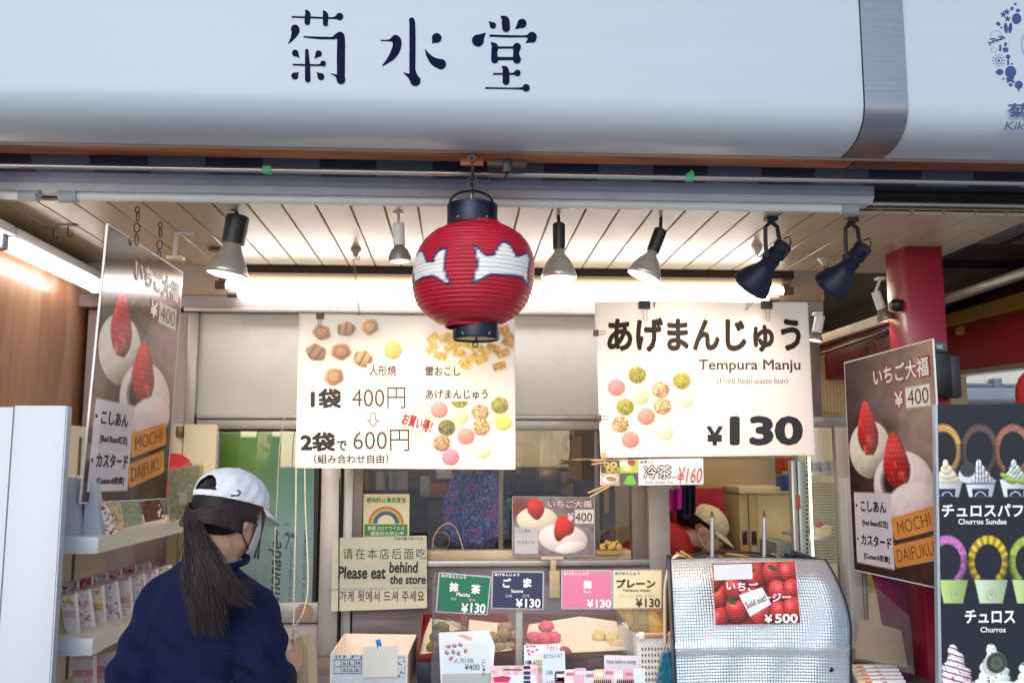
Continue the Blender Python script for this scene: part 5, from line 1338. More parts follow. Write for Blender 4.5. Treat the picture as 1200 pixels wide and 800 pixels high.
b = MB(); b.tube([at(524, 727, 3.8), at(548, 742, 3.72)], 0.003, 6); b.tube([at(528, 725, 3.8), at(552, 740, 3.72)], 0.003, 6); b.tube([at(524, 727, 3.8), at(525, 724.5, 3.81), at(528, 725, 3.8)], 0.003, 6)
tag(b.build('tongs', clear_bag), 'clear plastic tongs leaning over the green tea buns', 'tongs')

# --- things in front of the glass
def paint_bagfront(X, Y):
    img = np.tile(K('e9eef2'), (len(X), 1)); img = over(img, rect(X, Y, 519, 754, 574, 789, 1), 'dbe7f0')
    Z = lambda x, y: (480 + x / 7.275, 690 + y / 7.275)
    for i, (x, y) in enumerate([(330, 485), (382, 478), (433, 470), (320, 537), (375, 532), (420, 545), (482, 525), (357, 592)]):
        m_, a, c_, q = ell(X, Y, *Z(x, y), 2.9, 2.4, 20 * i, 0.2); img = over(img, m_, shade('b98a7e', a, c_, 0.5))
    for x, y in ((430, 385), (460, 400), (500, 415)): img = over(img, ell(X, Y, *Z(x, y), 5, 2.2, 15, 0.3)[0], 'f0a899')
    return img
r, Bn = flat_card('snack_bag', 'white paper snack bag with a cake label and price 400, standing before the showcase', 'paper bag', [(514, 742), (573, 739.5), (580, 756), (576, 812), (517, 812)], 3.33, 'e9eef2', 0.02, paint=None)
Bn.picture('print', [(515.5, 744), (572.5, 742), (574, 810), (518, 810)], paint_bagfront, 110, 110)
Bn.text('lettering', '人形焼', (531, 770.5, 555, 776.5), pen, 0.0); Bn.text('price_lettering', '¥400', (544.5, 777.5, 562, 784.5), ink_black, 0.005)
for q, t_s in enumerate('こしあん'): Bn.text('lettering', t_s, (565, 772 + q * 5, 569, 776 + q * 5), ink_black, 0.02)
b = MB(); b.poly([Bn.P(518, 789, 0.002), Bn.P(575, 788, 0.002), Bn.P(575, 812, 0.002), Bn.P(518, 812, 0.002)], 0.002, Bn.n); b.build('window', clear_bag, r)
for k_, (x, y) in enumerate([(528, 797), (545, 799), (561, 798)]):
    pass
def paint_pinkbox(X, Y):
    img = np.tile(K('f1d3d8'), (len(X), 1)); n = fbm(X * 0.22, Y * 0.3, 5)
    img = over(img, (n > 0.53) * 0.8, 'e9a4b4'); img = over(img, np.clip(polysd(X, Y, [(578, 793), (590, 791), (599, 793), (596, 800), (579, 800)]) + 0.5, 0, 1), 'd3325f')
    img = over(img, rect(X, Y, 590, 783.5, 612, 785, 0.6), '4a2a40'); img = over(img, rect(X, Y, 578, 790, 628, 812, 0.7), 'e2edf6'); 
    img = over(img, np.clip(polysd(X, Y, [(578, 793), (590, 791), (599, 793), (596, 799), (579, 799)]) + 0.5, 0, 1), 'd3325f')
    for yy in (780, 786.5, 792, 797.5): img = over(img, rrect(X, Y, 617.5, yy + 1.5, 4, 2.1, 0, 0.6, 1), '3a2f55')
    return img
flat_card('leaflet', 'pink patterned leaflet with navy tabs beside the white snack bag', 'leaflet', [(575, 780), (630, 779), (632, 815), (575, 815)], 3.31, 'f1d3d8', 0.004, paint=paint_pinkbox, n=(110, 70))
def paint_prices(X, Y):
    img = np.tile(K('ecebf2'), (len(X), 1))
    for i, (x, y) in enumerate([(618, 757), (622, 756), (626, 757), (619, 762), (624, 763), (629, 761), (620, 766)]):
        m_, a, c_, q = ell(X, Y, x, y, 1.8, 1.5, 0, 0.3); img = over(img, m_, 'c9697c')
    for i in range(10): m_ = ell(X, Y, 641 + (i * 3.7) % 14, 755.5 + (i * 2.3) % 6, 1.3, 0.9, i * 30, 0.4)[0]; img = over(img, m_, 'd98a9c')
    return img
r, Bn = flat_card('leaflet', 'small white price leaflet reading 400 and 600 in ochre figures', 'leaflet', [(614, 755), (656, 754), (657, 815), (614, 815)], 3.36, 'ecebf2', 0.002, paint=paint_prices, n=(90, 70))
och = mat('ochre_ink', 'a88a34', rough=0.5, var=0)
Bn.text('price_lettering', '400', (624, 772.5, 635, 779.5), och, 0.01); Bn.text('price_lettering', '600', (624, 781, 635, 787), och, 0.01); Bn.text('lettering', '1袋', (615.5, 773, 623, 778), ink_navy, 0.03); Bn.text('lettering', '2袋', (615.5, 781.5, 623, 786.5), ink_navy, 0.03)
r, Bn = flat_card('leaflet', 'pale blue handwritten card standing right of the white post', 'card', [(636, 763), (662, 762), (663, 815), (636, 815)], 3.30, 'd9e8f0', 0.002)
bl = mat('teal_ink', '5c86a0', rough=0.5, var=0); mg = mat('magenta_ink', 'c0608c', rough=0.5, var=0)
Bn.text('lettering', 'あげまんじゅう', (637, 765, 659, 770.5), bl, 0.01, rot=-4); Bn.text('lettering', '2袋', (639, 785, 648, 790), bl, 0.01); Bn.text('lettering', '800円', (650, 786, 661.5, 790), mg, 0.0); Bn.text('lettering', '↓', (649, 791.5, 654, 796.5), bl, 0.02); Bn.text('lettering', '¥500', (640, 797, 659, 803), mg, 0.0)
r, Bn = flat_card('notice', 'white card reading heat before eating, under the bun tray', 'notice', [(708, 767), (748, 768), (748, 792), (708, 792)], 3.42, 'e8e6ea', 0.002)
Bn.text('lettering', 'Heat before eating.', (711, 772, 745.5, 778.5), ink_black, 0.0)
b = MB()
for q in range(12): x = 689 + q * 1.7; b.poly([at(x, 773, 3.5), at(x + 0.85, 770, 3.5), at(x + 1.7, 773, 3.5), at(x + 1.7, 783, 3.5), at(x, 783, 3.5)], 0.03, Vector((0, -1, 0)))
tag(b.build('paper_liner', mat('maroon_paper', '7a3650', rough=0.6)), 'maroon zigzag edged paper liner under the wide bun tray', 'liner')
rng = random.Random(5)
for i in range(9):
    x = 650 + i * 11.5; c_ = ('e9d3dc', 'f2e7ea', 'e6b9c8', 'dfe7ec', 'efd9b0')[i % 5]; y = 786 - (i % 3) * 1.6
    r, Bn = flat_card('snack_packet', 'flat pink and white snack packet filed in the row at the front of the counter', 'packet', [(x, y), (x + 14, y - 0.5), (x + 14, 815), (x, 815)], 3.30 - 0.008 * i, c_, 0.006, group='snack packets along the counter front')
    Bn.patch('label', [(x + 2, y + 3), (x + 11, y + 3), (x + 11, y + 7), (x + 2, y + 7)], mat('pk_ink', 'cf7f98', var=0) if i % 2 else mat('pk_ink2', 'f6f0ee', var=0), 0.0008)
for i in range(18):
    x = 697 + i * 2.3 + (6 if i > 8 else 0); b = MB(); ring(b, at(x, 799, 3.235), 0.007, 0.0012, Matrix.Rotation(1.57, 3, 'Z'), 1, 1.3, 10)
    if i == 0: allb = b
    else:
        me_ = bpy.data.meshes.new('tmp'); b.bm.to_mesh(me_); b.bm.free(); allb.bm.from_mesh(me_); bpy.data.meshes.remove(me_)
tag(allb.build('ring_binding', mat('black_wire', '18181c', rough=0.4)), 'black spiral binding of a booklet at the bottom edge', 'binding')
# cardboard box with size grid
r = thing('carton', 'open white printed cardboard carton with a size grid and blank card, on the counter', 'carton', at(437, 795, 3.5))
cb_in = mat('carton_inside', 'f0e2d6', rough=0.7, var=0.06); cb_out = mat('carton_outside', 'ccd6df', rough=0.6, var=0.12, scale=60)
F0, F1 = at(388, 795, 3.50), at(476, 793, 3.46); B0_, B1_ = at(404, 768, 3.86), at(487, 768, 3.82)
zb = 0.798; H = at(388, 766, 3.5).z
def bxp(p, z): return Vector((p.x, p.y, z))
bk_h = at(404, 742, 3.86).z
b = MB(); b.poly([bxp(F0, zb), bxp(F1, zb), bxp(F1, H), bxp(F0, H)], 0.004, Vector((0, -1, 0))); b.build('front', cb_out, r)
b = MB(); b.poly([bxp(B0_, zb), bxp(B1_, zb), bxp(B1_, bk_h), bxp(B0_, bk_h)], 0.004, Vector((0, -1, 0))); b.poly([bxp(F0, zb), bxp(B0_, zb), bxp(B0_, bk_h), bxp(F0, H)], 0.004, Vector((1, 0, 0))); b.poly([bxp(F1, zb), bxp(B1_, zb), bxp(B1_, bk_h), bxp(F1, H)], 0.004, Vector((-1, 0, 0))); b.poly([bxp(F0, zb), bxp(F1, zb), bxp(B1_, zb), bxp(B0_, zb)], 0.003, Z0); b.build('side', cb_in, r)
Bx = Board(r, bxp(F0, zb) + Vector((0, -0.001, 0)), F1 - F0, (0, 0, -1))
gn = mat('grid_ink', '3c4f78', rough=0.6, var=0)
b = MB()
def ln(x0, y0, x1, y1):
    b.poly([Bx.P(x0, y0, 0.0012), Bx.P(x1, y0, 0.0012), Bx.P(x1, y1, 0.0012), Bx.P(x0, y1, 0.0012)])
for yy in (772.3, 780.2, 788.2): ln(391, yy, 424, yy + 0.7)
for xx in (391, 399, 407, 415, 423): ln(xx, 773.1, xx + 0.6, 780.1); ln(xx, 781, xx + 0.6, 788.1)
b.build('printed_grid', gn, r, sharp=0, recalc=False)
for s_, x, y in (('2L', 403.5, 776.7), ('L', 411.3, 776.7), ('M', 419.3, 776.7), ('A', 403.5, 784.8), ('2A', 411.3, 784.8), ('K', 419.3, 784.8)): Bx.text('lettering', s_, (x - 2.3, y - 2, x + 2.3, y + 2), gn, 0.02, 0.0014)
def paint_carton(X, Y): 
    n = fbm(X * 0.5, Y * 0.5, 3); return K('ccd6df')[None, :] * (1 - np.clip((n - 0.5) * 8, 0, 1) * 0.6)[:, None]
Bx.picture('printed_border', [(466.5, 767), (475, 767), (475, 793), (466.5, 793)], paint_carton, 12, 30, 0.0006); Bx.picture('printed_border', [(389, 767), (424, 767), (424, 771.5), (389, 771.5)], paint_carton, 40, 8, 0.0006); 
Bx.slab('card', [(425.5, 757), (466.5, 755.5), (466, 792), (425, 793)], mat('card_d9dad2', 'd9dad2', rough=0.5, var=0.03), 0.001)
for o_ in r.children:
    if o_.name.startswith('card'): o_.location = (0, -0.004, 0)
b = MB(); p_ = at(444, 754, 3.47); b.box((p_.x - 0.009, p_.y, p_.z - 0.018), (p_.x + 0.009, p_.y + 0.003, p_.z + 0.016), 0.001, Matrix.Translation(p_) @ Matrix.Rotation(-0.3, 4, 'Y') @ Matrix.Translation(-p_)); b.build('tape', mat('blue_tape', '2b78c4', rough=0.5), r)
# white perforated basket with folded paper bags
r = thing('plastic_basket', 'white perforated plastic basket with brown handle bar beside the silver cover', 'basket', at(768, 785, 3.45))
X0, X1 = xat(747, 3.42, 760), xat(796, 3.42, 760); zt, zb = zat(742, 3.42, 768), 0.798
b = MB(); hole = []
nx_, nzc = 13, 9
for (p0, p1) in (((X0, 3.42), (X1, 3.42)), ((X0 - 0.03, 3.62), (X0, 3.42))):
    for i in range(nx_):
        for j in range(nzc):
            def W(u, v): return Vector((p0[0] + (p1[0] - p0[0]) * u, p0[1] + (p1[1] - p0[1]) * u, zb + (zt - zb) * v))
            u0, u1, v0, v1 = i / nx_, (i + 1) / nx_, j / nzc, (j + 1) / nzc
            if 0 < j < nzc - 2 and 0 < i < nx_ - 1:
                cu_, cv_ = (u0 + u1) / 2, (v0 + v1) / 2; hu, hv = (u1 - u0) * 0.27, (v1 - v0) * 0.27
                o4 = [W(u0, v0), W(u1, v0), W(u1, v1), W(u0, v1)]; i4 = [W(cu_ - hu, cv_ - hv * 0.4), W(cu_ + hu, cv_ - hv * 1.3), W(cu_ + hu, cv_ + hv * 0.4), W(cu_ - hu, cv_ + hv * 1.3)]
                vo = [b.bm.verts.new(p) for p in o4]; vi = [b.bm.verts.new(p) for p in i4]
                for q in range(4): b.bm.faces.new((vo[q], vo[(q + 1) % 4], vi[(q + 1) % 4], vi[q]))
            else: b.bm.faces.new([b.bm.verts.new(p) for p in (W(u0, v0), W(u1, v0), W(u1, v1), W(u0, v1))])
bmesh.ops.remove_doubles(b.bm, verts=b.bm.verts, dist=0.0002)
b.build('basket_body', white_pl, r, sharp=0, solid=0.003)
b = MB(); b.box((X0 - 0.005, 3.412, zt - 0.012), (X1 + 0.005, 3.424, zt + 0.003), 0.003); b.build('rim', white_pl, r)
zr = zt - 0.004
b = MB(); b.tube([(X0 + 0.02, 3.405, zr), (X1 - 0.02, 3.405, zr)], 0.0075, 10); b.build('handle_bar', mat('tan_plastic', 'b98a66', rough=0.4), r)
for xx in (X0 + 0.012, X1 - 0.03):
    b = MB(); b.box((xx - 0.012, 3.398, zr - 0.013), (xx + 0.012, 3.415, zr + 0.013), 0.003); b.build('bracket', white_pl, r)
kraft = mat('kraft_paper', 'cfa460', rough=0.6, var=0.12, bump=0.15, bscale=20)
for lab, pts, Y in (('tan folded paper bag standing in the white basket, front one', [(742, 712), (768, 716), (786, 745), (744, 745)], 3.47), ('tan folded paper bag leaning left out of the white basket', [(721, 713), (744, 712), (772, 745), (748, 747)], 3.52), ('pale paper bag behind the tan bags in the white basket', [(760, 714), (782, 716), (788, 742), (766, 742)], 3.56)):
    r, Bn = board_thing('paper_bag', lab, 'paper bag', pts, Y, kraft if 'tan' in lab else mat('pale_paper', 'e3d3c0', rough=0.7, var=0.05), 0.012)
    Bn.patch('fold', [tuple(np.array(pts[0]) * 0.8 + np.array(pts[2]) * 0.2), tuple(np.array(pts[1]) * 0.85 + np.array(pts[3]) * 0.15), tuple(np.array(pts[1]) * 0.45 + np.array(pts[2]) * 0.45 + np.array(pts[3]) * 0.1), tuple(np.array(pts[0]) * 0.45 + np.array(pts[3]) * 0.45 + np.array(pts[2]) * 0.1)], mat('kraft_light', 'ddb877', rough=0.6), 0.001)
r, Bn = board_thing('ice_pack', 'turquoise ice pack in clear film beside the silver cover', 'ice pack', [(777, 765), (791, 762), (791, 815), (767, 815)], 3.36, mat('ice_blue', '1d6f8f', rough=0.15, var=0.6, scale=30, bump=0.6, bscale=50, coat=0.6), 0.025)
b = MB(); 
for (x, y, yy) in ((789, 745, 3.40),): b.ball(at(x, y, yy), (0.012, 0.01, 0.028), 2)
tag(b.build('bottle_stopper', mat('bright_red', 'c81e22', rough=0.35)), 'small bright red plastic cap beside the tan paper bags', 'cap')
# pinkish woven tray rim left of the cover
r = thing('woven_tray', 'pale pink woven tray standing on edge between price cards and silver cover', 'tray', at(784, 740, 3.44))
def wv_pt(u, v):
    x = 774 + 12 * v - 4 * math.sin(v * 3.1); 
    px = 795 - 16 * math.sin(min(1, u * 1.6) * math.pi / 2) if u < 0.62 else 779; py = 651 + 110 * max(0, (u - 0.05)) ** 1.5
    return at(px + v * 9, py + v * 2, 3.40 + 0.10 * v)
b = MB(); b.grid(wv_pt, 40, 5); b.build('weave', mat('woven_pink', 'd6a992', rough=0.6, var=0.3, scale=6, stretch=(1, 1, 60), bump=0.4, bscale=40), r, solid=0.006)
b = MB(); b.tube([wv_pt(i / 39, 0) for i in range(40)], 0.006, 8); b.build('rim', mat('pale_rim', 'e2c8b6', rough=0.5), r)

# --- silver insulated cover ---------------------------------------------------------
def foil_mat():
    m = bpy.data.materials.new('bubble_foil'); m.use_nodes = True; t = m.node_tree; N = t.nodes; L = t.links; b = N['Principled BSDF']
    b.inputs['Metallic'].default_value = 0.75; b.inputs['Roughness'].default_value = 0.36; b.inputs['Base Color'].default_value = (0.80, 0.87, 0.93, 1)
    uv = N.new('ShaderNodeUVMap'); uv.uv_map = 'cover'
    mp = N.new('ShaderNodeMapping'); mp.inputs['Scale'].default_value = (1, 1, 1); L.new(uv.outputs[0], mp.inputs[0])
    vo = N.new('ShaderNodeTexVoronoi'); vo.feature = 'F1'; vo.inputs['Scale'].default_value = 100; vo.inputs['Randomness'].default_value = 0.12; L.new(mp.outputs[0], vo.inputs['Vector'])
    r = N.new('ShaderNodeValToRGB'); r.color_ramp.elements[0].color = (1, 1, 1, 1); r.color_ramp.elements[1].color = (0, 0, 0, 1); r.color_ramp.elements[0].position = 0.15; r.color_ramp.elements[1].position = 0.62
    L.new(vo.outputs['Distance'], r.inputs[0])
    n = N.new('ShaderNodeTexNoise'); n.inputs['Scale'].default_value = 14; n.inputs['Detail'].default_value = 5; L.new(mp.outputs[0], n.inputs['Vector'])
    ma = N.new('ShaderNodeMath'); ma.operation = 'MULTIPLY_ADD'; L.new(n.outputs[0], ma.inputs[0]); ma.inputs[1].default_value = 1.6; L.new(r.outputs[0], ma.inputs[2])
    bp = N.new('ShaderNodeBump'); bp.inputs['Strength'].default_value = 0.7; bp.inputs['Distance'].default_value = 0.004; L.new(ma.outputs[0], bp.inputs['Height']); L.new(bp.outputs[0], b.inputs['Normal'])
    return m
cov = thing('insulated_cover', 'silver bubble foil cover with navy edging draped over a rack, right of the price cards', 'cover', at(890, 800, 3.3) )
def cov_pt(u, v):
    """v: 0 top edge .. 1 low; u across"""
    y = 656 + (830 - 656) * v
    xl = 785.5 + 8 * v
    tt = min(1.0, v / 0.5); xr = 966 + 30 * math.sin(tt * math.pi / 2) ** 0.9
    px = xl + (xr - xl) * u
    Y = 3.24 + 0.14 * max(0, 1 - v / 0.2) ** 2 + 0.012 * math.sin(v * 9) * (0.3 + u) - 0.02 * math.exp(-((v - 0.60) / 0.03) ** 2) + 0.006 * math.sin(u * 23 + v * 7) + 0.06 * max(0, (u - 0.86) / 0.14) ** 2
    return at(px, y - 2.5 * math.sin(u * math.pi), Y)
b = MB(); NU, NV = 60, 70; b.grid(cov_pt, NU, NV)
uvl = b.bm.loops.layers.uv.new('cover')
o = b.build('foil', None or foil_mat(), cov, sharp=0, solid=0.006)
me = o.data; inv = {}
W_ = (cov_pt(1, 0.6) - cov_pt(0, 0.6)).length; Hh = (cov_pt(0.5, 1) - cov_pt(0.5, 0.3)).length / 0.7
for p_ in me.polygons:
    for li in p_.loop_indices:
        vi = me.loops[li].vertex_index; i, j = divmod(vi, NV); me.uv_layers['cover'].data[li].uv = (i / (NU - 1) * W_, j / (NV - 1) * Hh)
navy_tape = mat('navy_edging', '161a30', rough=0.7, var=0.1)
b = MB(); b.tube([cov_pt(0, j / 30) + Vector((0, -0.003, 0)) for j in range(31)], 0.0035, 8); b.build('edging', navy_tape, cov)
b = MB(); b.tube([cov_pt(1, j / 30) + Vector((0.002, -0.002, 0)) for j in range(31)], 0.005, 8); b.build('edging', navy_tape, cov)
b = MB(); b.tube([cov_pt(i / 30, 0) for i in range(31)], 0.004, 8); b.build('edging', navy_tape, cov)
b = MB(); b.grid(lambda u, v: cov_pt(1, v) + Vector((0.006 + 0.02 * u, 0.42 * u, 0)), 6, 30); b.build('side_foil', mat('dull_foil', '6a7480', rough=0.4, metal=0.8), cov, solid=0.004)
b = MB(); b.grid(lambda u, v: cov_pt(0, v) + Vector((0.01 * u, 0.004 + 0.09 * u, 0)), 6, 30); b.build('side_foil', mat('dull_foil', '6a7480'), cov, solid=0.004)
b = MB(); e_ = cov_pt(0.89, 0.74); b.lathe([(0.009, 0.002), (0.008, -0.006), (0.004, -0.007)], Matrix.Translation(e_) @ Matrix.Rotation(rad(-90), 4, 'X'), 16); b.build('eyelet', dark_metal, cov)
b = MB(); b.box((cov_pt(0.14, 0).x, 3.385, 0.8), (cov_pt(0.93, 0).x, 3.80, zat(662, 3.40, 880))); b.build('rack', dark_metal, cov)
# poster hung over the cover
def paint_straw(X, Y):
    img = np.tile(K('8c1f22'), (len(X), 1)); Z = lambda x, y: (650 + x / 3.334, 560 + y / 3.334)
    img = over(img, (fbm(X * 0.25, Y * 0.25, 4) > 0.55) * 0.5, '2c2b20')
    for i, (x, y, rx, ry, ro) in enumerate([(640, 470, 12, 15, 20), (650, 545, 13, 11, -20), (715, 520, 15, 14, 10), (790, 380, 13, 13, -30), (855, 375, 14, 14, 15), (920, 370, 12, 14, -10), (880, 450, 16, 13, 25), (930, 440, 10, 13, 0), (810, 535, 15, 13, -15), (880, 525, 13, 12, 20), (935, 515, 12, 14, 0), (700, 440, 14, 12, 30), (770, 470, 13, 12, 0), (625, 400, 10, 12, 0)]):
        m_, a, c_, q = ell(X, Y, *Z(x, y), rx * 0.92, ry * 1.12, ro, 0.1); a = a * (1 + 0.42 * c_); q = np.hypot(a, c_); m_ = np.clip((1 - q) / 0.1 + 0.5, 0, 1)
        img = over(img, np.clip(1.25 - q, 0, 1) * 1.6, '3a0c10')
        seed = np.clip(1 - np.hypot((X / 3.6 + (np.floor(Y / 3.0) % 2) * 0.5) % 1 - 0.5, (Y / 3.0) % 1 - 0.5) * 3.0, 0, 1)
        img = over(img, m_, np.clip(shade('a8282d', a, c_, 0.55) + seed[:, None] * np.array([0.34, 0.34, 0.2]) - 0.12 * (fbm(X * 0.4, Y * 0.4, i)[:, None] - 0.4) + 0.25 * np.clip(1 - np.hypot(a + 0.35, c_ + 0.4) * 2.2, 0, 1)[:, None], 0, 1))
    for x, y in ((850, 350), (765, 355), (690, 480)): img = over(img, ell(X, Y, *Z(x, y), 6, 3, 30, 0.3)[0], '3f5a2c')
    return img
YP = 3.215
r, Bn = flat_card('poster', 'strawberry drink poster with a sold out slip on the silver cover', 'poster', [(834, 660), (932, 656.5), (938.5, 730), (838, 732.5)], YP, 'd9b4b4', 0.002, paint=paint_straw, n=(170, 125), pm=print_mat('glossy_print', 0.3, 0.25))
Bn.text('lettering', 'いちご', (850, 680, 889, 693), ink_red, 0.09, 0.001, rot=4); Bn.text('lettering', 'いちご', (851, 681, 888, 692), ink_white, 0.03, 0.002, rot=4)
Bn.text('lettering', 'スムージー', (868, 694, 928, 706), ink_red, 0.09, 0.001, rot=-2); Bn.text('lettering', 'スムージー', (869, 695, 927, 705), ink_white, 0.03, 0.002, rot=-2)
Bn.text('price_lettering', '¥', (896, 719.5, 905, 729.5), ink_white, 0.03, 0.0018); Bn.text('price_lettering', '500', (908, 718.5, 935, 729.5), ink_white, 0.035, 0.0018)
Bn.patch('paper_strip', [(836, 661.5), (881, 660), (882, 678), (837, 679.5)], mat('card_e8e6ea', 'e8e6ea'), 0.0026)
Bn.patch('slip', [(866, 697), (893, 687.5), (904, 707.5), (879, 722)], mat('card_f0eee9', 'f0eee9', rough=0.6, var=0.03), 0.0034)
Bn.text('lettering', 'Sold out!', (873, 700.8, 898.5, 708.2), marker, 0.012, 0.0042, rot=-22)
# rods and sticks on top of the rack
for lab, x in (('left silver rod with brown tip standing on the rack, in front of the beige cap', 834.5), ('right silver rod with brown tip standing on the rack before the cream boxes', 895.5)):
    P0, P1 = at(x, 657, 3.42), at(x, 606, 3.42); r = thing('metal_rod', lab, 'rod', P0, 'silver rods on the rack')
    b = MB(); b.tube([P0, P1], 0.0075, 14); b.build('shaft', mat('matt_silver', 'b5b5bb', rough=0.35, metal=0.6), r)
    b = MB(); b.lathe([(0.0075, 0), (0.005, 0.006), (0.0065, 0.012), (0.002, 0.024), (0.0005, 0.026)], Matrix.Translation(P1), 14); b.build('tip', mat('brown_tip', '5a3526', rough=0.5), r)
    b = MB(); b.box((P0.x - 0.02, P0.y - 0.02, P0.z - 0.006), (P0.x + 0.02, P0.y + 0.02, P0.z + 0.012), 0.004); b.build('base', white_pl, r)
for i, (xa, ya, xb, yb) in enumerate([(793, 648, 815, 661), (798, 646, 818, 659), (843, 652, 862, 659), (868, 650, 885, 656), (905, 649, 918, 656), (850, 648, 872, 652)]):
    b = MB(); b.tube([at(xa, ya, 3.55), at(xb, yb, 3.46)], 0.006, 6); tag(b.build('wooden_stick', mat('stick_wood', 'a9804c' if i % 2 else 'a9804c', rough=0.6, var=0.2)), 'short tan wooden stick lying on top of the covered rack', 'stick', 'wooden sticks on the rack')
cord('dark cable looping over the top of the covered rack', [at(795, 656, 3.5), at(815, 649, 3.52), at(850, 646, 3.54), at(890, 648, 3.52), at(925, 656, 3.5)], 0.005, black_pl, 'cable', 'cable')
b = MB()
for i in range(26):
    a = rng.random() * 6.28; b.tube([at(925, 655, 3.46) + Vector((0.02 * math.cos(a + k_), 0.02 * math.sin(a * 1.7 + k_), 0.012 * math.sin(a * 2 + k_ * 2) + 0.01)) for k_ in range(4)], 0.0028, 5)
tag(b.build('cable_bundle', mat('teal_black', '1a2a30', rough=0.5)), 'dark tangled cable bundle at the right end of the covered rack', 'cable')
for x0, x1 in ((788, 800), (860, 880), (918, 936)):
    b = MB(); pbox(b, x0, 655, x1, 664, 3.40, 0.03, 0.004); tag(b.build('clamp', black_pl), 'black clamp gripping the top edge of the silver cover, ' + {788: 'at its left end', 860: 'in the middle', 918: 'at its right end'}[x0], 'clamp')

# --- back room things seen through the window ------------------------------------------
def rb(name, label, cat, q, Y, d, m, bev=0.006):
    b = MB(); pbox(b, *q, Y, d, bev); return tag(b.build(name, m), label, cat)
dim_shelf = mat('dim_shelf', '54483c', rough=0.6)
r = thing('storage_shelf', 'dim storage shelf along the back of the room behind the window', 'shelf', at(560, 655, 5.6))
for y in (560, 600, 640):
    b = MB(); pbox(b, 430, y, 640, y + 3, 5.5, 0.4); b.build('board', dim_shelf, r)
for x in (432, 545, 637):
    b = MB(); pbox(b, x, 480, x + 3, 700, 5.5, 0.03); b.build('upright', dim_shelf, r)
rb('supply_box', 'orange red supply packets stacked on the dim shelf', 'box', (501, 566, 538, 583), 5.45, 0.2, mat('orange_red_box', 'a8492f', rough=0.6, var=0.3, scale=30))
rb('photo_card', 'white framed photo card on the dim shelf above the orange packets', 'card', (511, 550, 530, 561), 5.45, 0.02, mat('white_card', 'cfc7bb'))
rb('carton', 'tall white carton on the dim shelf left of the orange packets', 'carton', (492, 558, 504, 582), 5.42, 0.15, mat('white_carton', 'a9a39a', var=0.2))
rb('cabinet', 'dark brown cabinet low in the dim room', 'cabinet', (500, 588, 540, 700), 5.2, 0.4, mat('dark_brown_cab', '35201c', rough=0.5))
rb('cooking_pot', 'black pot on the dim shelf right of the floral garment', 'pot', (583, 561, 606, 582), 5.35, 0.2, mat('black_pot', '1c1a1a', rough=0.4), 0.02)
b = MB(); P_ = at(590, 600, 5.0)
for i in range(40): b.ball(P_ + Vector((rng.uniform(-0.05, 0.05), rng.uniform(-0.04, 0.04), rng.uniform(-0.05, 0.05))), 0.02 + 0.012 * rng.random(), 1)
tag(b.build('green_bundle', mat('green_net', '2fa02a', rough=0.5, var=0.4, scale=40)), 'bright green crumpled net bundle behind the window', 'bundle')
# floral garment
gm = bpy.data.materials.new('floral_cloth'); gm.use_nodes = True; t = gm.node_tree; N = t.nodes; bb_ = N['Principled BSDF']; bb_.inputs['Roughness'].default_value = 0.8
tc = N.new('ShaderNodeTexCoord'); vo = N.new('ShaderNodeTexNoise'); vo.inputs['Scale'].default_value = 16; vo.inputs['Detail'].default_value = 3; vo.inputs['Distortion'].default_value = 2.5; t.links.new(tc.outputs['Object'], vo.inputs[0])
rp = N.new('ShaderNodeValToRGB'); rp.color_ramp.interpolation = 'CONSTANT'
for i, (pz, c_) in enumerate(((0.0, '3a56c0'), (0.40, '2a2458'), (0.47, '7a9ae0'), (0.53, '4c2470'), (0.60, 'b04aa0'))):
    e = rp.color_ramp.elements[i] if i < 2 else rp.color_ramp.elements.new(pz); e.position = pz; e.color = (*C(c_), 1)
t.links.new(vo.outputs[0], rp.inputs[0]); t.links.new(rp.outputs[0], bb_.inputs['Base Color'])
b = MB()
def gar(u, v):
    a = u * 2 * math.pi; hw = 0.10 + 0.02 * math.sin(v * 3) ; sh = 1.0 if v > 0.12 else 0.35 + 5.4 * v
    P = at(556, 548 + 92 * v, 4.75)
    return Vector((P.x + hw * sh * math.cos(a) + 0.012 * math.sin(a * 5), P.y + 0.05 * math.sin(a) + 0.01 * math.cos(a * 6 + v * 4), P.z))
b.grid(gar, 40, 24, closeu=True)
r = thing('garment', 'blue and purple floral garment hanging on a hanger behind the window', 'garment', at(556, 640, 4.75)); b.build('cloth', gm, r)
b = MB()
for s_ in (-1, 1): b.tube([at(556 + s_ * 17, 556, 4.75), at(556 + s_ * 26, 590, 4.74), at(556 + s_ * 27, 628, 4.73)], [0.04, 0.05, 0.055], 12)
b.build('sleeve', gm, r)
b = MB(); b.tube([at(533, 556, 4.75), at(556, 546, 4.75), at(579, 556, 4.75)], 0.004, 6); b.tube([at(556, 546, 4.75), at(556, 530, 4.75)], 0.003, 6); b.build('hanger', dark_metal, r)
b = MB(); pbox(b, 540, 545, 566, 556, 4.70, 0.03, 0.01); b.build('collar_pad', mat('straw', 'b09050', rough=0.8), r)
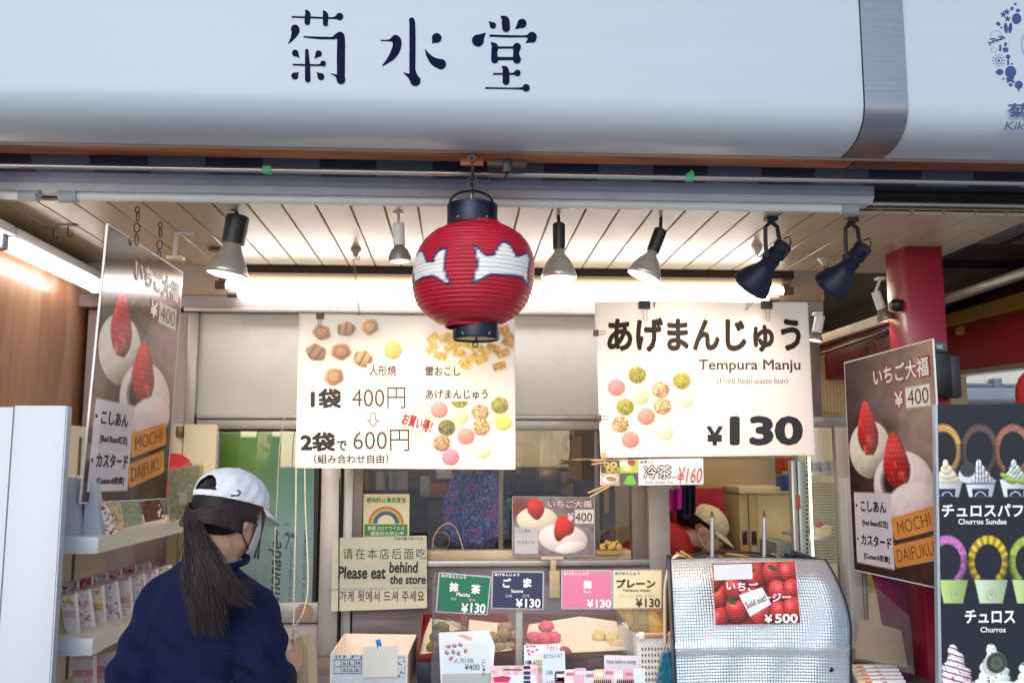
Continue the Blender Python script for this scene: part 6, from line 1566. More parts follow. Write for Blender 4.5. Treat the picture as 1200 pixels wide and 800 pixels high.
# tote bag with 0, paper bag, plastic bag
r, Bn = board_thing('hanging_sheet', 'beige sheet with a big black zero hanging at the back, behind the window glass', 'sheet', [(648, 498), (690, 498), (690, 540), (648, 540)], 5.3, mat('beige_sheet', 'a3937a', rough=0.7), 0.004)
Bn.text('lettering', '0', (658, 509, 675, 532), ink_black, 0.05)
r, Bn = board_thing('paper_bag', 'brown paper bag hanging crooked behind the window beside the zero sheet', 'paper bag', [(672, 512), (692, 510), (690, 552), (686, 566), (664, 560)], 5.0, mat('brown_bag', '9a7a50', rough=0.7, var=0.15), 0.03)
r, Bn = board_thing('plastic_bag', 'greyish clear plastic bag hanging from a hook behind the window', 'plastic bag', [(634, 512), (641, 505), (655, 540), (650, 546), (632, 546)], 4.9, clear_bag, 0.03)
rb('steel_box', 'copper coloured metal box hanging behind the window under the plastic bag', 'box', (631, 546, 656, 565), 4.9, 0.15, mat('copper_box', '8a6a4a', rough=0.3, metal=0.6))
rb('cutting_board', 'pale wooden board standing behind the window beside the copper box', 'board', (657, 552, 672, 600), 5.1, 0.02, mat('pale_board', '8c7550', rough=0.6))
for i, (x, y, w2, h2_) in enumerate([(605, 508, 9, 9), (605, 522, 9, 18), (605, 541, 6, 14), (626, 518, 8, 9), (622, 494, 17, 8)]):
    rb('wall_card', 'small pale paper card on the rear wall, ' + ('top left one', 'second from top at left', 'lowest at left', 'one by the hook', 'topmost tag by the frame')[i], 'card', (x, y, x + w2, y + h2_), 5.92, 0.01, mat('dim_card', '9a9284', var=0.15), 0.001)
for i, (x0, x1) in enumerate(((428, 452), (456, 478))):
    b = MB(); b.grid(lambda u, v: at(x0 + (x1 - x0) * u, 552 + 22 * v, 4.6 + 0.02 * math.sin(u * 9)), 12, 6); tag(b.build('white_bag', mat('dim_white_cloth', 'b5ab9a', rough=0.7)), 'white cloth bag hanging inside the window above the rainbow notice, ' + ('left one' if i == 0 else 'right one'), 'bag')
cord('wire loop leaning on the window sill', [at(506, 646, 4.08), at(510, 625, 4.08), at(522, 613.5, 4.08), at(534, 618, 4.08), at(543, 644, 4.06)], 0.003, mat('tan_wire', 'b39a78', rough=0.4), 'wire', 'wire')
b = MB(); ring(b, at(517, 633, 4.08), 0.037, 0.0018, None, 1, 1, 28); tag(b.build('wire_ring', mat('grey_wire', 'a39c92', rough=0.3, metal=0.6)), 'thin metal ring standing on the window sill', 'ring')
r, Bn = board_thing('paper_dish', 'shallow tray of yellow folded wrappers at the right end of the window sill', 'tray', [(697, 645), (731, 645), (727, 649.5), (700, 649.5)], 4.08, mat('gold_card', 'a98640', rough=0.5), 0.06)
b = MB()
for i in range(7): p = at(706 + i * 3.2, 640 - (i % 3) * 2.5, 4.10); b.box(p - Vector((0.012, 0.003, 0.012)), p + Vector((0.012, 0.003, 0.012)), 0.001, Matrix.Translation(p) @ Matrix.Rotation(i * 0.9, 4, 'Y') @ Matrix.Rotation(i, 4, 'Z') @ Matrix.Translation(-p))
b.build('wrapper', mat('yellow_wrap', 'd1ab55', rough=0.5), r)
b = MB(); b.tube([at(711, 562, 4.2), at(711, 600, 4.2)], 0.012, 8); tag(b.build('ladle', mat('stick_wood', 'a9804c')), 'wooden tool handle hanging inside the window near the grey column', 'handle')
# work space on the right
cream = mat('cream_box', 'e2c98f', rough=0.5, var=0.05)
rb('storage_box', 'red storage box behind the bending worker', 'box', (787, 572, 868, 620), 5.75, 0.2, mat('red_box', 'b3131f', rough=0.4, var=0.05))
b = MB(); pbox(b, 851, 578.5, 868, 582, 5.74, 0.01, 0.001); tag(b.build('box_label', mat('white_label', 'e8ddd0')), 'narrow white label stuck on the red storage box', 'label')
rb('wall_board', 'beige board on the rear wall above the red storage box', 'board', (812, 538, 900, 572), 5.8, 0.1, mat('beige_wall_board', 'd0b080', rough=0.6, var=0.05))
r = rb('carton', 'brown cardboard carton with script lettering behind the worker\'s cap', 'carton', (822, 622, 872, 668), 5.3, 0.25, mat('brown_carton', 'b08a5a', rough=0.7, var=0.08))
Bn = Board(r, at(822, 640, 5.299), (1, 0, 0), (0, 0, -1)); Bn.text('lettering', 'Care-line', (836, 636, 869, 643), ink_brown, 0.0, 0.001, shear=0.25)
r = thing('storage_box', 'large cream storage box with overhanging lid at the right of the work space', 'box', at(905, 650, 5.0))
b = MB(); pbox(b, 888, 579, 930, 668, 5.0, 0.35, 0.008); b.build('body', cream, r); b = MB(); pbox(b, 885, 570, 932, 579, 4.98, 0.39, 0.008); b.build('lid', mat('cream_lid', 'e8d6a4', rough=0.4), r)
for i, x in enumerate((867, 878)):
    r = thing('storage_box', 'narrow cream box with dark window, ' + ('left' if i == 0 else 'right') + ' one of the pair beside the large cream box', 'box', at(x + 5, 650, 4.96), 'narrow cream boxes')
    b = MB(); pbox(b, x, 579, x + 10.4, 660, 4.95 + i * 0.02, 0.3, 0.006); b.build('body', mat('tan_box', 'c3a878', rough=0.5, var=0.06), r)
    b = MB(); pbox(b, x - 1, 570, x + 11, 578.6, 4.94 + i * 0.02, 0.32, 0.005); b.build('lid', mat('cream_lid', 'e8d6a4'), r)
    b = MB(); pbox(b, x + 3, 622, x + 9, 638, 4.944 + i * 0.02, 0.004, 0.001); b.build('window', mat('dark_window', '3a1a1c', rough=0.3), r)
    b = MB(); pbox(b, x + 3.5, 640, x + 8.5, 649, 4.944 + i * 0.02, 0.004, 0.001); b.build('sticker', mat('orange_sticker' if i == 0 else 'pale_sticker', 'd08a2e' if i == 0 else 'cdbb98'), r)
rb('blue_tin', 'blue tin beside the fridge at the top of the work space', 'tin', (920, 557, 930, 575), 4.9, 0.15, mat('blue_tin', '2a4a9a', rough=0.4))
rb('red_pack', 'red and white pack above the blue tin', 'pack', (919, 536, 930, 556), 4.9, 0.15, mat('red_pack', 'b0402c', rough=0.5))
rb('grey_machine', 'grey machine with vents at the foot of the cream storage box', 'machine', (910, 635, 932, 668), 4.4, 0.25, mat('grey_machine', '8f948c', rough=0.5, var=0.25, scale=4, stretch=(1, 1, 30)))
def cloth(label, q, Y, col, waves, nm='towel'):
    x0, y0, x1, y1 = q; b = MB(); b.grid(lambda u, v: at(x0 + (x1 - x0) * u, y0 + (y1 - y0) * v + 1.5 * math.sin(u * 5) * v, Y + 0.02 * math.sin(u * waves) * (0.4 + v)), 30, 16)
    tag(b.build(nm, mat('cloth_' + col, col, rough=0.85, var=0.15, bump=0.2, bscale=300), solid=0.004), label, 'towel')
cloth('bright pink towel hanging behind the grey column', (778, 570, 799, 598), 4.5, 'd0249c', 14)
cloth('navy cloth hanging beside the pink towel', (797, 562, 815, 602), 4.55, '232a48', 18)
cloth('small white tag cloth over the pink towel', (781, 563, 796, 573), 4.47, 'e6ddd0', 4)
rb('door_curtain', 'dark maroon curtain panel behind the pink towel', 'curtain', (755, 560, 786, 700), 5.4, 0.03, mat('maroon_curtain', '3d1216', rough=0.8))

# display fridge ---------------------------------------------------------------------------
fr = thing('display_fridge', 'tall glass display fridge with lit edges at the right of the work space', 'fridge', at(965, 700, 4.05))
fm = mat('fridge_frame', 'bdb9b0', rough=0.3, metal=0.5, var=0.06)
def fbx(nm, q, Y, d, m, bev=0.003):
    b = MB(); pbox(b, *q, Y, d, bev); b.build(nm, m, fr)
fbx('post', (931, 540, 937, 760), 4.02, 0.04, fm); fbx('post', (938.5, 540, 948, 760), 4.03, 0.03, mat('fridge_inner', 'a5b0ac', rough=0.3, metal=0.3)); fbx('post', (985, 500, 999, 760), 3.98, 0.05, mat('cream_post', 'cbbda8', rough=0.4, var=0.05)); fbx('top_rail', (930, 488, 992, 500), 4.0, 0.06, mat('grey_rail', 'a39f9c', rough=0.35, metal=0.4))
led = mat('led_strip', 'f2fff8', emit=2.4, emit_col=(0.9, 1.0, 0.95), var=0)
fbx('led_strip', (949.5, 535, 952, 660), 4.04, 0.006, led, 0.001)
b = MB()
for q in range(26): pbox(b, 945, 536 + q * 5, 947, 538 + q * 5, 4.026, 0.006)
b.build('shelf_slots', dark_metal, fr, sharp=0)
fbx('pane', (948.5, 500, 985, 700), 4.005, 0.004, glass('fridge_glass', refl=0.08, milk=0.05))
for y in (553, 628): fbx('shelf', (948.5, y, 985, y + 4), 4.06, 0.35, mat('fridge_shelf', 'c5c9c0', rough=0.3))
b = MB()
for q in range(28): pbox(b, 953, 566 + q * 3.4, 984, 567.2 + q * 3.4, 4.43, 0.01)
b.build('grille', mat('grille_grey', '8b9089', rough=0.4), fr, sharp=0)
fbx('back_panel', (940, 500, 990, 760), 4.46, 0.02, mat('fridge_back', 'c9b98a', rough=0.5, emit=0.15))
r = thing('cake', 'slice of cake with red berry on the fridge shelf', 'cake', at(963, 628, 4.15))
b = MB(); pbox(b, 955, 618, 975, 628, 4.12, 0.1, 0.008); b.build('sponge', mat('cream_cake', 'ead9a0', rough=0.6), r); b = MB(); b.ball(at(961, 616, 4.16), 0.018, 2); b.build('berry', mat('bright_red', 'c81e22'), r); b = MB(); b.ball(at(968, 617.5, 4.15), (0.03, 0.02, 0.012), 2); b.build('cream', mat('whipped', 'f2ead8', rough=0.6), r)
for i, x in enumerate((955, 965, 975)):
    b = MB(); b.lathe([(0.016, 0), (0.02, 0.04), (0.021, 0.05), (0.0005, 0.05)], Matrix.Translation(at(x, 553, 4.2)), 16); tag(b.build('cup', mat('pale_cup', 'b9c4bc', rough=0.3)), 'small pale cup on the upper fridge shelf', 'cup', 'cups in the fridge')
b = MB(); pbox(b, 933, 580, 938, 596, 4.015, 0.006, 0.001); tag(b.build('door_tag', mat('rust_tag', 'a85a30', rough=0.6)), 'small rust coloured tag on the left post of the fridge', 'tag')
# bamboo blinds under the side beam
bam = bpy.data.materials.new('bamboo'); bam.use_nodes = True; t = bam.node_tree; N = t.nodes; bb_ = N['Principled BSDF']; bb_.inputs['Roughness'].default_value = 0.6
tc = N.new('ShaderNodeTexCoord'); bk = N.new('ShaderNodeTexBrick'); bk.inputs['Scale'].default_value = 30; bk.inputs['Color1'].default_value = (*C('d9bd84'), 1); bk.inputs['Color2'].default_value = (*C('cfae72'), 1); bk.inputs['Mortar'].default_value = (*C('8a6a3a'), 1); bk.inputs['Mortar Size'].default_value = 0.03; bk.offset = 0
mp = N.new('ShaderNodeMapping'); mp.inputs['Rotation'].default_value = (rad(90), 0, 0); t.links.new(tc.outputs['Object'], mp.inputs[0]); t.links.new(mp.outputs[0], bk.inputs[0]); t.links.new(bk.outputs[0], bb_.inputs['Base Color'])
for lab, q, Y in (('bamboo slat blind hanging behind the right edge of the single price sign', [(952, 412), (1013, 408), (985, 482), (955, 482)], 4.4), ('narrow bamboo blind hanging in the fridge doorway below the others', [(956, 460), (986, 460), (986, 532), (956, 532)], 4.5)):
    b = MB(); b.poly([at(*p, Y) for p in q], 0.008, Vector((0, -1, 0))); tag(b.build('bamboo_blind', bam), lab, 'blind')
b = MB(); b.tube([at(952, 418, 4.35), at(1040, 388, 3.7)], 0.006, 8); tag(b.build('blind_rail', dark_metal), 'dark thin rail carrying the bamboo blinds', 'rail')

# right side: pillar fittings, mesh, bags, small boxes, churros board --------------------------
b = MB(); P_ = at(1052, 357, 3.55); b.lathe([(0.0005, -0.03), (0.016, -0.03), (0.024, -0.018), (0.026, 0.0), (0.02, 0.012), (0.02, 0.03)], Matrix.Translation(Vector((px0 - 0.022, 3.56, P_.z))) @ Matrix.Rotation(rad(90), 4, 'Y'), 20)
tag(b.build('pillar_knob', black_pl), 'round black rubber knob on the left face of the crimson pillar', 'knob')
r = thing('loudspeaker', 'small black box loudspeaker on a bracket at the right of the crimson pillar', 'loudspeaker', at(1108, 470, 3.42))
b = MB(); pbox(b, 1093, 412, 1116, 464, 3.40, 0.09, 0.006); b.build('cabinet', black_pl, r); b = MB(); pbox(b, 1095, 400, 1110, 412, 3.41, 0.05, 0.004); b.build('bracket', mat('grey_bracket', '55555a', rough=0.5), r); b = MB(); pbox(b, 1114, 416, 1127, 466, 3.44, 0.05, 0.008); b.build('side_horn', mat('dark_purple_plastic', '2e2530', rough=0.5), r)
b = MB(); b.box((xat(1097, 3.4, 405), 3.395, zat(409, 3.4, 1100)), (xat(1104, 3.4, 405), 3.405, zat(404, 3.4, 1100))); b.build('screw', steel, r)
r = thing('mesh_screen', 'burgundy mesh screen behind the clear bag at the foot of the crimson pillar', 'screen', at(1045, 800, 3.58))
def paint_mesh(X, Y):
    a = (X * 0.45 + Y * 0.0) % 1; c_ = (Y * 0.4 + (np.floor(X * 0.45) % 2) * 0.5) % 1
    d = np.clip(1 - np.hypot(a - 0.5, c_ - 0.5) * 2.6, 0, 1); return np.clip(K('7a2848')[None, :] * (0.8 + 0.2 * fbm(X * 0.1, Y * 0.1)[:, None]) + d[:, None] * np.array([0.22, 0.16, 0.24]), 0, 1)
Bm = Board(r, at(1045, 740, 3.52), (1, 0, 0), (0, 0, -1)); mq = [(1019, 664), (1064, 664), (1070, 820), (1050, 820), (1040, 735)]
Bm.slab('net', mq, mat('burgundy_net', '5c2038', rough=0.6), 0.004)
Bm.picture('weave', [(1022, 666), (1062, 666), (1066, 818), (1048, 818)], paint_mesh, 90, 220)
r = thing('clear_bag', 'clear plastic bag holding a beige paper sheet, hung in front of the burgundy mesh', 'plastic bag', at(1035, 790, 3.45))
Bm = Board(r, at(1035, 730, 3.45), (1, 0, 0), (0, 0, -1)); Bm.slab('film', [(1004, 684), (1030, 690), (1066, 722), (1072, 790), (1000, 772)], clear_bag, 0.004); Bm.patch('paper', [(1008, 724), (1056, 738), (1064, 782), (1002, 770)], mat('tan_sheet', 'c9b29a', rough=0.7, var=0.08), -0.006)
rb('door_post', 'white painted post behind the clear bag left of the burgundy mesh', 'post', (996, 560, 1012, 840), 3.75, 0.06, mat('white_post', 'c9c4c2', rough=0.4, var=0.06, dirt=0.2))
rb('door_post', 'slim grey post right of the white painted post', 'post', (1012.5, 560, 1018, 840), 3.77, 0.04, alu)
rb('side_ledge', 'cream ledge behind the small boxes at the lower right', 'ledge', (996, 758, 1060, 776), 3.62, 0.3, mat('cream_ledge', 'cdbda6', rough=0.5))
rb('yellow_bin', 'yellow box between the grey post and the burgundy mesh', 'box', (1014, 672, 1028, 694), 4.1, 0.2, mat('yellow_box', 'd9b45c', rough=0.5))
for i in range(5):
    x, y = 996 + i * 2.6, 779 + i * 4.4; wb = 62 - i * 0.5
    r = thing('gift_box', 'white gift box with orange end label, row at lower right, ' + ('rearmost', 'second from the back', 'middle one', 'second from the front', 'frontmost')[i], 'box', at(x + 30, y + 30, 3.50 - i * 0.035), 'small gift boxes at lower right')
    Yq = 3.46 - i * 0.035
    b = MB(); pbox(b, x, y, x + 56, y + 30, Yq, 0.03, 0.002); b.build('carton', mat('white_gift', 'e9e6e8', rough=0.4, var=0.03), r)
    b = MB(); pbox(b, x + 0.5, y + 0.5, x + 17, y + 29, Yq - 0.0012, 0.001); b.build('end_label', mat('peach_label', 'e9c58a', rough=0.5), r)
    b = MB(); pbox(b, x + 8, y + 1, x + 15, y + 4.5, Yq - 0.0024, 0.001); b.build('stamp', mat('orange_stamp', 'd96a3a', rough=0.5), r)
    b = MB(); pbox(b, x + 28, y + 1.6, x + 33, y + 2.6, Yq - 0.0024, 0.001); b.build('mark', ink_red, r)
# churros board
YC = 3.05
def paint_churro(X, Y):
    img = np.tile(K('14161f'), (len(X), 1)) * (0.9 + 0.3 * fbm(X * 0.03, Y * 0.03)[:, None])
    img = over(img, np.clip((Y - 575) / 60, 0, 1) * 0.6, '101a30')
    A_ = lambda x, y: (1080 + x / 4.71, 470 + y / 4.71)
    B2_ = lambda x, y: (1080 + x / 4.44, 620 + y / 4.44)
    def loop(img, cx, cy, rx, ry, th, base, sd, kind):
        a, c_ = (X - cx) / rx, (Y - cy) / ry; r = np.hypot(a, c_); ang = np.arctan2(c_, a)
        w_ = th / (rx + ry) * 2; d = np.abs(r - 1) / w_
        gap = (ang > 1.05) & (ang < 2.1)
        m_ = np.clip((1 - d) * 5, 0, 1) * (~gap)
        g = 1.05 - 0.55 * np.clip((r - 1) / w_ * 0.5 + 0.5, 0, 1) * (c_ > -0.3) - 0.25 * d ** 2
        n = fbm(X * 1.0, Y * 1.0, sd)
        if kind == 'ridge': g = g * (0.7 + 0.45 * np.abs(np.sin((r - 1) / w_ * 5))) * (0.8 + 0.4 * n)
        elif kind == 'bump': g = g * (0.88 + 0.2 * np.sin(ang * 17))
        else: g = g * (0.55 + 0.95 * n)
        return over(img, m_, np.clip(K(base)[None, :] * np.clip(g, 0.1, 1.5)[:, None], 0, 1))
    def cup(img, x0, x1, y0, y1, inset, base):
        s_ = polysd(X, Y, [(x0, y0), (x1, y0), (x1 - inset, y1), (x0 + inset, y1)])
        cxx = (x0 + x1) / 2; return over(img, np.clip(s_ + 0.5, 0, 1), np.clip(K(base)[None, :] * (1.05 - 0.35 * np.clip((X - cxx) / (x1 - x0) + 0.3, 0, 1))[:, None], 0, 1))
    # sundaes
    for cx, bs, kd in ((1111, 'c79a52', 'ridge'), (1148, '5e4a44', 'ridge'), (1187, '9a6450', 'rough')):
        img = loop(img, cx - 6 if cx == 1111 else cx, 528, 19, 27, 4.4, bs, cx, kd)
    for cx in (1110, 1149, 1190):
        img = cup(img, cx - 18.5, cx + 18.5, 561.5, 582, 5, 'd5d9dd'); s_ = polysd(X, Y, [(cx - 10, 572.5), (cx + 10, 572.5), (cx + 9, 582), (cx - 9, 582)]); img = over(img, np.clip(s_ + 0.5, 0, 1), '1c2442')
        img = over(img, (np.abs(np.hypot(X - cx, Y - 582) - 6) < 0.6) & (Y < 581.5), 'c9ccd2')
        for k_, (dx, dy, rx, ry) in enumerate(((0, 0, 15, 5), (0, -5, 11, 6), (-1, -11, 7, 6), (-2, -17, 3.4, 6))):
            m_, a, c_, q = ell(X, Y, cx + dx, 561 + dy, rx, ry, 0, 0.15); col = shade('dcdfe6' if cx != 1110 else 'e6dcc0', a, c_, 0.25)
            if cx == 1149: col = col * (1 - 0.65 * np.clip(np.sin(X * 1.7) * 3 - 1.6, 0, 1)[:, None])
            if cx == 1190: col = col * (1 - np.clip(np.sin(X * 1.2 + Y) * 3 - 1.2, 0, 1)[:, None] * np.array([0.55, 0.35, 0.8]))
            img = over(img, m_, col)
        img = over(img, rect(X, Y, cx - 17.5, 565.5, cx + 17.5, 567.5, 0.6) * (cx == 1149), '5a6478')
        if cx == 1190: 
            for dx, dy in ((-12, -2), (-6, 3), (8, 4)): m_, a, c_, q = ell(X, Y, cx + dx, 560 + dy, 7, 3.2, 15 - dx, 0.2); img = over(img, m_, shade('8ba23c', a, c_, 0.4))
    m_, a, c_, q = ell(X, Y, 1132, 556.5, 9, 9, 0, 0.1); img = over(img, m_, 'd9dde4'); m_, a, c_, q = ell(X, Y, 1134, 550, 8.8, 8.8, 0, 0.1); img = over(img, m_, K('3b3a40')[None, :] * (0.7 + 0.8 * fbm(X * 1.2, Y * 1.2, 3)[:, None]))
    # churros
    for cx, bs, kd in ((1110, 'c070b4', 'rough'), (1158, 'ddc030', 'bump'), (1206, 'a9b54a', 'rough')):
        img = loop(img, cx, 658, 20, 26, 5.2, bs, cx + 5, kd)
    for x0, x1, bs in ((1100, 1134.5, 'b4cf7c'), (1142, 1181, 'c5d8b4'), (1186, 1225, 'b9cf8c')):
        img = cup(img, x0, x1, 679, 706.5, 6, bs); cx = (x0 + x1) / 2 + (3 if x0 == 1100 else 0)
        img = over(img, (np.abs(np.hypot(X - cx, Y - 697) - 5.5) < 0.5), '9aa888'); img = over(img, (np.hypot((X - cx), (Y - 695.5) * 1.4) < 2.8) * 0.8, '98a684')
    # ice creams
    for k_, (cx, cy) in enumerate(((1118, 757), (1163, 756), (1209, 757))):
        for q in range(6):
            rx = 6 + q * 4.2; yy = cy + q * 9; m_, a, c_, r_ = ell(X, Y, cx + (2 if q % 2 else -1), yy + 6, rx, 8.5, -12, 0.1)
            col = shade('e6dde4' if k_ == 0 else 'dfe9ee', a, c_, 0.25)
            if k_ == 0: col = col * (1 - 0.75 * np.clip(np.sin(Y * 0.85 - X * 0.25) * 4 - 2.6, 0, 1)[:, None]); col = over(col, (fbm(X * 0.5, Y * 0.5, 8) > 0.6) * 0.85, 'c83a4a')
            else: col = over(col, (fbm(X * 0.45, Y * 0.45, 11) > 0.64) * 0.9, '3c4a44')
            img = over(img, m_, col)
    m_, a, c_, q = ell(X, Y, 1163, 779, 12, 12.5, 20, 0.08); img = over(img, m_, 'c9ccc4'); m_, a, c_, q = ell(X, Y, 1168, 776, 12, 12.5, 20, 0.08)
    img = over(img, m_, K('4b5049')[None, :] * (1.0 - 0.4 * (np.abs(q - 0.75) < 0.07) + 0.5 * np.clip(np.sin(np.arctan2(c_, a) * 10), 0, 1) * (q < 0.6) * (q > 0.25))[:, None])
    return img
ch = thing('menu_board', 'tall black menu board with fried dough loops and sundaes at the right edge', 'menu board', at(1150, 815, YC))
Bc = Board(ch, at(1150, 640, YC), (1, 0.02, 0), (0, 0, -1))
Bc.slab('board', [(1096.5, 474), (1290, 472), (1290, 840), (1102, 840)], mat('black_board', '15161d', rough=0.3), 0.02)
Bc.picture('print', [(1099, 476), (1262, 474), (1262, 838), (1105, 838)], paint_churro, 190, 400, m=print_mat('matt_print', 0.55, 0.0))
Bc.text('lettering', 'チュロスパフェ', (1103.5, 590, 1215, 605.5), ink_white, 0.03); Bc.text('lettering', 'Churros Sundae', (1123, 607.5, 1179.5, 614), ink_white, 0.02); Bc.text('lettering', 'チュロス', (1130.5, 714, 1189.5, 730), ink_white, 0.03); Bc.text('lettering', 'Churros', (1149, 734, 1178.5, 740.5), ink_white, 0.02)
b = MB(); b.poly([Bc.P(1096, 474, 0.003), Bc.P(1098.6, 474, 0.003), Bc.P(1104.5, 840, 0.003), Bc.P(1100.5, 840, 0.003)], 0.02, Bc.n); b.build('edge_strip', mat('board_edge', 'b8c2cc', rough=0.3, metal=0.4), ch)
r = thing('paper_lantern', 'red paper lantern with a white mark, cut by the right edge of the photo', 'lantern', at(1218, 505, 3.2))
b = MB(); Pq = at(1218, 467, 3.2); b.lathe([(0.028, -0.115)] + [((0.0745 * (1 - abs(s_ / 20 * 2 - 1) ** 2.6) ** 0.42 if 0 < s_ < 20 else 0.028) + 0.0015 * (s_ % 2), -0.11 + 0.0108 * s_) for s_ in range(1, 20)] + [(0.028, 0.115)], Matrix.Translation(Pq), 36); b.build('shade', mat('red_paper', 'c41a24', rough=0.5, var=0.05), r)
b = MB(); b.lathe([(0.03, 0.112), (0.03, 0.135)], Matrix.Translation(Pq), 24); b.lathe([(0.03, -0.135), (0.03, -0.112)], Matrix.Translation(Pq), 24); b.build('ring', black_pl, r)
b = MB(); b.tube([Pq + Vector((0, 0, 0.135)), Pq + Vector((0, 0, 0.9))], 0.002, 6); b.build('cord', black_pl, r)
# ================================================================== LEFT SHELF, WINDOW POSTER, CORDS
wl = mat('white_laminate', 'cdd1d5', rough=0.35, var=0.02, scale=4, dirt=0.04)
wl2 = mat('cream_laminate', 'e6dccb', rough=0.4, var=0.03, scale=4)
sh = thing('display_shelf', 'white laminate display shelf with tall end panel in front of the wood grained wall', 'shelf', at(36, 800, 2.62))
XE0, XE1 = xat(6, 2.60, 640), xat(67.5, 2.60, 640); ZT = zat(475, 2.60, 36)
b = MB(); b.box((XE0, 2.60, 0.125), (XE1, 2.632, ZT), 0.002); b.build('end_panel', wl, sh)
b = MB(); b.box((XE0 - 0.30, 2.606, 0.125), (XE0 - 0.006, 2.635, ZT - 0.004), 0.002); b.build('end_panel', wl, sh)
b = MB(); b.box((XE0 - 0.0055, 2.615, 0.125), (XE0 - 0.0005, 2.632, ZT - 0.008)); b.build('joint_strip', mat('slot_dark', '2a2f3a', rough=0.5), sh)
b = MB(); b.box((XE1 + 0.0005, 2.602, 0.125), (XE1 + 0.004, 2.630, ZT - 0.002)); b.build('edge_band', mat('edge_grey', 'b9c0ca', rough=0.4), sh)
XBk = -1.40
b = MB(); b.box((XBk - 0.02, 2.634, 0.125), (XBk, 3.90, ZT - 0.02)); b.build('back_panel', wl2, sh)
XF = atz(116, 629, 0.0).x * 0 + at(116, 629, 2.75).x
for py in (629.5, 748, 872):
    zt = zat(py, 2.75, 93); th = 0.043
    xa = xat(62, 2.75, py)
    b = MB(); pts = [(XBk, 2.75), (XF, 2.75), (XF + 0.002, 2.752), (XF + 0.004, 3.90), (XBk, 3.90)]
    b.prism(pts, zt - th, zt, 'z', smooth=False); b.build('shelf_board', wl2, sh, sharp=20)
    b = MB(); b.box((XBk, 2.744, zt - th - 0.002), (XF + 0.001, 2.7495, zt + 0.002), 0.001); b.build('edge_band', wl, sh)
for yy in (3.05, 3.55):
    b = MB(); b.box((XBk + 0.0005, yy, 0.4), (XBk + 0.006, yy + 0.012, ZT - 0.06)); b.build('slot_rail', mat('slot_grey', '77736c', rough=0.4, metal=0.5), sh)
    for py in (629.5, 748):
        zt = zat(py, 2.75, 93) - 0.044; b = MB(); b.box((XBk + 0.006, yy + 0.002, zt - 0.05), (XBk + 0.10, yy + 0.010, zt)); b.build('shelf_bracket', mat('slot_grey', '77736c'), sh)
ZS1, ZS2 = zat(629.5, 2.75, 93), zat(748, 2.75, 93)
def pat(kind, base, c1, c2, sc=0.35, sd=1):
    def f(X, Y):
        img = np.tile(K(base), (len(X), 1)); n = fbm(X * sc, Y * sc, sd, 3); n2 = fbm(X * sc * 1.4 + 9, Y * sc * 1.4, sd + 5, 3)
        if kind == 'blob': img = over(img, (n > 0.56) * 1.0, c1); img = over(img, (n2 > 0.58) * 1.0, c2)
        if kind == 'dots':
            d = np.hypot((X * 0.2) % 1 - 0.5, (Y * 0.2) % 1 - 0.5); img = over(img, d < 0.24, c1)
        if kind == 'band': img = over(img, (np.sin(Y * 0.24 + sd) > 0.55) * 0.85, c1); img = over(img, (n > 0.57) * 0.9, c2)
        return img
    return f
def leaning(name, label, cat, quad, Y, base, paint, group=None, thick=0.006, n=(40, 50), tilt=0.12):
    return flat_card(name, label, cat, quad, Y, base, thick, paint=paint, n=n, group=group, tilt=Vector((0, tilt, -1)))
# upper shelf
for lab, q, Y, c_ in (('slate paper gift bag standing end-on at the near end of the upper shelf', [(76, 560), (86, 560), (92, 628), (70, 628)], 2.80, 'b0b5bd'), ('pale grey paper gift bag standing end-on beside the polka dot pouch', [(101, 560), (109, 566), (120, 627), (97, 628)], 2.84, 'b9bec6')):
    r, Bn = board_thing('gift_bag', lab, 'gift bag', q, Y, mat('gb_' + c_, c_, rough=0.6, var=0.05), 0.05)
leaning('pouch', 'black polka dot pouch between two grey gift bags on the upper shelf', 'pouch', [(86, 588), (99, 586), (100, 628), (84, 628)], 2.86, '1a1c2c', pat('dots', '1a1c2c', 'c8a0a8', '0', sd=2), thick=0.02)
leaning('ribbon_topper', 'red and white patterned bag tops behind the grey gift bags', 'gift bag', [(74, 559), (97, 557), (96, 590), (78, 590)], 2.95, 'e8dede', pat('blob', 'efe6e4', 'b8303c', 'c04a50', 0.25, 3), thick=0.02)
for i, (lab, q, Y, f, c_) in enumerate([('cream envelope with red brown butterflies, nearest on the upper shelf', [(103, 592), (124, 591), (139, 624), (119, 628)], 2.86, pat('blob', 'e6dfd4', '8a3d30', 'a9584a', 0.30, 4), 'e6dfd4'),
        ('pale yellow envelope with small brown flowers on the upper shelf', [(123, 590), (140, 589), (146, 620), (131, 623)], 2.98, pat('blob', 'e3d3a4', 'a9684a', 'd9a860', 0.33, 6), 'e3d3a4'),
        ('green envelope with orange fruit pattern on the upper shelf', [(139, 589), (161, 588), (168, 613), (146, 618)], 3.10, pat('blob', '8fa78a', '7c9a78', 'd9a05a', 0.25, 8), '8fa78a'),
        ('brown envelope with white and red splash pattern on the upper shelf', [(165, 587), (187, 585), (194, 607), (170, 612)], 3.22, pat('blob', '6b4a3a', 'efe2d2', 'b8482f', 0.22, 11), '6b4a3a')]):
    leaning('envelope', lab, 'envelope', q, Y, c_, f, 'patterned envelopes on the upper shelf', 0.004)
r, Bn = flat_card('sweet_bag', 'green and gold patterned bag in crinkled clear wrap on the upper shelf', 'bag', [(198, 552), (234, 544), (233, 604), (198, 611)], 3.42, 'b5ab5a', 0.05, paint=pat('blob', 'a9a455', 'd9c78a', '6f8a48', 0.22, 13), n=(60, 80))
Bn.slab('clear_wrap', [(195, 552), (202, 545), (214, 547), (222, 540), (236, 542), (237, 604), (197, 612)], clear_bag, 0.003)
for o_ in r.children:
    if o_.name.startswith('clear'): o_.location = Bn.n * 0.008
